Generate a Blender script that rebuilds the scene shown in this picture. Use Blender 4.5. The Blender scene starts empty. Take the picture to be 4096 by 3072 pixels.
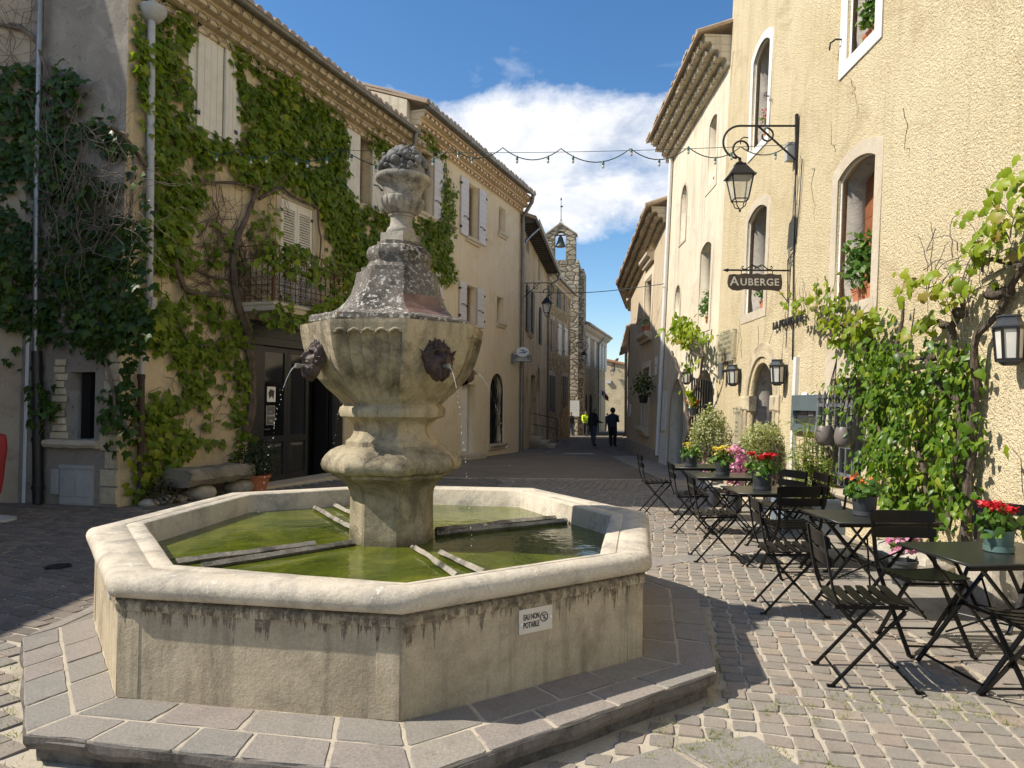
import bpy, bmesh, math, random
import numpy as np
from mathutils import Vector, Matrix
random.seed(7); RS = np.random.RandomState(11)
R = math.radians
SC = bpy.context.scene
COL = SC.collection
# ------------------------------------------------------------------ camera
F_PX, PITCH, ROLL, CAM_H = 2837.0, .0272, .0083, 1.58
_cp, _sp = math.cos(PITCH), math.sin(PITCH)
FW = Vector((0, _cp, _sp)); _up0 = Vector((0, -_sp, _cp)); _rt0 = Vector((1, 0, 0))
RT = _rt0 * math.cos(ROLL) + _up0 * math.sin(ROLL)
UP = -_rt0 * math.sin(ROLL) + _up0 * math.cos(ROLL)
EYE = Vector((0, 0, CAM_H))
cd = bpy.data.cameras.new('camera'); cam = bpy.data.objects.new('camera', cd); COL.objects.link(cam)
m = Matrix((RT, UP, -FW)).transposed().to_4x4(); m.translation = EYE
cam.matrix_world = m
cd.sensor_width = 36; cd.sensor_fit = 'HORIZONTAL'; cd.lens = F_PX / 4096 * 36
cd.clip_start = .05; cd.clip_end = 3000
SC.camera = cam
# survey helpers: where a sight line of the photograph meets a real plane
CROPS = dict(c1=(0, 0, .63291), c2=(0, 1000, .63291), c3=(1100, 400, .49729), c4=(1100, 1100, .72321),
             c5=(1700, 600, .78370), c6=(2600, 0, .67631), c7=(2600, 1000, .67631), c8=(2500, 1800, .76657),
             c9=(900, 500, .63291), cA=(2000, 1100, .45220), cB=(2500, 1100, .48232), cT=(2500, 1750, .36166),
             cU=(3000, 1900, .54257), cV=(2600, 1250, .57748), cW=(3400, 650, .73495), cX=(2800, 2300, 1.02047),
             cP=(2250, 1600, .26271), cL=(0, 1650, .24108), d=(0, 0, 1.85172), f=(0, 0, 1.0),
             k1=(300, 1850, .63291), k2=(1500, 1850, .63291), k3=(0, 2200, .52560))
def px(c, x, y):
    ox, oy, s = CROPS[c]; return ox + x * s, oy + y * s
def ray(c, x, y):
    X, Y = px(c, x, y); return FW * F_PX + RT * (X - 2048) + UP * (1536 - Y)
def on_z(c, x, y, z=0.):
    d = ray(c, x, y); return EYE + d * ((z - CAM_H) / d.z)
def at_y(c, x, y, dist):
    d = ray(c, x, y); return EYE + d * (dist / d.y)
def gz(x, y):
    return 0. if y < 14 else -.0175 * (min(y, 90) - 14)
class Plane:
    """a wall plane: u along the wall, v up, n outwards"""
    def __init__(s, p, u, v=(0, 0, 1)):
        s.p = Vector(p); s.u = Vector(u).normalized(); s.v = Vector(v).normalized()
        s.n = s.u.cross(s.v).normalized()
        s.M = Matrix((s.u, s.v, s.n)).transposed().to_4x4(); s.M.translation = s.p
        s.I = s.M.inverted()
    def uv(s, c, x, y, off=0.):
        d = ray(c, x, y); q = s.p + s.n * off
        w = EYE + d * ((q - EYE).dot(s.n) / d.dot(s.n))
        l = s.I @ w; return (l.x, l.y)
    def at(s, u, v, w=0.): return s.M @ Vector((u, v, w))
    def off(s, d): return Plane(s.p + s.n * d, s.u, s.v)
# ------------------------------------------------------------------ objects
PM = {}
def T(name, label, cat, loc=(0, 0, 0), rz=0., group=None):
    o = bpy.data.objects.new(name, None); COL.objects.link(o); o.empty_display_size = .2
    o.location = loc; o.rotation_euler = (0, 0, rz)
    PM[o.name] = Matrix.Translation(loc) @ Matrix.Rotation(rz, 4, 'Z')
    o['label'] = label; o['category'] = cat
    if group: o['group'] = group
    return o
def tag(o, label=None, cat=None, group=None, kind=None):
    if label: o['label'] = label
    if cat: o['category'] = cat
    if group: o['group'] = group
    if kind: o['kind'] = kind
    return o
def P(me, name, mt, parent=None, M=None, smooth=False, label=None, edge=None):
    """link one mesh (world coordinates, or local ones under M) as a part of parent or as a thing"""
    if isinstance(me, MB): me = me.mesh(name)
    me.name = name; me.validate()
    if M is not None: me.transform(M)
    o = bpy.data.objects.new(name, me); COL.objects.link(o)
    if mt is not None:
        if len(me.materials): me.materials.clear()
        for q in (mt if isinstance(mt, (list, tuple)) else [mt]): me.materials.append(q)
    if parent is not None:
        me.transform(PM[parent.name].inverted()); o.parent = parent; PM[o.name] = PM[parent.name]
    else:
        n = len(me.vertices); a = np.empty(n * 3, np.float32); me.vertices.foreach_get('co', a); a = a.reshape(-1, 3)
        lo, hi = a.min(0), a.max(0); c = Vector(((lo[0] + hi[0]) / 2, (lo[1] + hi[1]) / 2, lo[2]))
        me.transform(Matrix.Translation(-c)); o.location = c; PM[o.name] = Matrix.Translation(c)
    if smooth:
        me.shade_smooth()
        if smooth != True: me.set_sharp_from_angle(angle=R(smooth))
    if label: o['label'] = label
    return o
class MB:
    def __init__(s): s.v = []; s.f = []; s.r = []; s.mi = []; s.cm = 0
    def add(s, vs, fs, rnd=0.):
        b = len(s.v); s.v.extend([tuple(q) for q in vs]); s.r.extend([rnd] * len(vs))
        for q in fs: s.f.append(tuple(b + i for i in q)); s.mi.append(s.cm)
        return s
    def box(s, c, d, M=None, rnd=0.):
        x, y, z = d[0] / 2, d[1] / 2, d[2] / 2
        vs = [Vector((c[0] + i * x, c[1] + j * y, c[2] + k * z)) for k in (-1, 1) for j in (-1, 1) for i in (-1, 1)]
        if M is not None: vs = [M @ q for q in vs]
        return s.add(vs, [(0, 2, 3, 1), (4, 5, 7, 6), (0, 1, 5, 4), (2, 6, 7, 3), (0, 4, 6, 2), (1, 3, 7, 5)], rnd)
    def bx(s, lo, hi, M=None, rnd=0.):
        return s.box([(a + b) / 2 for a, b in zip(lo, hi)], [abs(b - a) for a, b in zip(lo, hi)], M, rnd)
    def bar(s, p, q, w, h=None, up=(0, 0, 1), rnd=0.):
        p, q = Vector(p), Vector(q); h = h or w; z = (q - p); L = z.length
        if L < 1e-6: return s
        z.normalize(); upv = Vector(up)
        if abs(z.dot(upv)) > .98: upv = Vector((1, 0, 0))
        x = upv.cross(z).normalized(); y = z.cross(x)
        M = Matrix((x, y, z)).transposed().to_4x4(); M.translation = (p + q) / 2
        return s.box((0, 0, 0), (w, h, L), M, rnd)
    def tube(s, pts, r, n=8, cap=True, closed=False, rnd=0., flat=1.):
        pts = [Vector(q) for q in pts]; m_ = len(pts)
        if m_ < 2: return s
        rr = r if isinstance(r, (list, tuple)) else [r] * m_
        ring = []; prev = None
        for i in range(m_):
            a = pts[i - 1] if (i > 0 or closed) else pts[i]; b = pts[(i + 1) % m_] if (i < m_ - 1 or closed) else pts[i]
            t = (b - a)
            if t.length < 1e-9: t = Vector((0, 0, 1))
            t.normalize()
            if prev is None:
                u = t.orthogonal().normalized() if abs(t.z) > .99 else t.cross(Vector((0, 0, 1))).normalized()
            else:
                u = prev - t * prev.dot(t)
                u = u.normalized() if u.length > 1e-6 else t.orthogonal().normalized()
            prev = u; w = t.cross(u)
            ring.append([pts[i] + (u * math.cos(2 * math.pi * k / n) + w * (flat * math.sin(2 * math.pi * k / n))) * rr[i] for k in range(n)])
        vs = [q for g in ring for q in g]; fs = []
        for i in range(m_ if closed else m_ - 1):
            j = (i + 1) % m_
            for k in range(n):
                l = (k + 1) % n; fs.append((i * n + k, i * n + l, j * n + l, j * n + k))
        if cap and not closed:
            fs.append(tuple(range(n - 1, -1, -1))); fs.append(tuple((m_ - 1) * n + k for k in range(n)))
        return s.add(vs, fs, rnd)
    def loft(s, rings, cap0=False, cap1=False, rnd=0., closed=True):
        n = len(rings[0]); vs = [q for g in rings for q in g]; fs = []
        for i in range(len(rings) - 1):
            for k in range(n if closed else n - 1):
                l = (k + 1) % n; fs.append((i * n + k, i * n + l, (i + 1) * n + l, (i + 1) * n + k))
        if cap0: fs.append(tuple(range(n - 1, -1, -1)))
        if cap1: fs.append(tuple((len(rings) - 1) * n + k for k in range(n)))
        return s.add(vs, fs, rnd)
    def lathe(s, prof, n=24, c=(0, 0, 0), cap0=True, cap1=True, M=None, rnd=0.):
        rings = []
        for r_, z in prof:
            g = [Vector((c[0] + r_ * math.cos(2 * math.pi * k / n), c[1] + r_ * math.sin(2 * math.pi * k / n), c[2] + z)) for k in range(n)]
            rings.append([M @ q for q in g] if M is not None else g)
        return s.loft(rings, cap0, cap1, rnd)
    def ball(s, c, r, n=10, M=None, rnd=0., sc=(1, 1, 1)):
        k = max(4, n // 2)
        prof = [(max(1e-4, math.sin(math.pi * i / k)), -math.cos(math.pi * i / k)) for i in range(k + 1)]
        rings = [[Vector((c[0] + r * sc[0] * a * math.cos(2 * math.pi * j / n), c[1] + r * sc[1] * a * math.sin(2 * math.pi * j / n), c[2] + r * sc[2] * b)) for j in range(n)] for a, b in prof]
        if M is not None: rings = [[M @ q for q in g] for g in rings]
        return s.loft(rings, True, True, rnd)
    def join(s, me, M=None, rnd=0.):
        vs = [(M @ q.co if M is not None else q.co.copy()) for q in me.vertices]
        return s.add(vs, [tuple(p.vertices) for p in me.polygons], rnd)
    def mesh(s, name='mesh'):
        me = bpy.data.meshes.new(name); me.from_pydata(s.v, [], s.f)
        if any(s.r):
            a = me.attributes.new('rnd', 'FLOAT', 'POINT'); a.data.foreach_set('value', np.array(s.r, np.float32))
        if any(s.mi): me.polygons.foreach_set('material_index', np.array(s.mi, np.int32))
        me.update(); return me
def slab(outs, z0, z1, bev=0., res=1):
    """closed outlines (first one outer, the rest holes) as a solid between z0 and z1"""
    cu = bpy.data.curves.new('o', 'CURVE'); cu.dimensions = '2D'; cu.fill_mode = 'BOTH'
    for o in outs:
        sp = cu.splines.new('POLY'); sp.points.add(len(o) - 1)
        for i, q in enumerate(o): sp.points[i].co = (q[0], q[1], 0, 1)
        sp.use_cyclic_u = True
    cu.extrude = max(1e-4, abs(z1 - z0) / 2 - bev); cu.bevel_depth = bev; cu.bevel_resolution = res; cu.offset = -bev
    ob = bpy.data.objects.new('o', cu); me = bpy.data.meshes.new_from_object(ob)
    bpy.data.objects.remove(ob); bpy.data.curves.remove(cu)
    me.transform(Matrix.Translation((0, 0, (z0 + z1) / 2)))
    bm = bmesh.new(); bm.from_mesh(me); bmesh.ops.remove_doubles(bm, verts=bm.verts, dist=1e-5)
    bmesh.ops.recalc_face_normals(bm, faces=bm.faces); bm.to_mesh(me); bm.free(); me.materials.clear()
    return me
def text(body, size, ext=.002, align='CENTER', spacing=1., shear=0., off=0., ls=1.):
    cu = bpy.data.curves.new('t', 'FONT'); cu.body = body; cu.size = size; cu.extrude = ext; cu.align_x = align
    cu.space_character = spacing; cu.shear = shear; cu.offset = off; cu.space_line = ls; cu.resolution_u = 3
    ob = bpy.data.objects.new('t', cu); me = bpy.data.meshes.new_from_object(ob)
    bpy.data.objects.remove(ob); bpy.data.curves.remove(cu); me.materials.clear(); return me
def merge(*ms):
    b = MB()
    for q in ms:
        if isinstance(q, tuple): b.join(q[0], q[1])
        else: b.join(q)
    return b
def fit(me, w, h, align='L'):
    """scale lettering into a box of w by h, lower left at the origin"""
    x = [v.co.x for v in me.vertices]; y = [v.co.y for v in me.vertices]
    me.transform(Matrix.Diagonal((w / (max(x) - min(x)), h / (max(y) - min(y)), 1, 1)) @ Matrix.Translation((-min(x), -min(y), 0))); return me
def segarch(u0, v0, u1, v1, rise, n=10):
    """shallow segmental head: v1 is the crown"""
    c = (u0 + u1) / 2; w = (u1 - u0) / 2; Rr = (w * w + rise * rise) / (2 * rise); a0 = math.asin(min(1, w / Rr))
    return [(u0, v0), (u1, v0)] + [(c + Rr * math.sin(a0 - 2 * a0 * i / n), v1 - Rr + Rr * math.cos(a0 - 2 * a0 * i / n)) for i in range(n + 1)]
def rect(u0, v0, u1, v1): return [(u0, v0), (u1, v0), (u1, v1), (u0, v1)]
def arch(u0, v0, u1, v1, rise, n=10):
    """opening with a rounded top of the given rise, v1 is the crown"""
    c = (u0 + u1) / 2; w = (u1 - u0) / 2
    return [(u0, v0), (u1, v0)] + [(c + w * math.cos(math.pi * i / n), v1 - rise + rise * math.sin(math.pi * i / n)) for i in range(n + 1)]
def grow(o, d):
    c = (sum(q[0] for q in o) / len(o), sum(q[1] for q in o) / len(o)); xs = [q[0] for q in o]; ys = [q[1] for q in o]
    w, h = (max(xs) - min(xs)) / 2, (max(ys) - min(ys)) / 2; mx, my = (max(xs) + min(xs)) / 2, (max(ys) + min(ys)) / 2
    return [(mx + (x - mx) * (w + d) / w, my + (y - my) * (h + d) / h) for x, y in o]
def inside(poly, X, Y):
    X = np.asarray(X); Y = np.asarray(Y); r = np.zeros(X.shape, bool); n = len(poly); j = n - 1
    for i in range(n):
        xi, yi = poly[i]; xj, yj = poly[j]
        r ^= ((yi > Y) != (yj > Y)) & (X < (xj - xi) * (Y - yi) / ((yj - yi) or 1e-9) + xi); j = i
    return r
def noise3(p, s=1., seed=0.):
    from mathutils import noise
    return noise.noise(Vector(p) * s + Vector((seed, seed * 1.7, seed * .3)))
def npmesh(name, V, Fc, rnd=None):
    me = bpy.data.meshes.new(name); k = Fc.shape[1]
    me.vertices.add(len(V)); me.vertices.foreach_set('co', np.ascontiguousarray(V, np.float32).ravel())
    me.loops.add(Fc.size); me.loops.foreach_set('vertex_index', np.ascontiguousarray(Fc, np.int32).ravel())
    me.polygons.add(len(Fc)); me.polygons.foreach_set('loop_start', np.arange(0, Fc.size, k, dtype=np.int32))
    if rnd is not None:
        a = me.attributes.new('rnd', 'FLOAT', 'POINT'); a.data.foreach_set('value', np.ascontiguousarray(rnd, np.float32))
    me.update(calc_edges=True); return me
LEAF = {}
def _leaf(name, out, cen, cz, bend):
    pts = [(x, y, -bend * (x * x) * 1.5 - bend * .5 * y * y) for x, y in out] + [(cen[0], cen[1], cz)]
    n = len(out); LEAF[name] = (np.array(pts), np.array([(i, (i + 1) % n, n) for i in range(n)]))
_leaf('ivy', [(0, .08), (.2, -.06), (.4, .06), (.58, .4), (.3, .46), (.17, .66), (0, 1.), (-.17, .66), (-.3, .46), (-.58, .4), (-.4, .06), (-.2, -.06)], (0, .32), .03, .35)
_leaf('vine', [(0, .1), (.25, -.05), (.5, .15), (.6, .5), (.34, .55), (.3, .8), (0, 1.), (-.3, .8), (-.34, .55), (-.6, .5), (-.5, .15), (-.25, -.05)], (0, .4), .08, .3)
_leaf('heart', [(0, .04), (.3, .0), (.42, .3), (.25, .7), (0, 1.05), (-.25, .7), (-.42, .3), (-.3, 0)], (0, .4), .03, .3)
_leaf('oval', [(0, 0), (.26, .3), (.22, .65), (0, 1), (-.22, .65), (-.26, .3)], (0, .5), -.06, .25)
_leaf('blade', [(0, 0), (.07, .3), (0, 1), (-.07, .3)], (0, .35), -.02, .5)
_leaf('petal', [(0, -.5), (.45, -.2), (.4, .4), (0, .55), (-.4, .4), (-.45, -.2)], (0, 0), -.12, .2)
def leaves(name, kind, C, N, U, S, rnd=None):
    """one mesh of many leaves: centres C, facing N, pointing U, sizes S"""
    tp, tf = LEAF[kind]; C = np.asarray(C, float); N = np.asarray(N, float); U = np.asarray(U, float); S = np.asarray(S, float)
    N = N / np.linalg.norm(N, axis=1, keepdims=True); U = U - N * (U * N).sum(1, keepdims=True)
    U = U / (np.linalg.norm(U, axis=1, keepdims=True) + 1e-9); X = np.cross(U, N); n = len(C); k = len(tp)
    V = C[:, None] + S[:, None, None] * (tp[None, :, 0:1] * X[:, None] + tp[None, :, 1:2] * U[:, None] + tp[None, :, 2:3] * N[:, None])
    Fc = (tf[None] + (np.arange(n) * k)[:, None, None]).reshape(-1, 3)
    if rnd is None: rnd = RS.rand(n)
    return npmesh(name, V.reshape(-1, 3), Fc, np.repeat(rnd, k))
def addpoly(name, outs, z0, z1, mt, parent, pl, bev=0., label=None, smooth=False):
    return P(slab(outs, z0, z1, bev), name, mt, parent, pl.M, smooth, label)
# ------------------------------------------------------------------ materials
def newmat(name):
    mt = bpy.data.materials.new(name); mt.use_nodes = True; nt = mt.node_tree; nt.nodes.clear()
    out = nt.nodes.new('ShaderNodeOutputMaterial'); b = nt.nodes.new('ShaderNodeBsdfPrincipled')
    nt.links.new(b.outputs[0], out.inputs[0]); return mt, nt, b, out
def N_(nt, t, **kw):
    n = nt.nodes.new(t)
    for k, v in kw.items():
        if k.startswith('i_'): n.inputs[int(k[2:])].default_value = v
        else: setattr(n, k, v)
    return n
def pos(nt, scale=(1, 1, 1)):
    g = N_(nt, 'ShaderNodeNewGeometry')
    if scale == (1, 1, 1): return g.outputs['Position']
    mp = N_(nt, 'ShaderNodeMapping'); mp.inputs['Scale'].default_value = scale; nt.links.new(g.outputs['Position'], mp.inputs[0]); return mp.outputs[0]
def noi(nt, vec, scale, detail=4, rough=.6, dist=0.):
    n = N_(nt, 'ShaderNodeTexNoise'); n.inputs['Scale'].default_value = scale; n.inputs['Detail'].default_value = detail
    n.inputs['Roughness'].default_value = rough; n.inputs['Distortion'].default_value = dist
    nt.links.new(vec, n.inputs['Vector']); return n.outputs['Fac']
def ramp(nt, fac, stops, interp='LINEAR'):
    r = N_(nt, 'ShaderNodeValToRGB'); r.color_ramp.interpolation = interp; e = r.color_ramp.elements
    while len(e) < len(stops): e.new(.5)
    for q, (p, c) in zip(e, stops): q.position = p; q.color = (c[0], c[1], c[2], 1) if not isinstance(c, (int, float)) else (c, c, c, 1)
    nt.links.new(fac, r.inputs[0]); return r.outputs[0]
def mix(nt, fac, a, b, typ='MIX'):
    n = N_(nt, 'ShaderNodeMix', data_type='RGBA', blend_type=typ)
    for s, v in ((n.inputs[0], fac), (n.inputs[6], a), (n.inputs[7], b)):
        if isinstance(v, (int, float)): s.default_value = v
        elif isinstance(v, tuple): s.default_value = (v[0], v[1], v[2], 1)
        else: nt.links.new(v, s)
    return n.outputs[2]
def mth(nt, op, a, b=None, clamp=False):
    n = N_(nt, 'ShaderNodeMath', operation=op, use_clamp=clamp)
    for s, v in ((n.inputs[0], a), (n.inputs[1], b)):
        if v is None: continue
        if isinstance(v, (int, float)): s.default_value = v
        else: nt.links.new(v, s)
    return n.outputs[0]
def bump(nt, b, h, strength, dist=.01, prev=None):
    n = N_(nt, 'ShaderNodeBump'); n.inputs['Strength'].default_value = strength; n.inputs['Distance'].default_value = dist
    nt.links.new(h, n.inputs['Height'])
    if prev is not None: nt.links.new(prev, n.inputs['Normal'])
    nt.links.new(n.outputs[0], b.inputs['Normal']); return n.outputs[0]
def plain(name, c, rough=.6, metal=0., var=.12, vs=6., bmp=.0, bs=80., spec=.5, dirt=None):
    mt, nt, b, o = newmat(name); p = pos(nt)
    f = noi(nt, p, vs, 5)
    lo = tuple(x * (1 - var) for x in c); hi = tuple(min(1, x * (1 + var)) for x in c)
    col = ramp(nt, f, [(.3, lo), (.7, hi)])
    if dirt: col = mix(nt, ramp(nt, noi(nt, p, 2.3, 6, .7, .6), [(.5, 0.), (.68, .85)]), col, dirt)
    nt.links.new(col, b.inputs['Base Color'])
    b.inputs['Roughness'].default_value = rough; b.inputs['Metallic'].default_value = metal; b.inputs['Specular IOR Level'].default_value = spec
    if bmp: bump(nt, b, noi(nt, p, bs, 4), bmp, .01)
    return mt
def stucco(name, c1, c2, c3=None, fine=70., bmp=.35, dist=.006, big=.7, streak=.0, streakc=(.12, .10, .08), grain=.25, coarse=None, spots=None):
    """lime render: blotches, streaks of old water, a grain one can see in raking light"""
    mt, nt, b, o = newmat(name); p = pos(nt)
    col = ramp(nt, noi(nt, p, big, 7, .65, .4), [(.32, c1), (.62, c2)])
    if c3: col = mix(nt, ramp(nt, noi(nt, p, big * 1.9, 8, .7, .8), [(.52, 0.), (.66, .8)]), col, c3)
    if streak:
        s = noi(nt, pos(nt, (5., 5., .22)), 1.3, 6, .65, .3); col = mix(nt, ramp(nt, s, [(.5, 0.), (.72, streak)]), col, streakc)
    g = noi(nt, p, fine, 3, .7)
    if grain: col = mix(nt, grain, col, ramp(nt, g, [(.3, .35), (.75, 1.25)]), 'MULTIPLY')
    if spots: col = mix(nt, ramp(nt, noi(nt, p, 9., 6, .75), [(.6, 0.), (.68, .9)]), col, spots)
    nt.links.new(col, b.inputs['Base Color']); b.inputs['Roughness'].default_value = .95; b.inputs['Specular IOR Level'].default_value = .15
    pr = None
    if coarse:
        v = N_(nt, 'ShaderNodeTexVoronoi', feature='SMOOTH_F1'); v.inputs['Scale'].default_value = coarse[0]; v.inputs['Smoothness'].default_value = .6
        wv = mix(nt, .06, p, N_(nt, 'ShaderNodeTexNoise').outputs['Color']); nn = [q for q in nt.nodes if q.type == 'TEX_NOISE'][-1]; nn.inputs['Scale'].default_value = coarse[0] * .7; nt.links.new(p, nn.inputs['Vector'])
        nt.links.new(wv, v.inputs['Vector'])
        h = mth(nt, 'ADD', mth(nt, 'MULTIPLY', v.outputs['Distance'], -1.), noi(nt, p, coarse[0] * 1.3, 4, .6)); pr = bump(nt, b, h, coarse[1], coarse[2])
    pr = bump(nt, b, g, bmp, dist, pr); bump(nt, b, noi(nt, p, 4., 5), .25, .03, pr)
    return mt
def rubble(name, cols, mortar, scale=4., asp=(1, 1, 1.7), edge=.09, bmp=.8, dist=.03, grain=.5):
    mt, nt, b, o = newmat(name); p = pos(nt, asp); pw = pos(nt)
    nz = N_(nt, 'ShaderNodeTexNoise'); nz.inputs['Scale'].default_value = scale * .8; nt.links.new(p, nz.inputs['Vector'])
    w = mix(nt, .1, p, nz.outputs['Color'])
    v1 = N_(nt, 'ShaderNodeTexVoronoi'); v1.inputs['Scale'].default_value = scale; v1.inputs['Randomness'].default_value = .85; nt.links.new(w, v1.inputs['Vector'])
    v2 = N_(nt, 'ShaderNodeTexVoronoi', feature='DISTANCE_TO_EDGE'); v2.inputs['Scale'].default_value = scale; v2.inputs['Randomness'].default_value = .85; nt.links.new(w, v2.inputs['Vector'])
    sp = N_(nt, 'ShaderNodeSeparateColor'); nt.links.new(v1.outputs['Color'], sp.inputs[0])
    k = len(cols); col = ramp(nt, sp.outputs[0], [(i / max(1, k - 1), c) for i, c in enumerate(cols)])
    e = ramp(nt, v2.outputs['Distance'], [(edge * .4, 1.), (edge, 0.)])
    col = mix(nt, e, col, mortar)
    g = noi(nt, pw, 38., 6, .7); col = mix(nt, grain, col, ramp(nt, g, [(.3, .45), (.72, 1.2)]), 'MULTIPLY')
    nt.links.new(col, b.inputs['Base Color']); b.inputs['Roughness'].default_value = .95; b.inputs['Specular IOR Level'].default_value = .15
    pr = bump(nt, b, ramp(nt, v2.outputs['Distance'], [(0., 0.), (edge * 2.2, 1.)]), bmp, dist); bump(nt, b, g, .5, .02, pr)
    return mt
def stone(name, c1, c2, dark=None, white=None, orange=None, fine=55., bmp=.45, rough=.9, dsc=2.2, damt=.8, wsc=16., wth=.60, streak=0., drip=None, damp=None):
    mt, nt, b, o = newmat(name); p = pos(nt)
    col = ramp(nt, noi(nt, p, 3.2, 8, .68, .5), [(.3, c1), (.68, c2)])
    if dark: col = mix(nt, ramp(nt, noi(nt, p, dsc, 9, .72, .4), [(.47, 0.), (.62, damt)]), col, dark)
    if streak: col = mix(nt, ramp(nt, noi(nt, pos(nt, (7, 7, .5)), 1.6, 6, .65), [(.5, 0.), (.7, streak)]), col, (.06, .055, .04))
    if white:
        a = ramp(nt, noi(nt, p, wsc, 6, .72), [(wth, 0.), (wth + .04, 1.)]); col = mix(nt, mth(nt, 'MULTIPLY', a, ramp(nt, noi(nt, p, 2.6, 4), [(.38, .25), (.55, 1.)])), col, white)
    if orange:
        col = mix(nt, ramp(nt, noi(nt, p, 11., 5, .7, .3), [(.67, 0.), (.73, .8)]), col, orange)
    if drip or damp:
        sz = N_(nt, 'ShaderNodeSeparateXYZ'); nt.links.new(p, sz.inputs[0]); zz = sz.outputs['Z']
        if drip:   # runs of black crust hanging from the moulding: each run has its own length
            run = noi(nt, pos(nt, (16, 16, .8)), 1.8, 5, .7, .2); t_ = mth(nt, 'SUBTRACT', zz, mth(nt, 'SUBTRACT', drip, mth(nt, 'MULTIPLY', ramp(nt, run, [(.42, 0.), (.75, 1.)]), .20)))
            col = mix(nt, mth(nt, 'MULTIPLY', ramp(nt, t_, [(0., 0.), (.02, .85)]), ramp(nt, noi(nt, p, 30., 4, .7), [(.35, .35), (.6, 1.)])), col, (.075, .06, .042))
        if damp:   # the tide mark of wet moss
            t_ = mth(nt, 'SUBTRACT', mth(nt, 'ADD', damp, mth(nt, 'MULTIPLY', noi(nt, p, 7., 5, .7), .34)), zz)
            col = mix(nt, ramp(nt, t_, [(.0, 0.), (.16, .9)]), col, mix(nt, noi(nt, p, 12., 4), (.03, .028, .02), (.10, .10, .03)))
    g = noi(nt, p, fine, 5, .75); col = mix(nt, .45, col, ramp(nt, g, [(.28, .45), (.75, 1.25)]), 'MULTIPLY')
    nt.links.new(col, b.inputs['Base Color']); b.inputs['Roughness'].default_value = rough; b.inputs['Specular IOR Level'].default_value = .25
    pr = bump(nt, b, g, bmp, .008); bump(nt, b, noi(nt, p, 9., 6, .65), .4, .03, pr); return mt
def rndmat(name, stops, rough=.85, grain=.5, fine=60., bmp=.5, spec=.25, dist=.006):
    """per-piece colour (stones, tiles) by the piece's own random value"""
    mt, nt, b, o = newmat(name); p = pos(nt); a = N_(nt, 'ShaderNodeAttribute', attribute_name='rnd')
    col = ramp(nt, a.outputs['Fac'], stops)
    col = mix(nt, ramp(nt, noi(nt, p, 5., 7, .7), [(.5, 0.), (.75, .45)]), col, (.13, .12, .105))
    g = noi(nt, p, fine, 6, .75); col = mix(nt, grain, col, ramp(nt, g, [(.3, .45), (.75, 1.25)]), 'MULTIPLY')
    nt.links.new(col, b.inputs['Base Color']); b.inputs['Roughness'].default_value = rough; b.inputs['Specular IOR Level'].default_value = spec
    bump(nt, b, g, bmp, dist); return mt
def leafmat(name, stops, trans=.35, rough=.45, tcol=None):
    mt, nt, b, o = newmat(name); a = N_(nt, 'ShaderNodeAttribute', attribute_name='rnd'); col = ramp(nt, a.outputs['Fac'], stops)
    nt.links.new(col, b.inputs['Base Color']); b.inputs['Roughness'].default_value = rough; b.inputs['Specular IOR Level'].default_value = .35
    t = N_(nt, 'ShaderNodeBsdfTranslucent'); nt.links.new(mix(nt, 1., col, tcol or (1.5, 1.55, .6), 'MULTIPLY'), t.inputs[0])
    x = N_(nt, 'ShaderNodeMixShader'); x.inputs[0].default_value = trans
    nt.links.new(b.outputs[0], x.inputs[1]); nt.links.new(t.outputs[0], x.inputs[2]); nt.links.new(x.outputs[0], o.inputs[0]); return mt
def glassy(name, c=(.012, .013, .014), rough=.06):
    mt, nt, b, o = newmat(name); b.inputs['Base Color'].default_value = (*c, 1); b.inputs['Roughness'].default_value = rough
    bump(nt, b, noi(nt, pos(nt), 1.2, 2), .08, .02); return mt
# walls
m_ivyhouse = stucco('ochre_render_old', (.52, .42, .27), (.66, .55, .38), (.38, .30, .20), 60, .6, .01, streak=.5, streakc=(.22, .175, .12), big=.9, spots=(.44, .36, .25))
m_corner = stucco('grey_render', (.24, .21, .18), (.34, .30, .25), (.46, .40, .33), 40, .6, .012, big=1.1, spots=(.12, .105, .09))
m_leftwall = stucco('patched_render', (.40, .33, .24), (.50, .43, .33), (.36, .25, .19), 45, .6, .012, big=.8)
m_bhouse = stucco('ochre_render', (.74, .61, .41), (.81, .69, .49), (.68, .55, .36), 60, .4, big=.6, streak=.25, streakc=(.5, .41, .28))
m_chouse = stucco('brown_render', (.54, .43, .27), (.68, .56, .37), (.34, .26, .16), 50, .4, big=.5, streak=.8, streakc=(.16, .12, .08))
m_rubble = rubble('rubble_stone', [(.46, .31, .15), (.60, .43, .22), (.30, .20, .10), (.70, .55, .33)], (.50, .36, .19), 3.2, edge=.12, bmp=1., dist=.06, grain=.7)
m_tower = rubble('tower_stone', [(.46, .40, .29), (.62, .54, .40), (.34, .28, .19), (.68, .60, .46)], (.26, .21, .14), 2.0, (1, 1, 1.9), .07, 1., .08, .7)
m_hall = rubble('hall_stone', [(.50, .38, .22), (.62, .48, .30), (.42, .31, .18)], (.58, .46, .30), 3.)
m_endwall = stucco('pale_render', (.42, .34, .21), (.52, .44, .30), (.32, .26, .17), 40, .4, big=.9)
m_auberge = stucco('yellow_roughcast', (.73, .60, .36), (.82, .69, .45), (.63, .50, .30), 60, .7, .012, big=.55, grain=.4, streak=.38, streakc=(.46, .37, .24), coarse=(44., .8, .03), spots=(.62, .51, .33))
m_cream = stucco('cream_render', (.66, .58, .43), (.74, .66, .51), (.56, .48, .35), 45, .35, big=.7, streak=.5, streakc=(.27, .24, .19))
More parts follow.
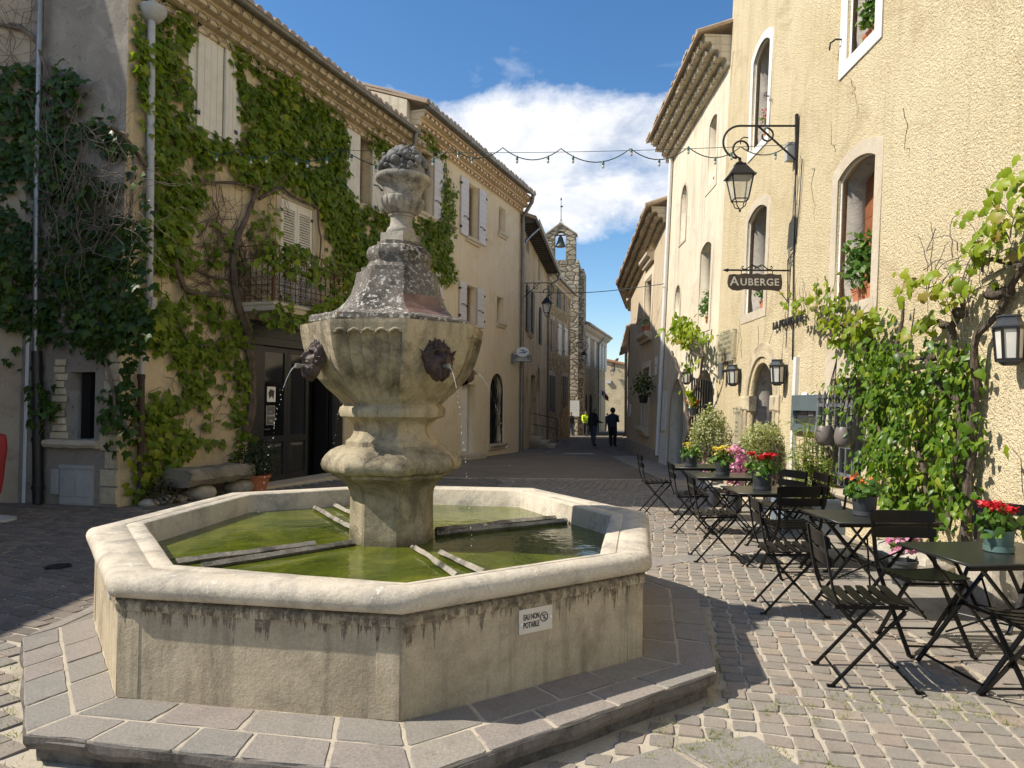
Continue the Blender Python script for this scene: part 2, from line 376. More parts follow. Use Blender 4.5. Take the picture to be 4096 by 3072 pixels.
m_curved = stucco('beige_render', (.52, .42, .29), (.60, .50, .36), (.42, .34, .25), 50, .35, big=.6, streak=.35, streakc=(.22, .19, .15))
m_plaster = stucco('pale_plaster_trim', (.62, .54, .42), (.70, .62, .49), None, 50, .3, streak=.3, streakc=(.35, .3, .24))
m_limewhite = stucco('white_lime_trim', (.72, .70, .64), (.80, .78, .73), (.58, .55, .49), 60, .4)
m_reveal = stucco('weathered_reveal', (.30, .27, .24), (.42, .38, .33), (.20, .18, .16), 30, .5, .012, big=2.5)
m_trimstone = stone('trim_stone', (.50, .42, .31), (.62, .54, .41), None, None, None, 60, .3)
m_quoin = stone('quoin_stone', (.52, .43, .28), (.66, .57, .40), (.30, .24, .16), None, None, 40, .6, dsc=1.6)
# fountain
m_basin = stone('basin_stone', (.46, .375, .25), (.58, .49, .345), (.29, .235, .16), None, (.48, .36, .20), 90, .5, dsc=1.9, damt=.6, streak=.4, drip=.60)
m_rim = stone('rim_stone', (.55, .475, .36), (.66, .59, .47), (.33, .30, .25), (.70, .65, .55), (.50, .40, .24), 90, .4, dsc=3., damt=.85, wsc=9., wth=.60)
m_column = stone('column_stone', (.37, .31, .205), (.54, .455, .305), (.12, .10, .068), None, (.50, .32, .10), 60, .8, dsc=2.4, damt=.85, streak=.6)
m_pier = stone('pier_stone', (.35, .29, .19), (.50, .42, .28), (.12, .10, .068), None, None, 60, .9, dsc=2.4, damt=.8, streak=.4, damp=.52)
m_lichen = stone('lichen_stone', (.13, .115, .095), (.24, .21, .175), (.045, .04, .034), (.60, .58, .51), (.46, .32, .10), 55, 1., dsc=3.2, damt=.9, wsc=34., wth=.535)
m_urn = stone('urn_stone', (.32, .29, .24), (.50, .455, .375), (.10, .095, .085), (.58, .56, .50), None, 60, 1., dsc=5., damt=.9, wsc=40., wth=.60)
m_fruit = stone('fruit_stone', (.17, .165, .155), (.33, .32, .30), (.05, .049, .047), None, None, 70, 1., dsc=8., damt=.9)
m_mask = plain('dark_bronze', (.06, .036, .028), .55, .2, .5, 14., .5, 60.)
m_slabs = rndmat('step_flags', [(0, (.27, .25, .215)), (.35, (.32, .29, .25)), (.6, (.335, .285, .25)), (.85, (.29, .27, .235)), (1, (.37, .33, .275))], .85, .65, 75, .8)
m_sand = stucco('joint_sand', (.44, .385, .30), (.52, .455, .355), (.28, .24, .185), 90, .5, .008, big=2.)
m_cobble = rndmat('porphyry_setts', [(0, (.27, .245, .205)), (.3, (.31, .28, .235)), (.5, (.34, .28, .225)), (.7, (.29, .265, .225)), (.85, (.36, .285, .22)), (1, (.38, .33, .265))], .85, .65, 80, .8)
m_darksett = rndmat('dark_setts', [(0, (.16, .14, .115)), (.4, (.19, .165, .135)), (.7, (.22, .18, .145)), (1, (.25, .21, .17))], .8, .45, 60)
m_ground = stucco('worn_asphalt', (.21, .18, .14), (.26, .22, .175), (.17, .145, .115), 160, .5, .006, big=.5, grain=.5)
m_aggr = stucco('exposed_aggregate', (.36, .32, .26), (.46, .41, .34), (.26, .23, .19), 130, .8, .01, big=1.2, grain=.75)
m_rock = stone('field_stone', (.40, .36, .29), (.56, .51, .42), (.22, .20, .17), (.68, .65, .58), None, 35, .8, dsc=3.)
# metals, wood, other
m_black = plain('black_painted_metal', (.012, .0125, .014), .42, 0, .2)
m_chair = plain('black_chair_paint', (.004, .0042, .0046), .36, 0, .25, 9., spec=.22)
m_tabletop = plain('dark_table_paint', (.022, .023, .020), .30, 0, .15, 3.)
m_zinc = plain('grey_zinc', (.27, .28, .29), .42, .75, .15, 4., dirt=(.2, .19, .18))
m_oldzinc = plain('dull_gutter_metal', (.22, .21, .19), .5, .6, .2, 3., dirt=(.15, .13, .11))
m_greypipe = plain('grey_pipe_paint', (.42, .43, .44), .5, 0, .1, 2., dirt=(.3, .29, .28))
m_whitepipe = plain('white_pipe', (.72, .71, .69), .4, 0, .06)
m_brownpipe = plain('rusty_pipe', (.07, .045, .035), .7, .2, .4, 5., .3)
m_shutter = plain('cream_shutter_paint', (.70, .66, .57), .55, 0, .05, 3., .15, 40., dirt=(.60, .55, .46))
m_lilac = plain('pale_lilac_shutter_paint', (.64, .61, .60), .55, 0, .05, 3.)
m_darkshut = plain('dark_shutter_wood', (.075, .068, .06), .7, 0, .3, 8., .3)
m_brownshut = plain('brown_shutter_wood', (.26, .18, .11), .7, 0, .3, 8., .3)
m_wood = plain('red_brown_wood', (.24, .085, .035), .45, 0, .25, 7., .2, 30.)
m_darkpaint = plain('charcoal_joinery', (.022, .023, .024), .35, 0, .2, 3.)
m_white = plain('white_paint', (.80, .79, .76), .5, 0, .04)
m_rust = plain('rusty_iron', (.12, .055, .03), .8, .3, .45, 12., .3)
m_glass = glassy('window_glass')
m_void = plain('dark_interior', (.02, .018, .016), .9, 0, .3, 1., spec=.1)
m_terra = plain('terracotta', (.46, .16, .075), .75, 0, .12, 6., .15)
m_tile = rndmat('clay_tile', [(0, (.38, .27, .18)), (.3, (.48, .36, .25)), (.6, (.40, .31, .23)), (.8, (.54, .43, .32)), (1, (.32, .25, .19))], .9, .6, 50)
m_tilepale = rndmat('pale_clay_tile', [(0, (.36, .30, .21)), (.5, (.48, .40, .29)), (1, (.56, .48, .36))], .9, .6, 50)
m_tilered = rndmat('clay_tile_red', [(0, (.40, .20, .10)), (.5, (.48, .26, .13)), (1, (.42, .24, .15))], .9, .4, 50)
m_bark = stone('vine_bark', (.11, .08, .06), (.19, .145, .11), (.05, .04, .03), None, None, 50, .9, dsc=6.)
m_twig = stone('dry_twig', (.15, .12, .095), (.24, .20, .16), (.08, .065, .05), None, None, 50, .6, dsc=6.)
def barkmat(name, c1, c2):
    mt, nt, b, o = newmat(name); g = noi(nt, pos(nt, (30, 30, 5)), 2.2, 6, .7, .6)
    nt.links.new(ramp(nt, g, [(.32, (.03, .025, .02)), (.5, c1), (.7, c2)]), b.inputs['Base Color']); b.inputs['Roughness'].default_value = .95; b.inputs['Specular IOR Level'].default_value = .1
    bump(nt, b, g, 1., .025); return mt
m_greybark = barkmat('grey_vine_bark', (.12, .095, .075), (.24, .20, .16))
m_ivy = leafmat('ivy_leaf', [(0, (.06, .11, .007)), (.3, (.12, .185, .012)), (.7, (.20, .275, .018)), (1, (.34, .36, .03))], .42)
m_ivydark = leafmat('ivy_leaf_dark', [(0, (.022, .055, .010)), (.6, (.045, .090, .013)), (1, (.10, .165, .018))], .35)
m_vine = leafmat('grape_leaf', [(0, (.13, .20, .012)), (.5, (.22, .30, .018)), (.85, (.32, .36, .03)), (1, (.30, .22, .06))], .38, tcol=(1.2, 1.25, .45))
m_shrub = leafmat('climber_leaf', [(0, (.04, .095, .010)), (.45, (.095, .18, .016)), (.8, (.19, .28, .028)), (1, (.33, .36, .05))], .36, .38)
m_varieg = leafmat('variegated_leaf', [(0, (.17, .21, .07)), (.4, (.30, .33, .13)), (.75, (.48, .48, .25)), (1, (.60, .58, .38))], .3)
m_bamboo = leafmat('bamboo_leaf', [(0, (.10, .17, .02)), (.5, (.20, .27, .04)), (1, (.40, .38, .12))], .35)
m_potleaf = leafmat('pot_plant_leaf', [(0, (.04, .10, .02)), (.6, (.10, .20, .03)), (1, (.22, .30, .06))], .3)
m_darkleaf = leafmat('box_leaf', [(0, (.015, .03, .010)), (1, (.04, .065, .02))], .2)
m_grass = leafmat('grass_blade', [(0, (.14, .19, .03)), (.6, (.26, .30, .06)), (1, (.42, .38, .12))], .35)
m_redfl = leafmat('red_petal', [(0, (.45, .005, .012)), (1, (.75, .03, .04))], .25, tcol=(1, 1, 1))
m_pinkfl = leafmat('pink_petal', [(0, (.62, .16, .32)), (1, (.85, .42, .58))], .25, tcol=(1, 1, 1))
m_yelfl = leafmat('yellow_petal', [(0, (.70, .48, .02)), (1, (.85, .70, .10))], .25, tcol=(1, 1, 1))
m_orfl = leafmat('orange_petal', [(0, (.75, .12, .03)), (1, (.85, .25, .08))], .25, tcol=(1, 1, 1))
def watermat():
    mt, nt, b, o = newmat('green_pond_water'); p = pos(nt)
    col = ramp(nt, noi(nt, p, 1.7, 8, .66, 1.1), [(.30, (.030, .045, .006)), (.48, (.075, .095, .010)), (.60, (.12, .135, .014)), (.78, (.20, .19, .035))])
    nt.links.new(col, b.inputs['Base Color']); b.inputs['Roughness'].default_value = .045; b.inputs['IOR'].default_value = 1.33
    n = N_(nt, 'ShaderNodeTexNoise'); n.inputs['Scale'].default_value = 11.; n.inputs['Detail'].default_value = 3; nt.links.new(p, n.inputs['Vector'])
    bump(nt, b, n.outputs['Fac'], .16, .03); return mt
m_water = watermat()
def dropmat():
    mt, nt, b, o = newmat('water_drop'); b.inputs['Base Color'].default_value = (.9, .93, .95, 1); b.inputs['Roughness'].default_value = .08
    b.inputs['Transmission Weight'].default_value = .6; b.inputs['IOR'].default_value = 1.33; return mt
m_drop = dropmat()
def lampglass():
    mt, nt, b, o = newmat('lantern_glass'); b.inputs['Base Color'].default_value = (.75, .75, .70, 1); b.inputs['Roughness'].default_value = .15
    t = N_(nt, 'ShaderNodeBsdfTransparent'); x = N_(nt, 'ShaderNodeMixShader'); x.inputs[0].default_value = .3
    nt.links.new(t.outputs[0], x.inputs[1]); nt.links.new(b.outputs[0], x.inputs[2]); nt.links.new(x.outputs[0], o.inputs[0]); return mt
m_lglass = lampglass()
m_frost = plain('frosted_lantern_pane', (.62, .60, .54), .35, 0, .1)
m_bulb = plain('bulb_glass', (.50, .50, .46), .12, 0, .05)
m_socket = plain('green_lamp_socket', (.02, .10, .08), .45)
m_cable = plain('green_black_cable', (.012, .04, .036), .5)
m_grey = plain('light_grey_plastic', (.42, .42, .41), .5, 0, .1)
m_sign_dark = plain('sign_grey', (.12, .12, .12), .5)
m_sign_brown = plain('weathered_sign_board', (.085, .065, .05), .6, 0, .3, 8., .2)
m_letter_pale = plain('pale_letter_paint', (.72, .66, .55), .6, 0, .15, 14.)
m_letter_dark = plain('dark_letter', (.03, .03, .032), .5)
m_blue = plain('blue_logo', (.02, .05, .22), .4)
m_potgrey = plain('anthracite_pot', (.05, .055, .062), .5, 0, .12)
m_potgreen = plain('grey_green_pot', (.10, .17, .15), .5, 0, .08)
m_potbrown = plain('taupe_pot', (.17, .145, .13), .4, 0, .1)
m_bluegrey = plain('blue_grey_planter', (.16, .20, .24), .6, 0, .1)
m_redcloth = plain('red_cloth', (.26, .008, .012), .6, 0, .15)
m_caseframe = plain('slate_menu_frame', (.10, .13, .14), .45, 0, .1)
def clearpane():
    mt, nt, b, o = newmat('clear_acrylic'); b.inputs['Base Color'].default_value = (.62, .58, .45, 1); b.inputs['Roughness'].default_value = .12
    t = N_(nt, 'ShaderNodeBsdfTransparent'); t.inputs[0].default_value = (.93, .93, .90, 1); x = N_(nt, 'ShaderNodeMixShader'); x.inputs[0].default_value = .28
    nt.links.new(t.outputs[0], x.inputs[1]); nt.links.new(b.outputs[0], x.inputs[2]); nt.links.new(x.outputs[0], o.inputs[0]); return mt
m_acrylic = clearpane()
def darkpane():
    mt, nt, b, o = newmat('menu_case_glass'); b.inputs['Base Color'].default_value = (.02, .022, .024, 1); b.inputs['Roughness'].default_value = .05
    t = N_(nt, 'ShaderNodeBsdfTransparent'); x = N_(nt, 'ShaderNodeMixShader'); x.inputs[0].default_value = .35
    nt.links.new(t.outputs[0], x.inputs[1]); nt.links.new(b.outputs[0], x.inputs[2]); nt.links.new(x.outputs[0], o.inputs[0]); return mt
m_casepane = darkpane()
# ------------------------------------------------------------------ ground and paving
def ground():
    xs = sorted(set([-400, -150, -60, -30] + list(np.arange(-16, 24.1, 2)) + [40, 80, 200, 400]))
    ys = [-60, -20, -5, 0, 4, 8, 12, 14] + list(range(16, 92, 4)) + [120, 200, 400, 900]
    b = MB(); vs = [(x, y, gz(x, y) - .03) for y in ys for x in xs]; n = len(xs)
    b.add(vs, [(j * n + i, j * n + i + 1, (j + 1) * n + i + 1, (j + 1) * n + i) for j in range(len(ys) - 1) for i in range(n - 1)])
    tag(P(b, 'ground', m_ground), kind='structure')
ground()
def sheet(name, poly, z, mt, cut=3.):
    """a flat paved patch that follows the fall of the street"""
    me = slab([poly], 0, .012); bm = bmesh.new(); bm.from_mesh(me)
    y0 = min(q[1] for q in poly); y1 = max(q[1] for q in poly); y = math.ceil(y0 / cut) * cut
    while y < y1:
        bmesh.ops.bisect_plane(bm, geom=bm.verts[:] + bm.edges[:] + bm.faces[:], plane_co=(0, y, 0), plane_no=(0, 1, 0)); y += cut
    for v in bm.verts: v.co.z += gz(v.co.x, v.co.y) + z - .012
    bm.to_mesh(me); bm.free()
    return tag(P(me, name, mt), kind='structure')
STEP = [(-.36, 2.74), (-2.079, 3.078), (-2.93, 4.29), (-2.86, 6.59), (-1.38, 7.70), (.339, 7.362), (1.456, 5.55), (1.121, 3.85)]
STEPG = [(x + (x + .87) * .015, y + (y - 5.22) * .015) for x, y in STEP]
def setts(name, poly, yaw, a, bw, gap, mt, holes=(), z=.0, jit=.07, bond=False, h=.0135, skip=None, seed=1):
    rs = random.Random(seed); c, s = math.cos(yaw), math.sin(yaw)
    loc = [(x * c + y * s, -x * s + y * c) for x, y in poly]
    u0, u1 = min(q[0] for q in loc), max(q[0] for q in loc); v0, v1 = min(q[1] for q in loc), max(q[1] for q in loc)
    b = MB(); nv = int((v1 - v0) / bw) + 1; nu = int((u1 - u0) / a) + 2
    cells = []
    for j in range(nv):
        sh = (a * .5 if j % 2 else 0.) if bond else rs.uniform(-.12, .12) * a
        for i in range(-1, nu): cells.append((u0 + i * a + sh, v0 + j * bw))
    X = np.array([(u + a / 2) * c - (v + bw / 2) * s for u, v in cells]); Y = np.array([(u + a / 2) * s + (v + bw / 2) * c for u, v in cells])
    ok = inside(poly, X, Y)
    for hp in holes: ok &= ~inside(hp, X, Y)
    for (u, v), good in zip(cells, ok):
        if not good or (skip and rs.random() < skip): continue
        g = gap / 2; q = [(u + g, v + g), (u + a - g, v + g), (u + a - g, v + bw - g), (u + g, v + bw - g)]
        q = [(x + rs.uniform(-1, 1) * jit * min(a, bw), y + rs.uniform(-1, 1) * jit * min(a, bw)) for x, y in q]
        mx, my = sum(p[0] for p in q) / 4, sum(p[1] for p in q) / 4
        k = .968; top = h + rs.uniform(-.0025, .003); tx, ty = rs.uniform(-.006, .006), rs.uniform(-.006, .006)
        # eight-sided stone: cut corners, a dressed edge
        o8 = []; 
        for e in range(4):
            p0, p1 = q[e], q[(e + 1) % 4]; t0, t1 = rs.uniform(.02, .09), rs.uniform(.02, .09)
            o8 += [(p0[0] + (p1[0] - p0[0]) * t0, p0[1] + (p1[1] - p0[1]) * t0), (p1[0] + (p0[0] - p1[0]) * t1, p1[1] + (p0[1] - p1[1]) * t1)]
        def W(p, zz): 
            x, y = p[0] * c - p[1] * s, p[0] * s + p[1] * c; return (x, y, gz(x, y) + z + zz)
        r0 = [W(p, -.01) for p in o8]
        r1 = [W((mx + (p[0] - mx) * .985, my + (p[1] - my) * .985), top - .004) for p in o8]
        r2 = [W((mx + (p[0] - mx) * k, my + (p[1] - my) * k), top + (p[0] - mx) * tx * 5 + (p[1] - my) * ty * 5) for p in o8]
        b.loft([r0, r1, r2], False, True, rs.random() * .98 + .01)
    return tag(P(b, name, mt), kind='structure')
Y13 = R(-13)
BANDX = lambda y: 2.80 + .012 * (y - 6)
front_slab = [(-2.4, 2.7), (-.30, 2.30), (.35, 2.42), (1.40, 2.75), (1.16, 3.42), (.72, 3.32), (-.36, 2.70), (-2.12, 3.04)]
cross = [(1.35, 6.85), (2.78, 7.75), (2.78, 8.08), (1.25, 7.18)]
sun_patch = [(-2.2, 1.9), (4.2, 1.9), (4.2, 3.3), (BANDX(3.6), 3.6), (BANDX(15), 15.), (-.2, 15.), (-.2, 7.75), (.36, 7.4), (1.48, 5.55), (1.14, 3.83), (-.36, 2.68), (-2.1, 3.05)]
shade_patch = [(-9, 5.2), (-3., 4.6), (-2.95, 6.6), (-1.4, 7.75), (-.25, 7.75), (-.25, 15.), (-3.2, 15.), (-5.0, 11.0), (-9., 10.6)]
sheet('sand_bed', [(-9.2, 1.5), (5., 1.5), (5., 3.4), (BANDX(3.4), 3.4), (BANDX(15.2), 15.2), (-3.6, 15.2), (-9.2, 10.7)], .006, m_sand)
setts('sett_paving', sun_patch, Y13, .132, .126, .018, m_cobble, [front_slab, cross, STEPG], seed=3)
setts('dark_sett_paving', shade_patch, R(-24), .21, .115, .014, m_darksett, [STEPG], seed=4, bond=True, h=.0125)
setts('corner_sett_paving', [(-4., 2.2), (-2.2, 2.2), (-2.12, 3.04), (-2.98, 4.28), (-3., 4.55), (-5, 4.9)], R(-30), .15, .13, .006, m_cobble, [STEPG], seed=6, jit=.04)
def flags(name, strips, mt, z=.0, h=.0145, seed=2, gap=.013):
    """rows of dressed slabs: each strip is (inner edge a, b, outer edge c, d, number)"""
    rs = random.Random(seed); b = MB()
    for (a, b_, c, d, n) in strips:
        a, b_, c, d = [Vector((q[0], q[1], 0)) for q in (a, b_, c, d)]
        cut = [0.]; 
        for i in range(n): cut.append(cut[-1] + rs.uniform(.75, 1.3))
        cut = [q / cut[-1] for q in cut]
        for i in range(n):
            L = (b_ - a).length; g = gap / 2 / L; t0, t1 = cut[i] + g, cut[i + 1] - g
            gi = gap / 2 / max(.05, (c - a).length)
            sk = rs.uniform(-.02, .02)
            def pt(t, s): return (a.lerp(b_, t + (sk if 0 < i < n - 1 else 0) * s)).lerp(c.lerp(d, t), gi + s * (1 - 2 * gi))
            q = [pt(t0, 0), pt(t1, 0), pt(t1, 1), pt(t0, 1)]
            mid = sum(q, Vector()) / 4; top = h + rs.uniform(-.0025, .0025); r_ = rs.random() * .98 + .01
            def ring(k, zz): 
                o = []
                for e in range(4):
                    p0, p1 = q[e], q[(e + 1) % 4]
                    for t in (.03, .35, .65, .97):
                        w = p0.lerp(p1, t); w = mid + (w - mid) * k; j = .004
                        o.append(Vector((w.x + rs.uniform(-j, j), w.y + rs.uniform(-j, j), gz(w.x, w.y) + z + zz)))
                return o
            b.loft([ring(1., -.01), ring(.997, top - .005), ring(.982, top)], False, True, r_)
    return b
bandstrips = [((BANDX(y), y), (BANDX(y + 4), y + 4), (BANDX(y) + .27, y), (BANDX(y + 4) + .27, y + 4), 9) for y in (3.0, 7.0, 11.0)]
tag(P(flags('slab_band', bandstrips + [((1.38, 6.87), (2.76, 7.75), (1.27, 7.18), (2.76, 8.05), 4)], m_slabs), 'slab_band', m_slabs), kind='structure')
fs = [((-2.14, 3.04), (-.37, 2.70), (-2.3, 2.75), (-.32, 2.34), 5), ((-.36, 2.70), (.72, 3.30), (-.28, 2.34), (.92, 2.98), 3), ((-.2, 2.33), (.94, 2.96), (.3, 2.3), (1.40, 2.76), 3), ((.74, 3.31), (.94, 3.0), (1.16, 3.42), (1.40, 2.78), 1)]
tag(P(flags('foreground_flagstones', fs, m_slabs, seed=9), 'foreground_flagstones', m_slabs), kind='structure')
sheet('aggregate_strip', [(BANDX(3.3) + .27, 3.3), (6, 3.3), (6, 24), (BANDX(24) + .27, 24)], .016, m_aggr)
sheet('street_asphalt', [(-.6, 15.2), (4.6, 15.2), (6., 40), (12, 72), (7, 72), (2.6, 44), (.1, 26), (-3.9, 15.2)], .004, m_ground)
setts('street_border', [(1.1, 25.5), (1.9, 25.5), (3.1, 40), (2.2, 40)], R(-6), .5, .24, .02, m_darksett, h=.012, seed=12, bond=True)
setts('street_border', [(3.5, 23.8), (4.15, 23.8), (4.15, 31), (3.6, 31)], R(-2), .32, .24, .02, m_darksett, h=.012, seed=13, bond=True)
# ------------------------------------------------------------------ the fountain
CX, CY = -.87, 5.22
fount = T('fountain', 'octagonal carved stone fountain with a fruit-topped urn, standing in a green pool', 'fountain', (CX, CY, 0))
INN = [(-.489, 3.345), (-1.733, 3.679), (-2.515, 4.901), (-2.35, 6.416), (-1.25, 7.09), (.086, 6.854), (.755, 5.418), (.504, 4.037)]
OUT = [(-.478, 3.165), (-1.925, 3.41), (-2.80, 4.70), (-2.60, 6.55), (-1.30, 7.30), (.246, 7.12), (1.08, 5.58), (.80, 4.03)]
def toward(pts, d):
    r = []
    for x, y in pts:
        v = Vector((CX - x, CY - y)); v.normalize(); r.append((x + v.x * d, y + v.y * d))
    return r
WALL = toward(OUT, .06)
def ringv(pts, z, sub=10, wob=0.):
    r = []; n = len(pts)
    for i in range(n):
        a, b = Vector((*pts[i], z)), Vector((*pts[(i + 1) % n], z))
        for k in range(sub):
            q = a.lerp(b, k / sub)
            if wob: q += Vector((noise3(q, 3, 1), noise3(q, 3, 5), noise3(q, 4, 9))) * wob
            r.append(q)
    return r
def lerp_poly(A, B, t): return [(a[0] + (b[0] - a[0]) * t, a[1] + (b[1] - a[1]) * t) for a, b in zip(A, B)]
ZR = .739
b = MB(); rr = .056; rings = [ringv(INN, .36), ringv(INN, ZR - .012, 10, .003), ringv(lerp_poly(INN, OUT, .04), ZR - .002, 10, .003)]
for s_, dz in ((.30, .001), (.315, -.004), (.345, -.004), (.36, .001), (.6, .003)): rings.append(ringv(lerp_poly(INN, OUT, s_), ZR + dz, 10, .001))
rings.append(ringv(toward(OUT, rr + .012), ZR + .003, 10, .001))
for k in range(0, 9):
    a = math.pi / 2 - math.pi * k / 8
    rings.append(ringv(toward(OUT, rr - rr * math.cos(a)), ZR - rr + rr * math.sin(a), 10, .002))
rings.append(ringv(toward(OUT, .08), ZR - 2 * rr, 10))
b.loft(rings); P(b, 'basin_rim', m_rim, fount, smooth=50)
b = MB()
b.loft([ringv(WALL, .145), ringv(WALL, .565, 10, .002), ringv(toward(OUT, .046), .567), ringv(toward(OUT, .042), .598), ringv(toward(OUT, .05), .612), ringv(toward(OUT, .08), ZR - 2 * rr + .002)])
bw = P(b, 'basin_wall', m_basin, fount, smooth=30)
for i in range(8):
    a_, c_ = Vector((*WALL[i], 0)), Vector((*WALL[(i + 1) % 8], 0)); pl_ = Plane(c_, a_ - c_); L_ = (a_ - c_).length
    for e0_, e1_ in ((.004, .115), (L_ - .115, L_ - .004)): P(slab([rect(e0_, .15, e1_, .563)], -.02, .004, .002), 'corner_strip', m_basin, bw, pl_.M)
PM[bw.name] = PM[fount.name]
WATER_Z = .578
w = slab([toward(INN, -.02)], WATER_Z - .2, WATER_Z); tag(P(w, 'water', m_water), kind='structure')
# the step: two rings of flagstones on a rough bed
MIDP = lerp_poly(WALL, STEP, .50); st = []
cnt = [4, 4, 4, 4, 4, 4, 4, 4]
for i in range(8):
    j = (i + 1) % 8; st.append((WALL[i], WALL[j], MIDP[i], MIDP[j], 4)); st.append((MIDP[i], MIDP[j], STEP[i], STEP[j], 5))
P(flags('step_flags', st, m_slabs, z=.128, h=.022, seed=21, gap=.019), 'step_flags', m_slabs, fount)
b = MB(); b.loft([ringv(toward(STEP, .010), .120, 14, .004), ringv(toward(STEP, .012), .1455, 14, .001), ringv(toward(WALL, .1), .1455, 14)]); P(b, 'step_mortar', m_sand, fount)
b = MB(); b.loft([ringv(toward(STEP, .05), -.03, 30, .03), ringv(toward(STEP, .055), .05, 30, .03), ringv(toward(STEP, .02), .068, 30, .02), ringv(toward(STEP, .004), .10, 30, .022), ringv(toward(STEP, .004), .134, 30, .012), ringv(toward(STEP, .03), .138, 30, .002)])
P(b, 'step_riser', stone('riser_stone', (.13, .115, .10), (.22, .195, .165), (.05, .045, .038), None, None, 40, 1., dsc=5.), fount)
# pedestal and bowl, an octagon with a corner a little right of the line of sight
A0 = R(-74.5)
def octr(r, z, sub=6, cx=CX, cy=CY, a0=A0, wob=0., seed=0.):
    v = [Vector((cx + r * math.cos(a0 + k * math.pi / 4), cy + r * math.sin(a0 + k * math.pi / 4), z)) for k in range(8)]; o = []
    for k in range(8):
        for t in range(sub):
            q = v[k].lerp(v[(k + 1) % 8], t / sub)
            if wob: q += Vector((noise3(q, 7, seed), noise3(q, 7, seed + 3), noise3(q, 7, seed + 6))) * wob
            o.append(q)
    return o
def prof(b, pts, cap=True, wob=.0, sub=6, **k): return b.loft([octr(r / .985, z, sub, wob=wob, **k) for r, z in pts], cap, cap)
b = MB(); prof(b, [(.300, .30), (.300, .60), (.297, .90), (.303, .94), (.325, .985), (.37, 1.025), (.42, 1.05), (.425, 1.052), (.432, 1.075)], wob=.004)
P(b, 'pier', m_pier, fount, smooth=35)
b = MB(); prof(b, [(.44, 1.077), (.470, 1.082), (.492, 1.10), (.505, 1.135), (.498, 1.17), (.475, 1.205), (.435, 1.235), (.39, 1.255), (.352, 1.268)], wob=.011)
P(b, 'pedestal_cushion', m_column, fount, smooth=40)
b = MB(); prof(b, [(.338, 1.265), (.335, 1.30), (.300, 1.325), (.283, 1.36), (.278, 1.40), (.290, 1.435), (.325, 1.462), (.36, 1.47), (.375, 1.478), (.386, 1.51), (.378, 1.54), (.362, 1.552), (.35, 1.568)], wob=.003)
P(b, 'pedestal_neck', m_column, fount, smooth=40)
# bowl with fluted faces
BP = [(1.558, .352), (1.575, .366), (1.62, .412), (1.68, .482), (1.74, .535), (1.80, .578), (1.86, .608), (1.92, .630), (1.98, .647), (2.04, .660), (2.10, .668), (2.125, .668)]
def bowl_r(z):
    for (z0, r0), (z1, r1) in zip(BP, BP[1:]):
        if z <= z1: return r0 + (r1 - r0) * (z - z0) / (z1 - z0)
    return BP[-1][1]
b = MB(); rings = []; NS = 50
for iz in range(91):
    z = 1.558 + (2.125 - 1.558) * iz / 90; r_ = bowl_r(z); v = [Vector((CX + r_ * math.cos(A0 + k * math.pi / 4), CY + r_ * math.sin(A0 + k * math.pi / 4), z)) for k in range(8)]; o = []
    for k in range(8):
        a, c = v[k], v[(k + 1) % 8]; nn = Vector((CX, CY, z)) - (a + c) / 2; nn.normalize()
        for t in range(NS):
            f = t / NS; q = a.lerp(c, f)
            if k % 2 == 1 and .04 < f < .96:
                g = (f - .04) / .92 * 5 % 1.; x = 2 * g - 1; w_ = (c - a).length / 10
                top = 2.05 - w_ * (1 - math.sqrt(max(0, 1 - x * x))); bot = 1.60
                if bot < z < top: q = q + nn * (.050 * math.sqrt(max(0., 1 - x * x)) * min(1, .25 + (z - bot) / .12))
                elif z < top + .016 and z > 1.9: q = q - nn * .007
            o.append(q)
    rings.append(o)
b.loft(rings, True, True); P(b, 'bowl', m_column, fount, smooth=32)
# everything above the bowl leans slightly
TILT = Matrix.Translation((CX + .012, CY, 2.12)) @ Matrix.Rotation(R(2.1), 4, 'Y') @ Matrix.Translation((-CX, -CY, -2.12))
b = MB(); prof(b, [(.60, 2.12), (.612, 2.128), (.612, 2.165), (.596, 2.178), (.575, 2.180), (.47, 2.205), (.42, 2.235), (.372, 2.285), (.336, 2.345), (.312, 2.42), (.300, 2.505), (.297, 2.51)], wob=.004, sub=10)
P(b, 'cone', m_lichen, fount, TILT, smooth=30)
b = MB(); prof(b, [(.290, 2.505), (.268, 2.512), (.268, 2.548), (.238, 2.556), (.224, 2.578), (.215, 2.60), (.222, 2.612), (.236, 2.64), (.236, 2.675), (.222, 2.705), (.20, 2.716), (.165, 2.722), (.165, 2.75), (.14, 2.752)], wob=.004)
P(b, 'cornice', m_lichen, fount, TILT, smooth=35)
b = MB(); sq = [Vector((CX + .148 * math.cos(A0 + k * math.pi / 2), CY + .148 * math.sin(A0 + k * math.pi / 2), 0)) for k in range(4)]
b.loft([[q + Vector((0, 0, z)) for q in sq] for z in (2.748, 2.822)], True, True); P(b, 'plinth', m_urn, fount, TILT)
b = MB(); b.lathe([(.104, 2.82), (.108, 2.835), (.10, 2.86), (.084, 2.875), (.078, 2.92), (.085, 2.945), (.095, 2.95), (.097, 2.962), (.085, 2.97)], 40, (CX, CY, 0))
P(b, 'urn_foot', m_urn, fount, TILT, smooth=40)
b = MB(); rings = []
for z, r_, am in ((2.965, .088, .1), (2.975, .105, .5), (2.995, .128, 1), (3.02, .146, 1), (3.045, .157, 1), (3.065, .160, .9), (3.08, .157, .6), (3.088, .148, .1)):
    rings.append([Vector((CX + (r_ + am * .012 * (abs(math.cos(a * 8)) ** .5 - .6)) * math.cos(a), CY + (r_ + am * .012 * (abs(math.cos(a * 8)) ** .5 - .6)) * math.sin(a), z)) for a in [2 * math.pi * k / 128 for k in range(128)]])
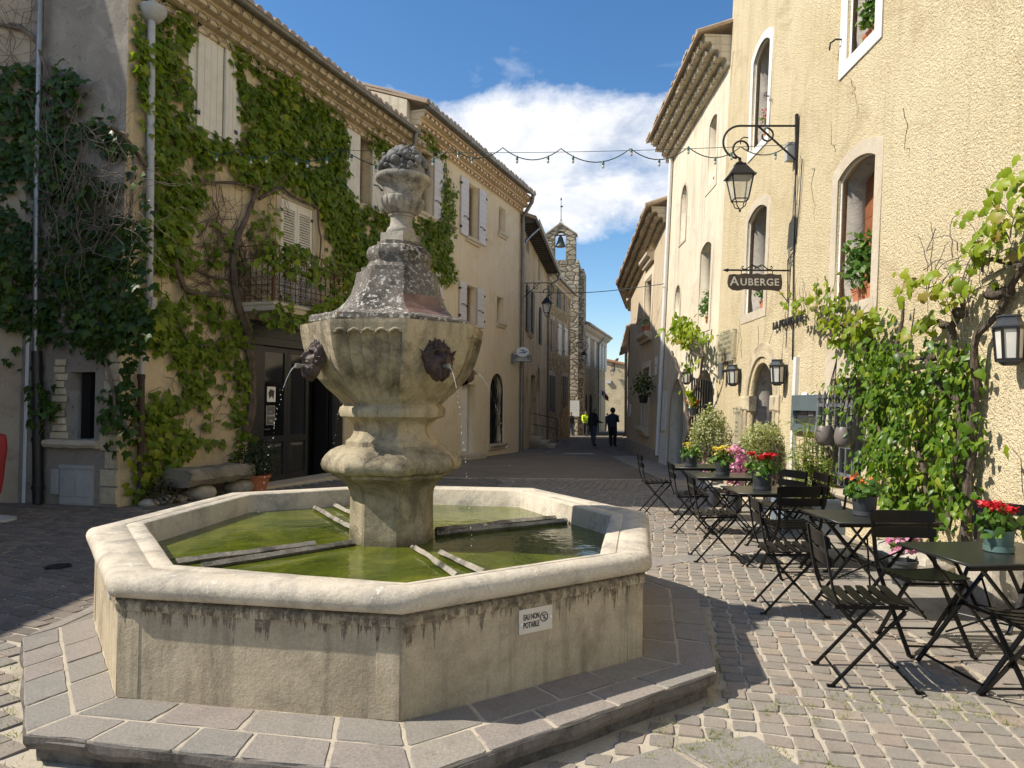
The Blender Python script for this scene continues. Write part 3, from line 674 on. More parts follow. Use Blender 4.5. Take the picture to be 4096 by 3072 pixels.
b.loft(rings, True, True); P(b, 'gadrooned_body', m_urn, fount, TILT, smooth=40)
b = MB(); b.lathe([(.14, 3.085), (.137, 3.11), (.14, 3.14), (.152, 3.17), (.175, 3.195), (.195, 3.205), (.205, 3.215), (.207, 3.235), (.200, 3.25), (.17, 3.255)], 48, (CX, CY, 0))
P(b, 'urn_lip', m_urn, fount, TILT, smooth=40)
b = MB(); rs = random.Random(5); b.ball((CX, CY, 3.26), .165, 20, sc=(1, 1, .95))
for i in range(150):
    z = rs.random() ** .8; a = rs.uniform(0, 6.283); el = z * 1.45; ca = math.cos(el)
    rad = .175; c = Vector((CX + rad * ca * math.cos(a), CY + rad * ca * math.sin(a), 3.262 + .185 * math.sin(el)))
    k = rs.random(); s_ = rs.uniform(.022, .040) if k > .4 else rs.uniform(.011, .017)
    M = Matrix.Translation(c) @ Matrix.Rotation(rs.uniform(0, 6), 4, Vector((rs.uniform(-1, 1), rs.uniform(-1, 1), rs.uniform(-1, 1))).normalized())
    if k < .4:
        for q in range(5): b.ball((rs.uniform(-.025, .025), rs.uniform(-.025, .025), rs.uniform(-.015, .015)), s_, 8, M)
    elif k < .75: b.ball((0, 0, 0), s_, 10, M, sc=(1, .9, .92))
    elif k < .9: b.ball((0, 0, 0), s_, 10, M, sc=(1.35, .8, .8))
    else:
        b.loft([[M @ Vector((s_ * rr_ * math.cos(t), s_ * rr_ * math.sin(t) * .7, zz * s_)) for t in [6.283 * w_ / 8 for w_ in range(8)]] for rr_, zz in ((.2, -.6), (1., -.2), (1.1, .1), (.5, .5), (.1, .3))], True, True)
P(b, 'fruit_heap', m_fruit, fount, TILT, smooth=50)
# brass plate screwed on the right front face of the cone
p1 = at_y('c9', 1155, 1095, CY - .42); 
fa = A0 + math.pi / 8; fn = Vector((math.cos(fa), math.sin(fa), 0)); ft = Vector((-math.sin(fa), math.cos(fa), 0))
def cone_pt(s_, z):
    rt = [(2.180, .575), (2.205, .47), (2.235, .42), (2.285, .372), (2.345, .336), (2.42, .312)]
    for (z0, r0), (z1, r1) in zip(rt, rt[1:]):
        if z <= z1: r_ = r0 + (r1 - r0) * (z - z0) / (z1 - z0); break
    return Vector((CX, CY, z)) + fn * (r_ / .985 * math.cos(math.pi / 8) + .006) + ft * s_
b = MB(); zz = [2.20, 2.235, 2.26, 2.285, 2.315, 2.345]; hw = [.165, .155, .15, .145, .14, .135]
b.loft([[cone_pt(-w_, z), cone_pt(w_, z), cone_pt(w_, z) - fn * .012, cone_pt(-w_, z) - fn * .012] for z, w_ in zip(zz, hw)], True, True)
tag(P(b, 'plate', plain('worn_copper_plate', (.20, .12, .095), .55, .35, .5, 7., .2), None, TILT), 'worn reddish metal plate screwed on the stone cone of the fountain', 'plaque')
# mask spouts on four faces
def mask(k):
    a = A0 + math.pi / 8 + k * math.pi / 2; nrm = Vector((math.cos(a), math.sin(a), .34)).normalized(); r_ = .615
    o = Vector((CX + r_ * math.cos(a) * .985, CY + r_ * math.sin(a) * .985, 1.875)); up = (Vector((0, 0, 1)) - nrm * nrm.z).normalized(); x = up.cross(nrm).normalized()
    M = Matrix((x, up, nrm)).transposed().to_4x4(); M.translation = o
    lab = ['dark bronze mask facing the café terrace, water pipe in its mouth', 'dark bronze mask on the far right face of the bowl', 'dark bronze mask on the hidden back face of the bowl', 'dark bronze mask in profile at the left of the bowl, spouting water'][k]
    b = MB(); n = 40; rings = []
    def relief(u, v):
        h = .055 * math.sqrt(max(0, 1 - (u / .098) ** 2 * .8 - (v / .15) ** 2 * .75))
        g = lambda cx, cy, sx, sy, am: am * math.exp(-((u - cx) / sx) ** 2 - ((v - cy) / sy) ** 2)
        h += g(0, -.005, .014, .035, .040) + g(0, -.03, .024, .014, .022)
        for s_ in (-1, 1):
            h += g(s_ * .036, .038, .028, .011, .022) - g(s_ * .034, .018, .018, .010, .022) + g(s_ * .045, -.025, .022, .025, .014) + g(s_ * .028, -.052, .02, .008, .012)
        h += g(0, -.062, .02, .012, -.012) + g(0, -.09, .03, .02, .018) + g(0, -.048, .03, .005, .010)
        if v > .055 or abs(u) > .075: h += .014 * math.sin(u * 130 + v * 60) * math.sin(v * 75 - u * 40)
        if v < -.085: h += .010 * math.sin(u * 180) 
        return h
    vs, fs = [], []; N2 = 46
    for j in range(N2 + 1):
        for i in range(N2 + 1):
            u = -1 + 2 * i / N2; v = -1 + 2 * j / N2
            d = max(abs(u), abs(v)); l = math.hypot(u, v); q = d / l if l > 1e-6 else 1.
            th = math.atan2(v, u); wob = 1 + .035 * math.sin(9 * th + k) + .02 * math.sin(17 * th)
            uu, vv = u * q * .105 * (wob if d > .9 else 1), v * q * .155 * (wob if d > .9 else 1)
            vs.append(Vector((uu, vv, relief(uu, vv) if d < .999 else -.03)))
    for j in range(N2):
        for i in range(N2): a_ = j * (N2 + 1) + i; fs.append((a_, a_ + 1, a_ + N2 + 2, a_ + N2 + 1))
    b.add([M @ q for q in vs], fs)
    for s_ in (-1, 1):
        for e in range(2):
            base = [(s_ * .085, .03, .01), (s_ * .085, -.045, .01), (s_ * .08, -.01, .045)]
            tip = (s_ * (.148 - e * .022), .06 - e * .06, .02)
            b.add([M @ Vector(q) for q in base + [tip]], [(0, 1, 2), (0, 2, 3), (1, 3, 2), (0, 3, 1)])
    root = P(b, 'mask_spout', m_mask, None, None, 60); tag(root, lab, 'mask', 'bronze masks round the fountain bowl')
    PM[root.name] = Matrix.Translation(root.location)
    mouth = M @ Vector((0, -.066, .03)); tipv = mouth + Vector((nrm.x, nrm.y, -.02)).normalized() * .085
    b = MB(); b.tube([mouth, tipv], .013, 12); b.tube([tipv - (tipv - mouth).normalized() * .02, tipv + (tipv - mouth).normalized() * .004], .017, 12)
    P(b, 'pipe', plain('spout_pipe', (.22, .21, .18), .5, .3, .2), root, smooth=40)
    return mouth, tipv, Vector((nrm.x, nrm.y, 0)).normalized()
JETL = ['thin water jet falling from the mask that faces the terrace', 'thin water jet on the far right side of the bowl', 'thin water jet behind the fountain pedestal', 'beaded water jet falling on the left of the bowl']
for k in range(4):
    mth_, tip, dr = mask(k)
    b = MB(); rs = random.Random(k + 3); v0 = [.62, .95, .9, .55][k]; t = 0.; pts = []
    T_end = (-.25 + math.sqrt(.0625 + 2 * 9.81 * (tip.z - WATER_Z))) / 9.81
    def jp(t): return tip + dr * (v0 * t) + Vector((0, 0, -.25 * t - 4.905 * t * t))
    b.tube([jp(q * .008) for q in range(int(.16 / .008))], [.0034 - .0001 * q for q in range(20)], 6)
    t = .16
    while t < T_end:
        c = jp(t) + Vector((rs.gauss(0, .004), rs.gauss(0, .004), 0)); r_ = rs.uniform(.0016, .0042)
        b.ball(c, r_, 6, sc=(1, 1, rs.uniform(1, 1.7)))
        if rs.random() < .35: b.ball(c + Vector((rs.gauss(0, .02), rs.gauss(0, .02), rs.gauss(0, .02))), r_ * .5, 5)
        t += rs.uniform(.005, .02)
    tag(P(b, 'water_jet', m_drop, smooth=True), JETL[k], 'water jet', 'water jets of the fountain')
# pairs of stone rails that carry buckets, from pier to rim
def rail(name, a, c, par, w=.046):
    b = MB(); a, c = Vector(a), Vector(c); n = 14; pts = []
    for i in range(n + 1):
        q = a.lerp(c, i / n); pts.append(q + Vector((noise3(q, 6, 2) * .007, noise3(q, 6, 4) * .007, noise3(q, 5, 7) * .005)))
    b.tube(pts, [w * .5 * (1 + .3 * noise3(q, 9, 3)) for q in pts], 4, flat=1.); return P(b, name, m_railst, par)
m_railst = stone('crusted_stone', (.26, .23, .18), (.40, .36, .29), (.03, .027, .022), (.50, .47, .40), (.36, .18, .06), 45, .9, dsc=3., damt=.98, wsc=14., wth=.60)
ZW = WATER_Z + .02
for c1_, c2_ in ((('c4', 765, 1500), ('c4', 1010, 1665)), (('c4', 915, 1535), ('c4', 1160, 1650)), (('k1', 1520, 515), ('k1', 640, 630)), (('k1', 1770, 505), ('k1', 800, 655)),
                 (('k2', 385, 428), ('k2', 1140, 348)), (('k2', 385, 452), ('k2', 1212, 368)), (('k1', 1765, 425), ('k1', 1515, 285)), (('k1', 1775, 335), ('k1', 1640, 270))):
    rail('stone_rail', on_z(*c1_, ZW), on_z(*c2_, ZW), fount)
# sign on the basin: the reading side of the right front face
e0, e1 = Vector((*WALL[7], 0)), Vector((*WALL[0], 0)); fpl = Plane(Vector((*WALL[0], 0)), (e0 - e1))
c0 = fpl.uv('k2', 1018, 993, .006)
sg = P(slab([rect(c0[0] - .105, c0[1] - .062, c0[0] + .105, c0[1] + .062)], .001, .006, .002), 'sign', plain('pale_sign_plate', (.62, .58, .50), .4, .1, .06), None, fpl.M)
tag(sg, 'small rectangular plate reading eau non potable, screwed on the basin', 'sign'); PM[sg.name] = Matrix.Translation(sg.location)
def put(pl, u, v, w, rot=0.): return pl.M @ Matrix.Translation((u, v, w)) @ Matrix.Rotation(rot, 4, 'Z')
P(merge((fit(text('EAU NON', .05, .0008, off=.0012), .098, .030), put(fpl, c0[0] - .078, c0[1] + .006, .0068)), (fit(text('POTABLE', .05, .0008, off=.0012), .098, .030), put(fpl, c0[0] - .078, c0[1] - .034, .0068))), 'lettering', m_letter_dark, sg)
b = MB(); C2 = put(fpl, c0[0] + .050, c0[1] + .008, .0075)
b.tube([C2 @ Vector((.023 * math.cos(t), .023 * math.sin(t), 0)) for t in [6.283 * k / 24 for k in range(24)]], .0022, 6, closed=True)
b.bar(C2 @ Vector((-.016, .016, 0)), C2 @ Vector((.016, -.016, 0)), .003); b.bar(C2 @ Vector((-.006, -.004, 0)), C2 @ Vector((.008, -.004, 0)), .003); b.bar(C2 @ Vector((-.004, -.012, 0)), C2 @ Vector((.006, -.012, 0)), .003); b.bar(C2 @ Vector((-.008, .008, 0)), C2 @ Vector((.01, .008, 0)), .004)
P(b, 'pictogram', m_letter_dark, sg)
b = MB()
for s_ in (-.092, .092): b = MB(); b.lathe([(.009, 0), (.009, .003), (.005, .005)], 12, M=put(fpl, c0[0] + s_, c0[1] - .012 + (s_ > 0) * .015, .006)); P(b, 'screw', m_white, sg)
# same plate seen edge-on at the left face
e0, e1 = Vector((*WALL[1], 0)), Vector((*WALL[2], 0)); lpl = Plane(e1, (e0 - e1)); c1_ = lpl.uv('k3', 830, 250, .006)
sg2 = P(slab([rect(c1_[0] - .11, c1_[1] - .065, c1_[0] + .11, c1_[1] + .065)], .004, .012, .002), 'sign', m_grey, None, lpl.M); tag(sg2, 'grey plate seen nearly edge-on at the left face of the basin', 'sign')
# ------------------------------------------------------------------ left side of the square
def uvrect(pl, c, x0, y0, x1, y1, off=0.):
    """upright rectangle on a wall from its left-bottom and right-top sight lines (mean of both ends)"""
    a, b_ = pl.uv(c, x0, y0, off), pl.uv(c, x1, y1, off); return (min(a[0], b_[0]), min(a[1], b_[1]), max(a[0], b_[0]), max(a[1], b_[1]))
def planks(pl, u0, v0, u1, v1, w, t=.028, n=4, horiz=False, gap=.006, bat=True):
    b = MB(); rs = random.Random(int(u0 * 100) + int(v0 * 10))
    if horiz:
        k = max(3, int((v1 - v0) / .17))
        for i in range(k): b.bx((u0, v0 + (v1 - v0) * i / k + gap / 2, w), (u1, v0 + (v1 - v0) * (i + 1) / k - gap / 2, w + t + rs.uniform(-.001, .001)))
    else:
        for i in range(n): b.bx((u0 + (u1 - u0) * i / n + gap / 2, v0, w), (u0 + (u1 - u0) * (i + 1) / n - gap / 2, v1, w + t + rs.uniform(-.001, .001)))
    b.bx((u0 + .005, v0 + .02, w - .018), (u1 - .005, v1 - .02, w - .001))
    for i in range(n):
        for vv in (v0 + .18, v1 - .2):
            uu = u0 + (u1 - u0) * (i + .5) / n; b.lathe([(.011, 0), (.011, .003), (.004, .006)], 8, M=Matrix.Translation((uu, vv, w + t)))
    return b
def shutter(parent, pl, u0, v0, u1, v1, mt, w=.03, n=4, horiz=False, style='plank', latch=None, M=None):
    MM = pl.M if M is None else pl.M @ M
    if style == 'louvre':
        b = MB(); t = .035
        for lo, hi in (((u0, v0), (u0 + .07, v1)), ((u1 - .07, v0), (u1, v1)), ((u0 + .07, v0), (u1 - .07, v0 + .1)), ((u0 + .07, v1 - .16), (u1 - .07, v1)), ((u0 + .07, (v0 + v1) / 2 - .05), (u1 - .07, (v0 + v1) / 2 + .05))):
            b.bx((*lo, w), (*hi, w + t))
        y = v0 + .11
        while y < v1 - .17:
            b.box(((u0 + u1) / 2, y + .02, w + .014), (u1 - u0 - .142, .05, .008), None) if False else b.add([Vector(((u0 + .071), y + .042, w + .002)), Vector((u1 - .071, y + .042, w + .002)), Vector((u1 - .071, y, w + .032)), Vector((u0 + .071, y, w + .032)), Vector((u0 + .071, y + .05, w + .006)), Vector((u1 - .071, y + .05, w + .006)), Vector((u1 - .071, y + .008, w + .036)), Vector((u0 + .071, y + .008, w + .036))], [(0, 1, 2, 3), (7, 6, 5, 4), (0, 4, 5, 1), (2, 6, 7, 3), (0, 3, 7, 4), (1, 5, 6, 2)]); y += .052
    else: b = planks(pl, u0, v0, u1, v1, w, .028, n, horiz)
    o = P(b, 'shutter', mt, parent, MM)
    b = MB()
    for vv in (v0 + .22, v1 - .22): b.bx((u0 - .03 if latch != 'R' else u1 - .05, vv - .03, w - .005), (u0 + .05 if latch != 'R' else u1 + .03, vv + .03, w + .045))
    P(b, 'hinge', m_black, o, MM)
    return o
def arrest(parent, pl, u, v, L=.32):
    b = MB(); b.tube([(u - L / 2, v, .06), (u - L / 4, v + .015, .09), (u, v, .10), (u + L / 4, v - .015, .09), (u + L / 2, v - .03, .07)], .011, 6); b.ball((u + L / 2, v - .03, .08), .028, 8); b.ball((u - L / 2, v, .07), .022, 8)
    P(b, 'shutter_latch', m_black, parent, pl.M, smooth=True)
def window(parent, pl, hole, depth, name='window', frame=.05, fm=None, glass=None, mull=True, bars=1, W_=None):
    """frame and panes set back in an opening"""
    u0, u1 = min(q[0] for q in hole), max(q[0] for q in hole); v0, v1 = min(q[1] for q in hole), max(q[1] for q in hole)
    o = P(slab([grow(hole, .004), grow(hole, -frame)], -depth - .05, -depth), name, fm or m_brownshut, parent, pl.M)
    P(slab([grow(hole, .01)], -depth - .04, -depth - .03), 'pane', glass or m_glass, o, pl.M)
    if mull:
        b = MB(); c = (u0 + u1) / 2; b.bx((c - .025, v0, -depth - .045), (c + .025, v1 - (v1 - v0) * .03, -depth + .008))
        for k in range(bars): y = v0 + (v1 - v0) * (k + 1) / (bars + 1); b.bx((u0, y - .015, -depth - .045), (u1, y + .015, -depth + .004))
        P(b, 'glazing_bar', fm or m_brownshut, o, pl.M)
    return o
def sill(parent, pl, u0, u1, v, h=.12, out=.10, mt=None):
    prof_ = [(0, 0), (out * .45, 0), (out * .55, h * .35), (out * .85, h * .5), (out, h * .65), (out, h), (0, h)]
    b = MB(); b.loft([[Vector((u, v - h + q[1], q[0] - .02 * (q[0] == 0))) for q in prof_] for u in (u0, u1)], True, True)
    return P(b, 'sill', mt or m_plaster, parent, pl.M)
def genoise(parent, pl, u0, u1, vtop, rows, step=.13, pitch=.21, mt=None, mm=None, h=.125, name='eaves'):
    b = MB(); rs = random.Random(3)
    for r_ in range(rows):
        v = vtop - (rows - r_) * h; w1 = step * (r_ + 1); w0 = step * r_ - .02
        n = int((u1 - u0) / pitch); off = (r_ % 2) * pitch / 2
        for i in range(n):
            u = u0 + off + (i + .5) * pitch; ra = pitch * .47; dv = rs.uniform(-.006, .006); dw = rs.uniform(-.015, .008)
            oo = [(u + ra * math.cos(math.pi * k / 7), v + dv + ra * .82 * math.sin(math.pi * k / 7)) for k in range(8)]
            ii = [(u + (ra - .018) * math.cos(math.pi * k / 7), v + dv + (ra - .02) * .82 * math.sin(math.pi * k / 7)) for k in range(7, -1, -1)]
            ring = oo + ii
            b.loft([[Vector((*q, w0)) for q in ring], [Vector((*q, w1 + dw)) for q in ring]], True, True, rs.random() * .98 + .01)
            b.cm = 1; b.loft([[Vector((*q, w0)) for q in ii], [Vector((*q, w1 + dw - .012 - .02 * rs.random())) for q in ii]], False, True); b.cm = 0
        b.cm = 1; b.bx((u0, v + h * .70, -.02), (u1, v + h * .995, w1 - .06)); b.bx((u0, v - .004, -.02), (u1, v + h * .655, w0 + (w1 - w0) * .55)); b.cm = 0
    return P(b, name, [mt or m_tile, mm or m_plaster], parent, pl.M)
def roof_edge(parent, pl, u0, u1, v, w, depth=5., pitch=.22, slope=.36, mt=None, ends=True):
    b = MB(); rs = random.Random(8); n = int((u1 - u0) / pitch)
    def pt(u, s_, k): return Vector((u, v + s_ * slope + k, w - s_))
    for i in range(n + 1):
        u = u0 + i * pitch; ra = pitch * .45; s0 = rs.uniform(-.05, .02); segs = [s0, .5, 1.2, depth] if True else []
        rings = [[pt(u + ra * math.cos(math.pi * k / 6), s_, ra * .9 * math.sin(math.pi * k / 6) + .02 * (j % 2 == 0) * (j > 0)) for k in range(7)] for j, s_ in enumerate(segs)]
        b.loft(rings, True, True, rs.random() * .98 + .01, closed=True)
    b.add([pt(u0 - .1, -.02, 0), pt(u1 + .1, -.02, 0), pt(u1 + .1, depth, 0), pt(u0 - .1, depth, 0), pt(u0 - .1, -.02, -.06), pt(u1 + .1, -.02, -.06), pt(u1 + .1, depth, -.06), pt(u0 - .1, depth, -.06)], [(0, 1, 2, 3), (7, 6, 5, 4), (0, 4, 5, 1), (1, 5, 6, 2), (2, 6, 7, 3), (3, 7, 4, 0)], .3)
    return P(b, 'roof', mt or m_tile, parent, pl.M)
def gutter(parent, pl, u0, u1, v, w, r=.075, mt=None):
    b = MB(); n = 10; o_ = [(math.cos(math.pi + math.pi * k / n) * r, math.sin(math.pi + math.pi * k / n) * r) for k in range(n + 1)]
    i_ = [(x * .93, y * .93) for x, y in reversed(o_)]; sec = [(-r - .01, .01)] + o_ + [(r + .012, .012), (r + .012, -.004)] + i_
    b.loft([[Vector((u, v + y, w + x)) for x, y in sec] for u in (u0, u1)], True, True)
    k = int((u1 - u0) / .75)
    for i in range(k):
        u = u0 + (i + .5) * .75; b.loft([[Vector((uu, v + y * 1.08, w + x * 1.08)) for x, y in o_] + [Vector((uu, v + y, w + x)) for x, y in reversed(o_)] for uu in (u - .015, u + .015)], True, True)
    return P(b, 'gutter', mt or m_oldzinc, parent, pl.M, smooth=40)
def pipe(parent, pts, r, mt, collars=(), name='downpipe', n=12):
    b = MB(); b.tube(pts, r, n)
    for q, d in collars: q = Vector(q); d = Vector(d).normalized(); b.tube([q - d * .035, q + d * .035], r * 1.18, n)
    return P(b, name, mt, parent, smooth=50)
PLA = Plane((-5.75, 10.4, 0), (.357, .934, 0))
uAB = PLA.uv('c3', 1095, 300)[0]; uBE = PLA.uv('c5', 484, 1000)[0]
vA, vB = 8.35, 9.25
# ---- the ivy house
ivyh = T('ivy_house', 'old ochre house covered in climbing vine, with a black shopfront and rusty balcony', 'house', PLA.p)
sL, sB = PLA.uv('c2', 1560, 1490); sR, _ = PLA.uv('f', 1378, 1700); sT = PLA.uv('c2', 1600, 440)[1]; sB = .02
shop = rect(sL, -.1, sR, sT)
w2 = uvrect(PLA, 'c1', 1775, 1300, 1975, 1330); bz = PLA.uv('c2', 1600, 352)[1]
w2r = rect(w2[0], bz + .02, w2[2], w2[3])
w3 = PLA.uv('c3', 675, 225); w3b = PLA.uv('c3', 760, 860); w3l = PLA.uv('c3', 565, 160)[0]; w3r = PLA.uv('c3', 855, 500)[0]
w3t = (PLA.uv('c3', 565, 148)[1] + PLA.uv('c3', 855, 300)[1]) / 2; w3bo = (PLA.uv('c3', 565, 795)[1] + PLA.uv('c3', 855, 920)[1]) / 2
w3h = rect(w3[0], w3bo + .08, w3b[0], w3t - .03)
w1 = (PLA.uv('c1', 1232, 500)[0], (PLA.uv('c1', 1232, 820)[1] + PLA.uv('c1', 1415, 862)[1]) / 2, PLA.uv('c1', 1480, 500)[0], (PLA.uv('c1', 1235, 108)[1] + PLA.uv('c1', 1425, 172)[1]) / 2)
w1h = rect(w1[0] + .05, w1[1] + .05, w1[2] - .05, w1[3] - .05)
wl = slab([[(0, -.4), (uAB, -.4), (uAB, vA), (0, vA)], shop, w2r, w3h, w1h], -.45, 0)
P(wl, 'wall', m_ivyhouse, ivyh, PLA.M)
b = MB(); b.bx((.02, -.3, -.8), (uAB - .02, vA, -.62)); P(b, 'inner_wall', m_void, ivyh, PLA.M)
for hole, nm in ((w1h, 0), (w3h, 1)): window(ivyh, PLA, hole, .30)
for q in (rect(w1[0] - .16, w1[1] - .1, w1[2] + .16, w1[3] + .1),): addpoly('window_surround', [q, w1h], 0., .02, m_limewhite, ivyh, PLA)
addpoly('window_surround', [rect(w3[0] - .12, w3bo - .05, w3b[0] + .12, w3t + .08), w3h], 0., .015, m_trimstone, ivyh, PLA)
addpoly('window_surround', [rect(w2[0] - .14, bz + .02, w2[2] + .16, w2[3] + .12), rect(w2[0], bz + .0201, w2[2], w2[3])], 0., .015, m_trimstone, ivyh, PLA)
u_m = PLA.uv('c1', 1425, 500)[0]
shutter(ivyh, PLA, w1[0], w1[1], (w1[0] + w1[2]) / 2 + .12, w1[3], m_shutter, .035, 4)
mm_ = Matrix.Translation((w1[2], 0, .04)) @ Matrix.Rotation(R(9), 4, 'Y') @ Matrix.Translation((-w1[2], 0, -.04))
shutter(ivyh, PLA, (w1[0] + w1[2]) / 2 + .13, w1[1] - .02, w1[2], w1[3], m_shutter, .03, 3, latch='R', M=mm_)
shutter(ivyh, PLA, w3l, w3bo, w3[0] - .02, w3t, m_shutter, .035, 4); shutter(ivyh, PLA, w3b[0] + .02, w3bo, w3r, w3t, m_shutter, .035, 4, latch='R')
arrest(ivyh, PLA, w3b[0] + .25, w3bo + .6)
cmid = (w2[0] + w2[2]) / 2
shutter(ivyh, PLA, w2[0] + .01, bz + .05, cmid - .005, w2[3] - .01, m_shutter, -.03, style='louvre'); shutter(ivyh, PLA, cmid + .005, bz + .05, w2[2] - .01, w2[3] - .01, m_shutter, -.03, style='louvre', latch='R')
# shopfront joinery
b = MB(); wd = -.14
du = (sR - sL); dT = sT - .42
b.bx((sL, dT, wd), (sR, sT, wd + .10)); b.bx((sL, dT - .02, wd), (sR, dT + .05, wd + .16)); b.bx((sL, sT - .07, wd), (sR, sT, wd + .17)); b.bx((sL, dT + .14, wd), (sR, sT - .13, wd + .115))
P(b, 'fascia', m_darkpaint, ivyh, PLA.M)
d0, d1 = PLA.uv('c2', 1668, 1000)[0], PLA.uv('c2', 1968, 1000)[0]; d2 = PLA.uv('c2', 2115, 1000)[0]; dm = PLA.uv('c2', 1835, 1000)[0]
b = MB(); b.bx((sL, -.05, wd), (d0, dT - .02, wd + .09)); b.bx((sL + .03, .35, wd + .09), (d0 - .03, .9, wd + .1)); P(b, 'pilaster', m_darkpaint, ivyh, PLA.M); b = MB(); b.bx((d2, -.05, wd), (sR, dT - .02, wd + .09)); b.bx((d2 + .06, .2, wd + .09), (sR - .06, .85, wd + .11)); b.bx((d2 + .06, 1., wd + .09), (sR - .06, dT - .2, wd + .1)); P(b, 'pilaster', m_darkpaint, ivyh, PLA.M)
def door_leaf(u0, u1, z0, z1, w):
    t = .045; pz = z0 + (z1 - z0) * .32; b = MB()
    for lo, hi in (((u0, z0), (u0 + .09, z1)), ((u1 - .09, z0), (u1, z1)), ((u0 + .09, z1 - .1), (u1 - .09, z1)), ((u0 + .09, pz - .06), (u1 - .09, pz + .06)), ((u0 + .09, z0), (u1 - .09, z0 + .14))): b.bx((*lo, w), (*hi, w + t))
    b.bx((u0 + .08, z0 + .1, w + .005), (u1 - .08, pz, w + .02)); c = (u0 + u1) / 2
    b.loft([[Vector((x, y, w + zz)) for x, y in rect(u0 + .13 + k, z0 + .19 + k, u1 - .13 - k, pz - .1 - k)] for zz, k in ((.02, 0), (.04, .05))], False, True)
    o = P(b, 'door', m_darkpaint, ivyh, PLA.M)
    P(slab([rect(u0 + .085, pz + .05, u1 - .085, z1 - .09)], w + .012, w + .02), 'pane', m_glass, o, PLA.M); return o
dl = door_leaf(d0 + .005, dm - .004, sB, dT - .03, wd + .02); dr_ = door_leaf(dm + .004, d1, sB, dT - .03, wd + .02)
b = MB(); b.tube([(d0 + .06, 1.05, wd + .07), (d0 + .06, 1.05, wd + .12), (d0 + .2, 1.05, wd + .12)], .011, 8); P(b, 'handle', m_zinc, dl, PLA.M)
b = MB(); b.bx((d1 + .03, -.05, wd - .35), (d1 + .08, dT, wd - .02)); b.bx((d2 - .05, -.05, wd - .35), (d2 - .01, dT, wd - .02)); P(b, 'doorway', m_darkpaint, ivyh, PLA.M)
# papers on the door glass
def poster(cu, cv, w, h, mt, lab):
    o = P(slab([rect(cu - w / 2, cv - h / 2, cu + w / 2, cv + h / 2)], 0, .003), 'poster', mt, None, PLA.M @ Matrix.Translation((0, 0, wd + .044))); tag(o, lab, 'poster'); PM[o.name] = Matrix.Translation(o.location); return o
a = PLA.uv('c2', 1740, 912); po = poster(a[0] - .0, a[1], .24, .29, m_white, 'white poster with a black folded shape on the dark shop door')
P(slab([[(a[0] - .085, a[1] + .03), (a[0] - .03, a[1] + .10), (a[0] + .085, a[1] + .07), (a[0] + .06, a[1] - .10), (a[0] + .01, a[1] - .03), (a[0] - .05, a[1] - .09)]], .003, .005), 'print', m_letter_dark, po, PLA.M @ Matrix.Translation((0, 0, wd + .044)))
a = PLA.uv('c2', 1735, 1045); po = poster(a[0], a[1], .25, .37, m_sign_dark, 'black card reading la galerie under the white poster')
mm2 = PLA.M @ Matrix.Translation((a[0], a[1], wd + .0475))
P(merge((text('LA GALERIE', .048, .0006), mm2 @ Matrix.Translation((0, -.02, 0))), (text('EXPOSITION', .018, .0006), mm2 @ Matrix.Translation((0, .06, 0))), (text('06 61 76 51 25\nwww', .018, .0006), mm2 @ Matrix.Translation((0, -.10, 0)))), 'lettering', m_white, po)
P(slab([rect(a[0] - .12, a[1] - .18, a[0] + .12, a[1] + .18), rect(a[0] - .116, a[1] - .176, a[0] + .116, a[1] + .176)], .003, .0042), 'border', m_white, po, PLA.M @ Matrix.Translation((0, 0, wd + .044)))
# balcony
bu0 = PLA.uv('c2', 1497, 330)[0]; bu1 = bu0 + 2.9; BW = .80
b = MB(); b.bx((bu0, bz - .16, -.02), (bu1, bz, BW)); b.bx((bu0 - .02, bz - .06, -.01), (bu1 + .02, bz - .02, BW + .03)); balc = P(b, 'balcony', m_trimstone, ivyh, PLA.M)
b = MB(); bh = 1.0
def railrun(p0, p1, n):
    p0, p1 = Vector(p0), Vector(p1)
    for z in (.06, .30, bh - .22, bh): b.bar(p0 + Vector((0, z, 0)), p1 + Vector((0, z, 0)), .014, .014, up=(0, 1, 0))
    for i in range(n + 1):
        q = p0.lerp(p1, i / n); b.tube([q + Vector((0, .02, 0)), q + Vector((0, bh, 0))], .009, 6)
        for z in (.18, .5, .62): b.ball(q + Vector((0, z, 0)), .02, 6)
        if i < n:
            d = (p1 - p0) / n; c = q + d / 2
            for z0, rr_ in ((.16, .035), (.42, .03), (.70, .03), (bh - .11, .045)):
                b.tube([c + d.normalized() * (rr_ * math.cos(t)) + Vector((0, z0 + rr_ * 1.5 * math.sin(t), 0)) for t in [6.283 * k / 10 for k in range(10)]], .006, 4, closed=True)
railrun((bu0 + .02, bz, .02), (bu0 + .02, bz, BW - .02), 6); railrun((bu0 + .02, bz, BW - .02), (bu1 - .02, bz, BW - .02), 19); railrun((bu1 - .02, bz, BW - .02), (bu1 - .02, bz, .02), 6)
b.bx((bu0 - .005, bz, BW - .045), (bu0 + .04, bz + bh + .05, BW)); P(b, 'railing', m_rust, balc, PLA.M)
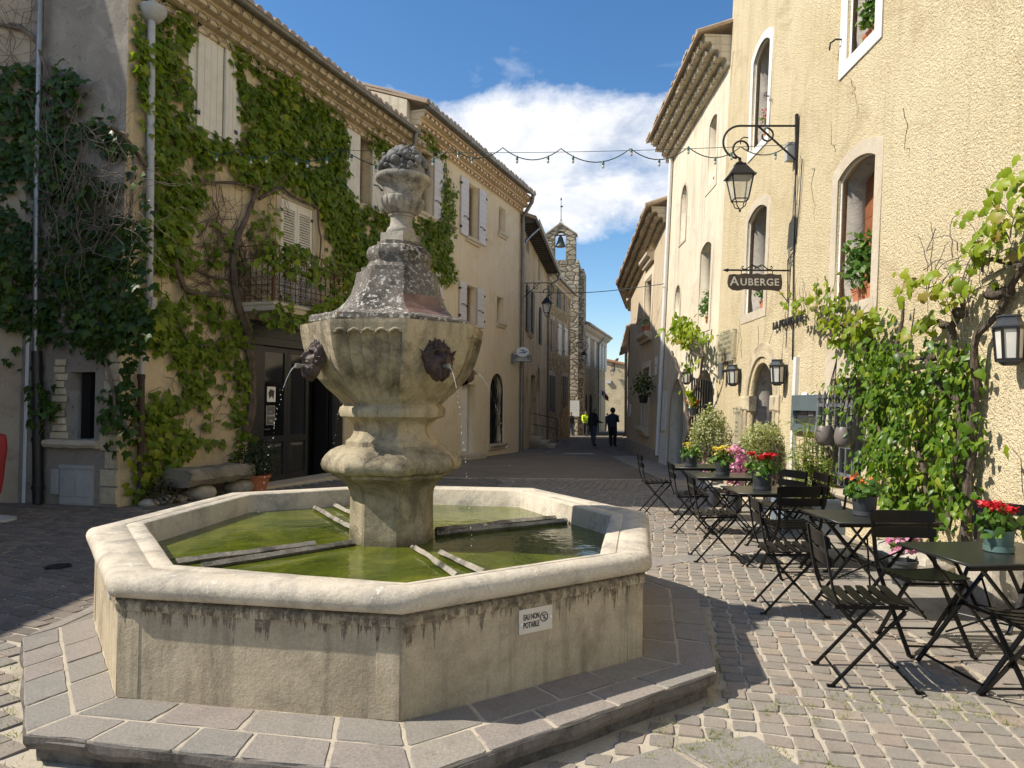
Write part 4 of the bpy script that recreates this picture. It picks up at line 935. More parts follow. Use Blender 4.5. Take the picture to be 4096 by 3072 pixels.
# eaves, roof, gutter
gv = (PLA.off(.52).uv('f', 1640, 505)[1] + PLA.off(.52).uv('f', 960, 12)[1]) / 2; gue = PLA.off(.52).uv('f', 1668, 520)[0]
genoise(ivyh, PLA, .0, uAB, gv - .02, 4, .125, .24, m_tilepale, m_ivyhouse, .16)
roof_edge(ivyh, PLA, -.1, gue + .05, gv + .03, .60)
gutter(ivyh, PLA, -.2, gue, gv, .56)
g0 = PLA.at(gue - .12, gv - .05, .56); g1 = PLA.at(gue - .12, gv - .35, .52); g2 = PLA.at(gue - .5, gv - 1.1, .10); g3 = PLA.at(gue - .55, gv - 1.5, .08); g4 = PLA.at(gue - .55, gv - 3.2, .08)
pipe(ivyh, [g0, g0.lerp(g1, .6), g1, g1.lerp(g2, .12), g2.lerp(g3, -.05), g3, g4], .055, m_oldzinc)
b = MB(); b.bx((sL - .45, -.05, -.12), (sR + .2, .045, .42)); P(b, 'doorstep', m_trimstone, ivyh, PLA.M)
# corner downpipe with hoppers
cp = lambda c, x, y, o_=.11: PLA.at(*PLA.uv(c, x, y, o_), o_)
pt_ = [cp('c1', 960, -200), cp('c1', 958, 60), cp('c1', 955, 700), cp('c2', 945, 40), cp('c2', 942, 300)]
pipe(ivyh, pt_, .055, m_greypipe, [(cp('c1', 953, 965), (0, 0, 1)), (cp('c1', 957, 330), (0, 0, 1))])
b = MB(); q = cp('c1', 968, 60); b.lathe([(.06, -.20), (.09, -.19), (.14, -.13), (.19, -.06), (.20, .0), (.20, .02), (.17, .03), (.17, -.02)], 20, q); P(b, 'hopper', m_greypipe, ivyh, smooth=40)
b = MB(); q = cp('c2', 942, 300); b.loft([[q + Vector((x * s_, y * s_, z)) for x, y in ((-.09, -.07), (.09, -.07), (.09, .07), (-.09, .07))] for s_, z in ((1, .0), (1, -.10), (.35, -.29))], True, True); P(b, 'hopper', m_greypipe, ivyh)
pipe(ivyh, [cp('c2', 940, 385), cp('c2', 912, 450), cp('c2', 900, 590), cp('c2', 893, 800)], .042, m_greypipe)
pipe(ivyh, [cp('c2', 893, 790), cp('c2', 890, 1150), cp('c2', 887, 1500)], .05, m_brownpipe, [(cp('c2', 893, 800), (0, 0, 1)), (cp('c2', 889, 1195), (0, 0, 1))])
# ---- the grey corner house and the house at the edge of the picture
CORN = Vector((-5.75, 10.4, 0)); LFT = Vector((-7.50, 10.86, 0))
PLC = Plane(LFT, CORN - LFT); LC = (CORN - LFT).length
PLL = Plane((-13.2, 9.55, 0), LFT - Vector((-13.2, 9.55, 0))); LL = (LFT - Vector((-13.2, 9.55, 0))).length
corner = T('corner_house', 'grey rendered house corner with a small barred window', 'house', LFT)
bw_ = uvrect(PLC, 'c2', 450, 1195, 597, 770); lo = PLC.uv('c2', 335, 1195)[0]
wl = slab([[(-.06, -.4), (LC, -.4), (LC, 9.4), (-.06, 9.4)], rect(bw_[0] - .06, bw_[1], bw_[2] + .02, bw_[3])], -.5, 0)
P(wl, 'wall', m_corner, corner, PLC.M)
b = MB(); b.bx((0, -.2, -.9), (LC - .05, 9, -.75)); P(b, 'inner_wall', m_void, corner, PLC.M)
b = MB(); rs = random.Random(2)
for i in range(11):
    z = bw_[1] + (bw_[3] + .2 - bw_[1]) * i / 11; b.loft([[Vector((x, z + y, w_)) for x, y in rect(lo + rs.uniform(-.02, .05), .01, bw_[0] - .05 - rs.uniform(0, .14), (bw_[3] + .2 - bw_[1]) / 11 - .012)] for w_ in (.0, .022 + rs.uniform(0, .02))], False, True)
P(b, 'window_quoins', m_quoin, corner, PLC.M, smooth=25); b = MB()
for i in range(14):
    z = .05 + i * .26; b.loft([[Vector((x, z + y, w_)) for x, y in rect(LC - rs.uniform(.16, .34), .01, LC - .002, .245)] for w_ in (0, .012 + rs.uniform(0, .02))], False, True)
P(b, 'quoins', m_quoin, corner, PLC.M, smooth=25)
b = MB()
for i in range(3): u = bw_[0] + (bw_[2] - bw_[0]) * (i + .8) / 3.3; b.tube([(u, bw_[1], -.16), (u, bw_[3], -.16)], .018, 8)
P(b, 'window_bars', m_black, corner, PLC.M)
b = MB(); sl = [(bw_[0] - .42, .0), (bw_[2] + .16, .0)]
b.loft([[Vector((u, bw_[1] + y + rs.uniform(-.01, .01), w_)) for y, w_ in ((-.13, -.3), (-.12, .10), (-.07, .13), (-.01, .11), (.012, -.3))] for u in np.linspace(bw_[0] - .42, bw_[2] + .16, 8)], True, True); P(b, 'sill', m_trimstone, corner, PLC.M, smooth=30)
def cabinet(c0, c1, lab, doors=2):
    a_, b__ = PLC.uv(*c0), PLC.uv(*c1); u0, v0, u1, v1 = a_[0], a_[1], b__[0], b__[1]
    bb = MB(); bb.bx((u0, v0, .0), (u1, v1, .03)); o = P(bb, 'utility_cabinet', m_grey, None, PLC.M); tag(o, lab, 'utility box'); PM[o.name] = Matrix.Translation(o.location)
    bb = MB(); n = doors; z0 = v0 + (v1 - v0) * (.22 if n > 1 else .06)
    for i in range(n): bb.bx((u0 + .03 + (u1 - u0 - .06) * i / n + .012, z0, .03), (u0 + .03 + (u1 - u0 - .06) * (i + 1) / n - .012, v1 - .08, .042))
    if n > 1: bb.bx((u0 + .03, v0 + .03, .03), (u1 - .03, z0 - .03, .04)); bb.bx(((u0 + u1) / 2 - .03, z0 + .3, .04), ((u0 + u1) / 2 + .03, z0 + .40, .052)); bb.bx((u0 - .01, v1 - .05, .03), (u1 + .01, v1, .05))
    P(bb, 'cabinet_door', m_grey, o, PLC.M)
cabinet(('c2', 385, 1605), ('c2', 597, 1362), 'grey double-door utility cabinet let into the wall under the barred window')
cabinet(('c2', 330, 1540), ('c2', 382, 1385), 'small beige meter box beside the grey utility cabinet', 1)
cl = lambda c, x, y, o_=.1: PLC.at(*PLC.uv(c, x, y, o_), o_)
pipe(corner, [cl('c1', 262, -150), cl('c1', 252, 300), cl('c1', 240, 900), cl('c2', 228, 90), cl('c2', 226, 660)], .045, m_zinc)
pipe(corner, [cl('c2', 232, 640), cl('c2', 238, 1000), cl('c2', 240, 1600)], .075, m_black, [(cl('c2', 232, 750), (0, 0, 1)), (cl('c2', 238, 1198), (0, 0, 1)), (cl('c2', 239, 1500), (0, 0, 1))], 'soil_pipe')
lefth = T('patched_house', 'patched cream and brown rendered house beside the grey corner house', 'house', PLL.p)
wl = slab([[(0, -.4), (LL - .02, -.4), (LL - .02, 9.3), (0, 9.3)]], -.4, 0); P(wl, 'wall', m_leftwall, lefth, PLL.M)
b = MB(); b.bx((0, 9.32, -5.), (LL + LC, 9.5, .35)); P(b, 'roof', m_tile, lefth, PLL.M)
ll = lambda c, x, y, o_=.06: PLL.at(*PLL.uv(c, x, y, o_), o_)
b = MB(); q0, q1 = PLL.uv('c2', 148, 1595), PLL.uv('c2', 182, 525); b.bx((q0[0], q0[1], .0), (q1[0], q1[1], .06)); b.bx((q0[0] + .02, q0[1], .06), (q0[0] + .05, q1[1], .072)); P(b, 'cable_duct', m_whitepipe, lefth, PLL.M)
# a lower house further left, outside the frame, whose eaves shade this side of the square
nb = T('low_house', 'low rendered house outside the left edge, shading the square', 'house', (-8.6, 4, 0))
b = MB(); b.bx((-13, -4, -.3), (-8.6, 9.7, 5.15)); P(b, 'wall', m_leftwall, nb); b = MB()
b.add([(-13.3, -4.3, 5.3), (-8.32, -4.3, 5.0), (-8.32, 9.75, 5.0), (-13.3, 9.75, 5.3), (-13.3, -4.3, 5.42), (-8.32, -4.3, 5.12), (-8.32, 9.75, 5.12), (-13.3, 9.75, 5.42)], [(0, 1, 2, 3), (7, 6, 5, 4), (0, 4, 5, 1), (1, 5, 6, 2), (2, 6, 7, 3), (3, 7, 4, 0)]); P(b, 'roof', m_tile, nb)
# ---- the ochre house
och = T('ochre_house', 'smooth ochre house with pale shutters and a scalloped tile eave', 'house', PLA.at(uAB, 0))
def W(pl, c, x0, y0, x1, y1, yy0=None, yy1=None):
    """opening from left/right columns and the rows of its head and foot at each side"""
    h0, h1 = pl.uv(c, x0, y0), pl.uv(c, x1, y1); f0 = pl.uv(c, x0, yy0); f1 = pl.uv(c, x1, yy1)
    return (h0[0], (f0[1] + f1[1]) / 2, h1[0], (h0[1] + h1[1]) / 2)
W5 = W(PLA, 'c3', 1550, 660, 1632, 708, 1108, 1140); W5l = PLA.uv('c3', 1487, 800)[0]; W5r = PLA.uv('c3', 1690, 800)[0]
W4 = W(PLA, 'c3', 1160, 390, 1270, 450, 925, 985); W4r = PLA.uv('c3', 1340, 800)[0]; W4l = W4[0] - (W4r - W4[2])
W6 = W(PLA, 'c5', 207, 687, 260, 700, 880, 905); W6l = PLA.uv('c5', 170, 800)[0]; W6r = PLA.uv('c5', 296, 800)[0]
W7 = W(PLA, 'c9', 1268, 860, 1322, 890, 1170, 1190); W7r = PLA.uv('c9', 1366, 1000)[0]; W7l = W7[0] - (W7r - W7[2])
S1_ = W(PLA, 'c3', 1800, 846, 1853, 880, 1060, 1085); S2_ = W(PLA, 'c5', 367, 743, 402, 760, 878, 885)
W4 = (W4[0], W5[1], W4[2], W5[3]); W7 = (W7[0], W6[1], W7[2], W6[3])
DR = W(PLA, 'c5', 186, 1190, 257, 1200, 1545, 1540); AG = W(PLA, 'c5', 333, 1137, 405, 1142, 1502, 1490)
dz = gz(0, 20)
holes = [rect(*q) for q in (W4, W5, W6, W7, S1_, S2_)] + [rect(DR[0], dz + .12, DR[2], DR[3]), arch(*AG, (AG[2] - AG[0]) / 2)]
P(slab([[(uAB + .003, -.5), (uBE, -.5), (uBE, vB), (uAB + .003, vB)]] + holes, -.4, .0), 'wall', m_bhouse, och, PLA.M)
b = MB(); b.bx((uAB + .1, -.3, -.75), (uBE - .05, vB, -.6)); P(b, 'inner_wall', m_void, och, PLA.M)
for q in (W4, W5, W6, W7): window(och, PLA, rect(*q), .28, fm=m_brownshut); sill(och, PLA, q[0] - .12, q[2] + .10, q[1], .16, .13)
for q in (S1_, S2_): window(och, PLA, rect(*q), .26, mull=False, fm=m_shutter); sill(och, PLA, q[0] - .08, q[2] + .08, q[1], .17, .12)
for q, l, r_ in ((W5, W5l, W5r), (W6, W6l, W6r), (W4, W4l, W4r), (W7, W7l, W7r)):
    shutter(och, PLA, l, q[1] - .02, q[0] - .02, q[3] + .02, m_lilac, .03, 2, True); shutter(och, PLA, q[2] + .02, q[1] - .02, r_, q[3] + .02, m_lilac, .03, 2, True, latch='R')
    arrest(och, PLA, q[0] - .2, q[1] + .55); arrest(och, PLA, q[2] + .25, q[1] + .5)
b = MB(); b.bx((DR[0] + .05, dz + .13, -.32), (DR[2], DR[3], -.27))
for k in range(3): b.bx((DR[0] + .2, dz + .3 + k * .62, -.27), (DR[2] - .15, dz + .8 + k * .62, -.255))
P(b, 'door', m_white, och, PLA.M); b = MB(); b.bx((DR[0] - .15, -.5, .0), (DR[2] + .15, dz + .11, .35)); P(b, 'doorstep', m_trimstone, och, PLA.M)
ah = arch(*AG, (AG[2] - AG[0]) / 2)
P(slab([grow(ah, .01)], -.38, -.36), 'window', m_glass, och, PLA.M); sill(och, PLA, AG[0] - .1, AG[2] + .1, AG[1], .2, .12, m_trimstone)
b = MB(); rs = random.Random(4)
for i in range(26):
    u = AG[0] + (AG[2] - AG[0]) * rs.random(); u2 = min(AG[2], max(AG[0], u + rs.uniform(-.5, .5))); v_ = AG[1] + (AG[3] - AG[1]) * rs.uniform(.0, .25); v2 = AG[3] - rs.uniform(.05, .9)
    b.tube([(u, v_, -.06), ((u + u2) / 2 + rs.uniform(-.12, .12), (v_ + v2) / 2, -.06), (u2, v2, -.06)], .013, 5)
P(b, 'iron_grille', m_black, och, PLA.M); addpoly('grille_frame', [ah, grow(ah, -.035)], -.08, -.05, m_black, och, PLA)
gB0, gB1 = PLA.off(.5).uv('f', 1700, 411)[1], PLA.off(.5).uv('f', 2115, 766)[1]; gvB = (gB0 + gB1) / 2; guB = PLA.off(.5).uv('f', 2132, 775)[0]; guB0 = uAB - .15
gtop = lambda w_: gvB - .04 + (.56 - w_) * .36
P(slab([[(-.01, 0), (-.01, gtop(0)), (-4.4, gtop(-4.4)), (-8.5, gtop(-4.4) - 1.4), (-8.5, 0)]], -.03, .25), 'gable', m_cream, och, PLA.M @ Matrix.Translation((uAB + .01, 0, 0)) @ Matrix.Rotation(R(-90), 4, 'Y'))
genoise(och, PLA, uAB + .0, uBE + .05, gvB - .04, 3, .15, .25, m_tilered, m_bhouse, .19)
roof_edge(och, PLA, guB0, guB, gvB + .05, .56, mt=m_tile); gutter(och, PLA, guB0, guB, gvB, .54, .08, m_zinc)
up_ = uBE - .03
pipe(och, [PLA.at(guB - .1, gvB - .05, .54), PLA.at(guB - .1, gvB - .3, .5), PLA.at(up_, gvB - .75, .12), PLA.at(up_, gvB - 1.1, .1), PLA.at(up_, 1.0, .1), PLA.at(up_, -.35, .1)], .07, m_oldzinc, [(PLA.at(up_, z, .1), (0, 0, 1)) for z in (1.8, 4.2, 6.5)])
b = MB(); b.lathe([(.05, 0), (.05, .02), (.03, .03)], 14, M=PLA.M @ Matrix.Translation((*PLA.uv('cA', 110, 133), .0))); P(b, 'vent', m_white, och)
# ------------------------------------------------------------------ the right side
PLD = Plane((4.177, 14.85, 0), (-.02, -1, 0), (.045, 0, 1))
def O(pl, cl, xl, yl, cr, xr, yr, cb, xb, yb, ct, xt, yt):
    return (pl.uv(cl, xl, yl)[0], pl.uv(cb, xb, yb)[1], pl.uv(cr, xr, yr)[0], pl.uv(ct, xt, yt)[1])
aub = T('auberge_building', 'tall yellow roughcast inn with deep arched windows on the terrace side', 'building', (4.1, 8, 0))
WA = O(PLD, 'c6', 608, 600, 'c6', 700, 600, 'c6', 692, 800, 'c6', 690, 248)
WB = O(PLD, 'c6', 1168, 200, 'c6', 1340, 100, 'c6', 1215, 305, 'c6', 1300, 170); WB = (WB[0], WB[1], WB[2], WB[1] + 2.0)
WC = O(PLD, 'c6', 1108, 1300, 'c6', 1328, 1200, 'c7', 1200, 312, 'c6', 1335, 892)
WD = O(PLD, 'c6', 578, 1400, 'c6', 690, 1350, 'c7', 620, 360, 'c6', 688, 1212)
AD = O(PLD, 'c7', 590, 900, 'c7', 724, 900, 'c7', 650, 900, 'c7', 655, 668); AD = (AD[0], .12, AD[2], AD[3])
GW = O(PLD, 'c7', 1070, 900, 'c7', 1272, 900, 'c7', 1200, 1430, 'c7', 1150, 757)
def seg(o, k=.12): return segarch(o[0], o[1], o[2], o[3] + (o[2] - o[0]) * k * .6, (o[2] - o[0]) * k, 12)
hA, hB, hC, hD, hG = seg(WA, .2), rect(*WB), seg(WC, .13), seg(WD, .15), rect(*GW)
def pointed(o, n=8):
    c = (o[0] + o[2]) / 2; w = (o[2] - o[0]) / 2; sp = o[3] - w * 1.25
    return [(o[0], o[1]), (o[2], o[1]), (o[2], sp)] + [(c + w * (math.cos(math.pi / 2 * i / n) ** .9), sp + w * 1.25 * (math.sin(math.pi / 2 * i / n) ** .95)) for i in range(1, n + 1)] + [(c - w * (math.cos(math.pi / 2 * i / n) ** .9), sp + w * 1.25 * (math.sin(math.pi / 2 * i / n) ** .95)) for i in range(n - 1, -1, -1)]
hAD = pointed(AD)
P(slab([[(0, -.4), (14.2, -.4), (14.2, 12.2), (0, 12.2)], hA, hB, hC, hD, hAD, hG], -.12, 0), 'wall', m_auberge, aub, PLD.M)
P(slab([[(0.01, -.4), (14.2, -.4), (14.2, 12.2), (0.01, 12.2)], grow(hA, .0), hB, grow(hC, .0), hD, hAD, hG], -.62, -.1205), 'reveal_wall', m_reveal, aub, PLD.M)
b = MB(); b.bx((.05, -.3, -1.3), (14, 12, -1.1)); P(b, 'inner_wall', m_void, aub, PLD.M)
b = MB(); b.bx((-.0, 12.2, -5), (14.2, 12.3, .3)); P(b, 'roof', m_tile, aub, PLD.M)
for h_, mt_, g_, t_ in ((hA, m_limewhite, .14, .02), (hB, m_limewhite, .18, .022), (hC, m_trimstone, .17, .015), (hD, m_trimstone, .16, .012)):
    addpoly('window_surround', [grow(h_, g_), h_], -.01, t_, mt_, aub, PLD, .004)
    addpoly('rebate', [grow(h_, .002), grow(h_, -.012)], -.07, -.035, m_limewhite, aub, PLD)
o_ = window(aub, PLD, hC, .36, frame=.26, fm=m_wood, bars=2); window(aub, PLD, hA, .48, frame=.07, fm=m_brownshut, bars=2); window(aub, PLD, hB, .48, frame=.07, fm=m_wood, bars=2); window(aub, PLD, hD, .48, frame=.07, fm=m_brownshut, bars=2)
addpoly('window_surround', [rect(GW[0] - .2, GW[1] - .12, GW[2] + .16, GW[3] + .42), hG], -.01, .015, m_trimstone, aub, PLD)
window(aub, PLD, hG, .42, frame=.08, fm=m_darkpaint, bars=2)
# door: moulded arch stones and impost blocks
for g0_, g1_, t_ in ((.34, .2, .02), (.2, .1, .035), (.1, .0, -.02)):
    addpoly('door_arch', [pointed((AD[0] - g0_, AD[1], AD[2] + g0_, AD[3] + g0_)), pointed((AD[0] - g1_, AD[1] + .001, AD[2] + g1_, AD[3] + g1_))], -.03, t_, m_quoin, aub, PLD, .008)
zi = PLD.uv('c7', 590, 985)[1]
b = MB()
for u0_, u1_ in ((AD[0] - .40, AD[0] + .05), (AD[2] - .03, AD[2] + .36)):
    b = MB(); b.loft([[Vector((u, zi + y, w_)) for u, y in rect(u0_ + k, .1 + k, u1_ - k, .36 - k)] for w_, k in ((-.1, 0), (.03, 0), (.05, .03))], False, True)
    P(b, 'impost', m_quoin, aub, PLD.M)
b = MB(); c_ = (AD[0] + AD[2]) / 2; b.bx((c_ - .1, AD[1] - .1, -.5), (AD[2], AD[3], -.46)); dd = P(b, 'door', m_darkpaint, aub, PLD.M)
b = MB(); b.tube([(c_ + .0, zi - .4, -.46), (c_ + .0, zi - .4, -.36), (c_, zi + .1, -.36), (c_, zi + .1, -.46)], .014, 8); P(b, 'handle', m_black, dd, PLD.M)
b = MB(); b.bx((AD[0] - .3, -.1, -.4), (AD[2] + .3, .11, .30)); P(b, 'doorstep', m_trimstone, aub, PLD.M)
# iron grille with spear heads in front of the low window
b = MB(); gu0, gu1 = PLD.uv('c7', 1042, 1000)[0], PLD.uv('c7', 1262, 1000)[0]; gz0 = PLD.uv('c7', 1200, 1405, .1)[1]; gz1 = PLD.uv('c7', 1140, 840, .1)[1]
n_ = 7
for i in range(n_):
    u = gu0 + (gu1 - gu0) * i / (n_ - 1); b.bx((u - .016, gz0, .085), (u + .016, gz1 - .1, .115))
    b.loft([[Vector((u + x, gz1 - .1 + y, .1 + w_)) for x, w_ in ((-s_, -s_), (s_, -s_), (s_, s_), (-s_, s_))] for y, s_ in ((0, .016), (.03, .028), (.13, .002))], True, True)
for z in (gz0 + .12, (gz0 + gz1) / 2 - .1, gz1 - .16): b.bx((gu0 - .06, z - .022, .09), (gu1 + .06, z + .022, .11))
for u in (gu0 - .05, gu1 + .05):
    for z in (gz0 + .12, gz1 - .16): b.bx((u - .02, z - .02, -.05), (u + .02, z + .02, .1))
P(b, 'iron_grille', plain('grey_iron', (.17, .18, .19), .5, .3, .2, 8.), aub, PLD.M)
sill(aub, PLD, GW[0] - .15, GW[2] + .15, GW[1] + .01, .2, .14, m_trimstone)
for h_ in (hA, hB): 
    b = MB(); us = [q[0] for q in h_]; vs_ = [q[1] for q in h_]
    for u, v, s_ in ((min(us) - .12, min(vs_) + .35, -1), (max(us) + .1, min(vs_) + .65, 1)): b.tube([(u, v, .02), (u, v, .10), (u + s_ * .12, v + .01, .12), (u + s_ * .14, v - .08, .12)], .012, 6)
    P(b, 'shutter_hook', m_black, aub, PLD.M)
def wtube(parent, name, pts, r, mt, pl=PLD): 
    b = MB(); b.tube([pl.at(*pl.uv(c, x, y, o_), o_) for c, x, y, o_ in pts], r, 8); return P(b, name, mt, parent, smooth=True)
b = MB(); q0, q1 = PLD.uv('c7', 846, 1420), PLD.uv('c7', 840, 640); b.bx((q0[0] - .05, q0[1] - .2, 0), (q0[0] + .05, q1[1], .055)); P(b, 'cable_duct', m_whitepipe, aub, PLD.M)
wtube(aub, 'wall_cable', [('c6', 862, 950, .03), ('c6', 858, 1300, .03), ('c6', 850, 1500, .02), ('c7', 848, 200, .02), ('c7', 846, 450, .02), ('c7', 843, 650, .02)], .012, m_black)
wtube(aub, 'wall_cable', [('c6', 900, 940, .03), ('c6', 880, 1250, .02), ('c6', 855, 1480, .02), ('c7', 815, 60, .02), ('c7', 815, 300, .02)], .008, m_black)
rk_ = random.Random(31); b = MB()
for c_, x_, y_, n_, an in (('c7', 545, 640, 9, 1.9), ('c7', 700, 640, 7, 1.2), ('c7', 780, 900, 8, 1.0), ('c6', 1500, 640, 7, -1.3), ('c6', 1190, 470, 8, -1.4), ('c7', 520, 480, 9, -1.6), ('c6', 1690, 1350, 7, -1.5), ('c7', 2150, 1180, 6, -.9), ('c6', 960, 1000, 9, -1.5), ('c6', 500, 300, 8, -1.6), ('c7', 640, 450, 8, -1.5), ('c6', 1100, 900, 6, 2.2)):
    u, v = PLD.uv(c_, x_, y_); pts = []
    for i in range(n_): pts.append(PLD.at(u, v, .004)); a_ = an + rk_.gauss(0, .6); u += math.cos(a_) * .11; v += math.sin(a_) * .13
    b.tube(pts, [.0035 * (1 - i / n_ * .8) for i in range(n_)], 4)
P(b, 'cracks', m_void, aub)
# ---- cream house
crm = T('cream_house', 'cream plastered house with narrow arched windows and a deep tile eave', 'house', (4.3, 17.5, 0))
UE = -5.9
E1 = O(PLD, 'c6', 349, 900, 'c6', 391, 900, 'c6', 372, 1075, 'c6', 392, 682); E2 = O(PLD, 'c6', 218, 720, 'c6', 243, 720, 'c6', 228, 815, 'c6', 240, 632)
E3 = O(PLD, 'c6', 184, 1250, 'c6', 217, 1250, 'c6', 195, 1425, 'c6', 210, 1092); E4 = O(PLD, 'c6', 300, 1550, 'c6', 362, 1550, 'c7', 330, 440, 'c6', 352, 1442)
E5 = O(PLD, 'c7', 150, 300, 'c7', 180, 300, 'c7', 160, 412, 'c7', 170, 208); E6 = O(PLD, 'c7', 258, 900, 'c7', 381, 900, 'c7', 330, 1250, 'c7', 332, 703); E7 = O(PLD, 'c7', 118, 1000, 'c7', 200, 1000, 'c7', 150, 1200, 'c7', 165, 762)
E6 = (E6[0], .35, E6[2], E6[3]); E7 = (E7[0], gz(0, 19) + .05, E7[2], E7[3])
hE = [seg(E1, .15), rect(*E2), arch(*E3, (E3[2] - E3[0]) / 2), seg(E4, .14), arch(*E5, (E5[2] - E5[0]) / 2), arch(*E6, (E6[2] - E6[0]) / 2), arch(*E7, (E7[2] - E7[0]) / 2)]
vE = 9.35
P(slab([[(UE, -.5), (-.004, -.5), (-.004, vE), (UE, vE)]] + hE, -.55, 0.), 'wall', m_cream, crm, PLD.M)
b = MB(); b.bx((UE + .1, -.3, -1.0), (-.05, vE, -.85)); P(b, 'inner_wall', m_void, crm, PLD.M)
for i, h_ in enumerate(hE):
    if i in (0, 3): addpoly('window_surround', [grow(h_, .16), h_], -.01, .015, m_plaster, crm, PLD); window(crm, PLD, h_, .42, bars=2)
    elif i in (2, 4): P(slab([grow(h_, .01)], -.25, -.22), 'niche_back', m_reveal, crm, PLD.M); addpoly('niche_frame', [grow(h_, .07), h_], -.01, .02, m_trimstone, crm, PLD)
    elif i == 1: window(crm, PLD, h_, .35, mull=False)
    else: P(slab([grow(h_, .01)], -.54, -.5), 'door', m_void, crm, PLD.M); addpoly('arch_frame', [[(x, y if j > 1 else y - .01) for j, (x, y) in enumerate(grow(h_, .18))], h_], -.01, .015, m_plaster if i == 5 else m_trimstone, crm, PLD)
b = MB(); gu0, gu1 = E6[0] - .02, E6[2] - .12
for i in range(9): u = gu0 + (gu1 - gu0) * i / 8; b.bx((u - .014, E6[1], .03), (u + .014, E6[3] - .15 - .02 * i, .06))
for z in (E6[1] + .5, E6[3] - .85): b.bx((gu0 - .1, z - .02, .035), (gu1 + .1, z + .02, .055))
P(b, 'iron_grille', m_black, crm, PLD.M)
gE = PLD.off(.5); ge = (gE.uv('c6', 480, 75)[1] + gE.uv('c6', 120, 790)[1]) / 2
genoise(crm, PLD, UE - .3, .0, vE + .1, 4, .16, .25, m_tilepale, m_cream, .16)
roof_edge(crm, PLD, UE - .35, -.02, vE + .14, .72)
b = MB(); b.tube([PLD.at(UE + .12, vE - .1, .07), PLD.at(UE + .12, 4, .07), PLD.at(UE + .12, .1, .07)], .06, 10); P(b, 'downpipe', m_whitepipe, crm, smooth=40)
b = MB(); b.bx((UE + .25, -.4, 0), (E7[0] - .15, .75, .04)); q = PLD.uv('c7', 86, 950); b.bx((q[0] - .25, q[1] - .55, 0), (q[0] + .25, q[1] + .55, .03)); P(b, 'meter_doors', m_whitepipe, crm, PLD.M)
# ---- the curved beige house
cur = T('curved_house', 'beige house whose front and tile eave curve along the narrowing street', 'house', (4.5, 25, -.2))
PLF = Plane((4.62, 28.6, 0), (-.042, -1, 0), (.03, 0, 1)); LF = 7.85
PLF2 = Plane((6.2, 36.0, 0), (4.62 - 6.2, 28.6 - 36.0, 0), (.03, 0, 1)); LF2 = Vector((1.58, 7.4)).length
F1 = O(PLF, 'c5', 1137, 470, 'c5', 1166, 470, 'c5', 1150, 545, 'c5', 1155, 395); F2 = O(PLF, 'c5', 1122, 780, 'c5', 1158, 780, 'c5', 1140, 935, 'c5', 1150, 645); F3 = O(PLF, 'c5', 1112, 1250, 'c5', 1143, 1250, 'c5', 1125, 1412, 'c5', 1130, 1113)
F4 = O(PLF, 'c5', 1040, 600, 'c5', 1052, 600, 'c5', 1046, 730, 'c5', 1046, 540)
gF = PLF.off(.55); vf0 = gF.uv('c5', 1245, 260)[1]; vf1 = gF.uv('c5', 975, 690)[1]; vF = (vf0 + vf1) / 2
hF = [rect(*q) for q in (F1, F2, F3, F4)]
SHF = Matrix.Identity(4); SHF[1][0] = .12; vF -= .15
class _PF: pass
PLFs = _PF(); PLFs.M = PLF.M @ SHF
P(slab([[(0, -.8), (LF, -.8), (LF, vF + .12 * LF), (0, vF)]] + hF, -.4, 0), 'wall', m_curved, cur, PLF.M)
P(slab([[(0, -.9), (LF2 - .004, -.9), (LF2 - .004, vF), (0, vF)]], -.4, 0), 'wall', m_curved, cur, PLF2.M)
b = MB(); b.bx((0, -.3, -.9), (LF - .05, vF, -.75)); P(b, 'inner_wall', m_void, cur, PLF.M)
for h_ in hF: addpoly('window_surround', [grow(h_, .2), h_], -.01, .03, m_plaster, cur, PLF); window(cur, PLF, h_, .28, fm=m_white if h_ is hF[1] else m_darkpaint, bars=2)
for q in (F1, F2, F3): sill(cur, PLF, q[0] - .3, q[2] + .3, q[1] - .01, .28, .25, m_trimstone)
b = MB(); b.bx((.1, -.9, 0), (LF - .1, .18, .08)); b.bx((.1, .18, 0), (LF - .1, .22, .05)); P(b, 'base_course', m_reveal, cur, PLF.M)
genoise(cur, PLFs, -.1, LF, vF + .1, 3, .17, .25, m_tilepale, m_curved, .15); roof_edge(cur, PLFs, -.1, LF, vF + .13, .6)
genoise(cur, PLF2, .0, LF2 + .1, vF + .1, 3, .17, .25, m_tilepale, m_curved, .15); roof_edge(cur, PLF2, -.0, LF2 + .1, vF + .13, .6)
q = PLF2.uv('c5', 1034, 960); shutter(cur, PLF2, LF2 - 1.3, 2.75, LF2 - .45, 4.6, m_darkshut, .04, 3); shutter(cur, PLF2, LF2 - 4.2, 2.75, LF2 - 3.4, 4.6, m_darkshut, .04, 3)
q = PLF.uv('cA', 1385, 805); nsg = P(slab([rect(q[0] - .22, q[1] - .28, q[0] + .22, q[1] + .28)], .005, .02), 'street_sign', m_white, None, PLF.M); tag(nsg, 'small white street plate on the curved beige house', 'sign'); PM[nsg.name] = Matrix.Translation(nsg.location)
P(merge((text('RUE', .1, .001), PLF.M @ Matrix.Translation((q[0], q[1] - .02, .021)))), 'lettering', m_letter_dark, nsg)
q = PLF.uv('cA', 1152, 1198); P(slab([rect(q[0] - .2, q[1] - .25, q[0] + .2, q[1] + .25)], .0, .03), 'mailbox', m_white, cur, PLF.M)
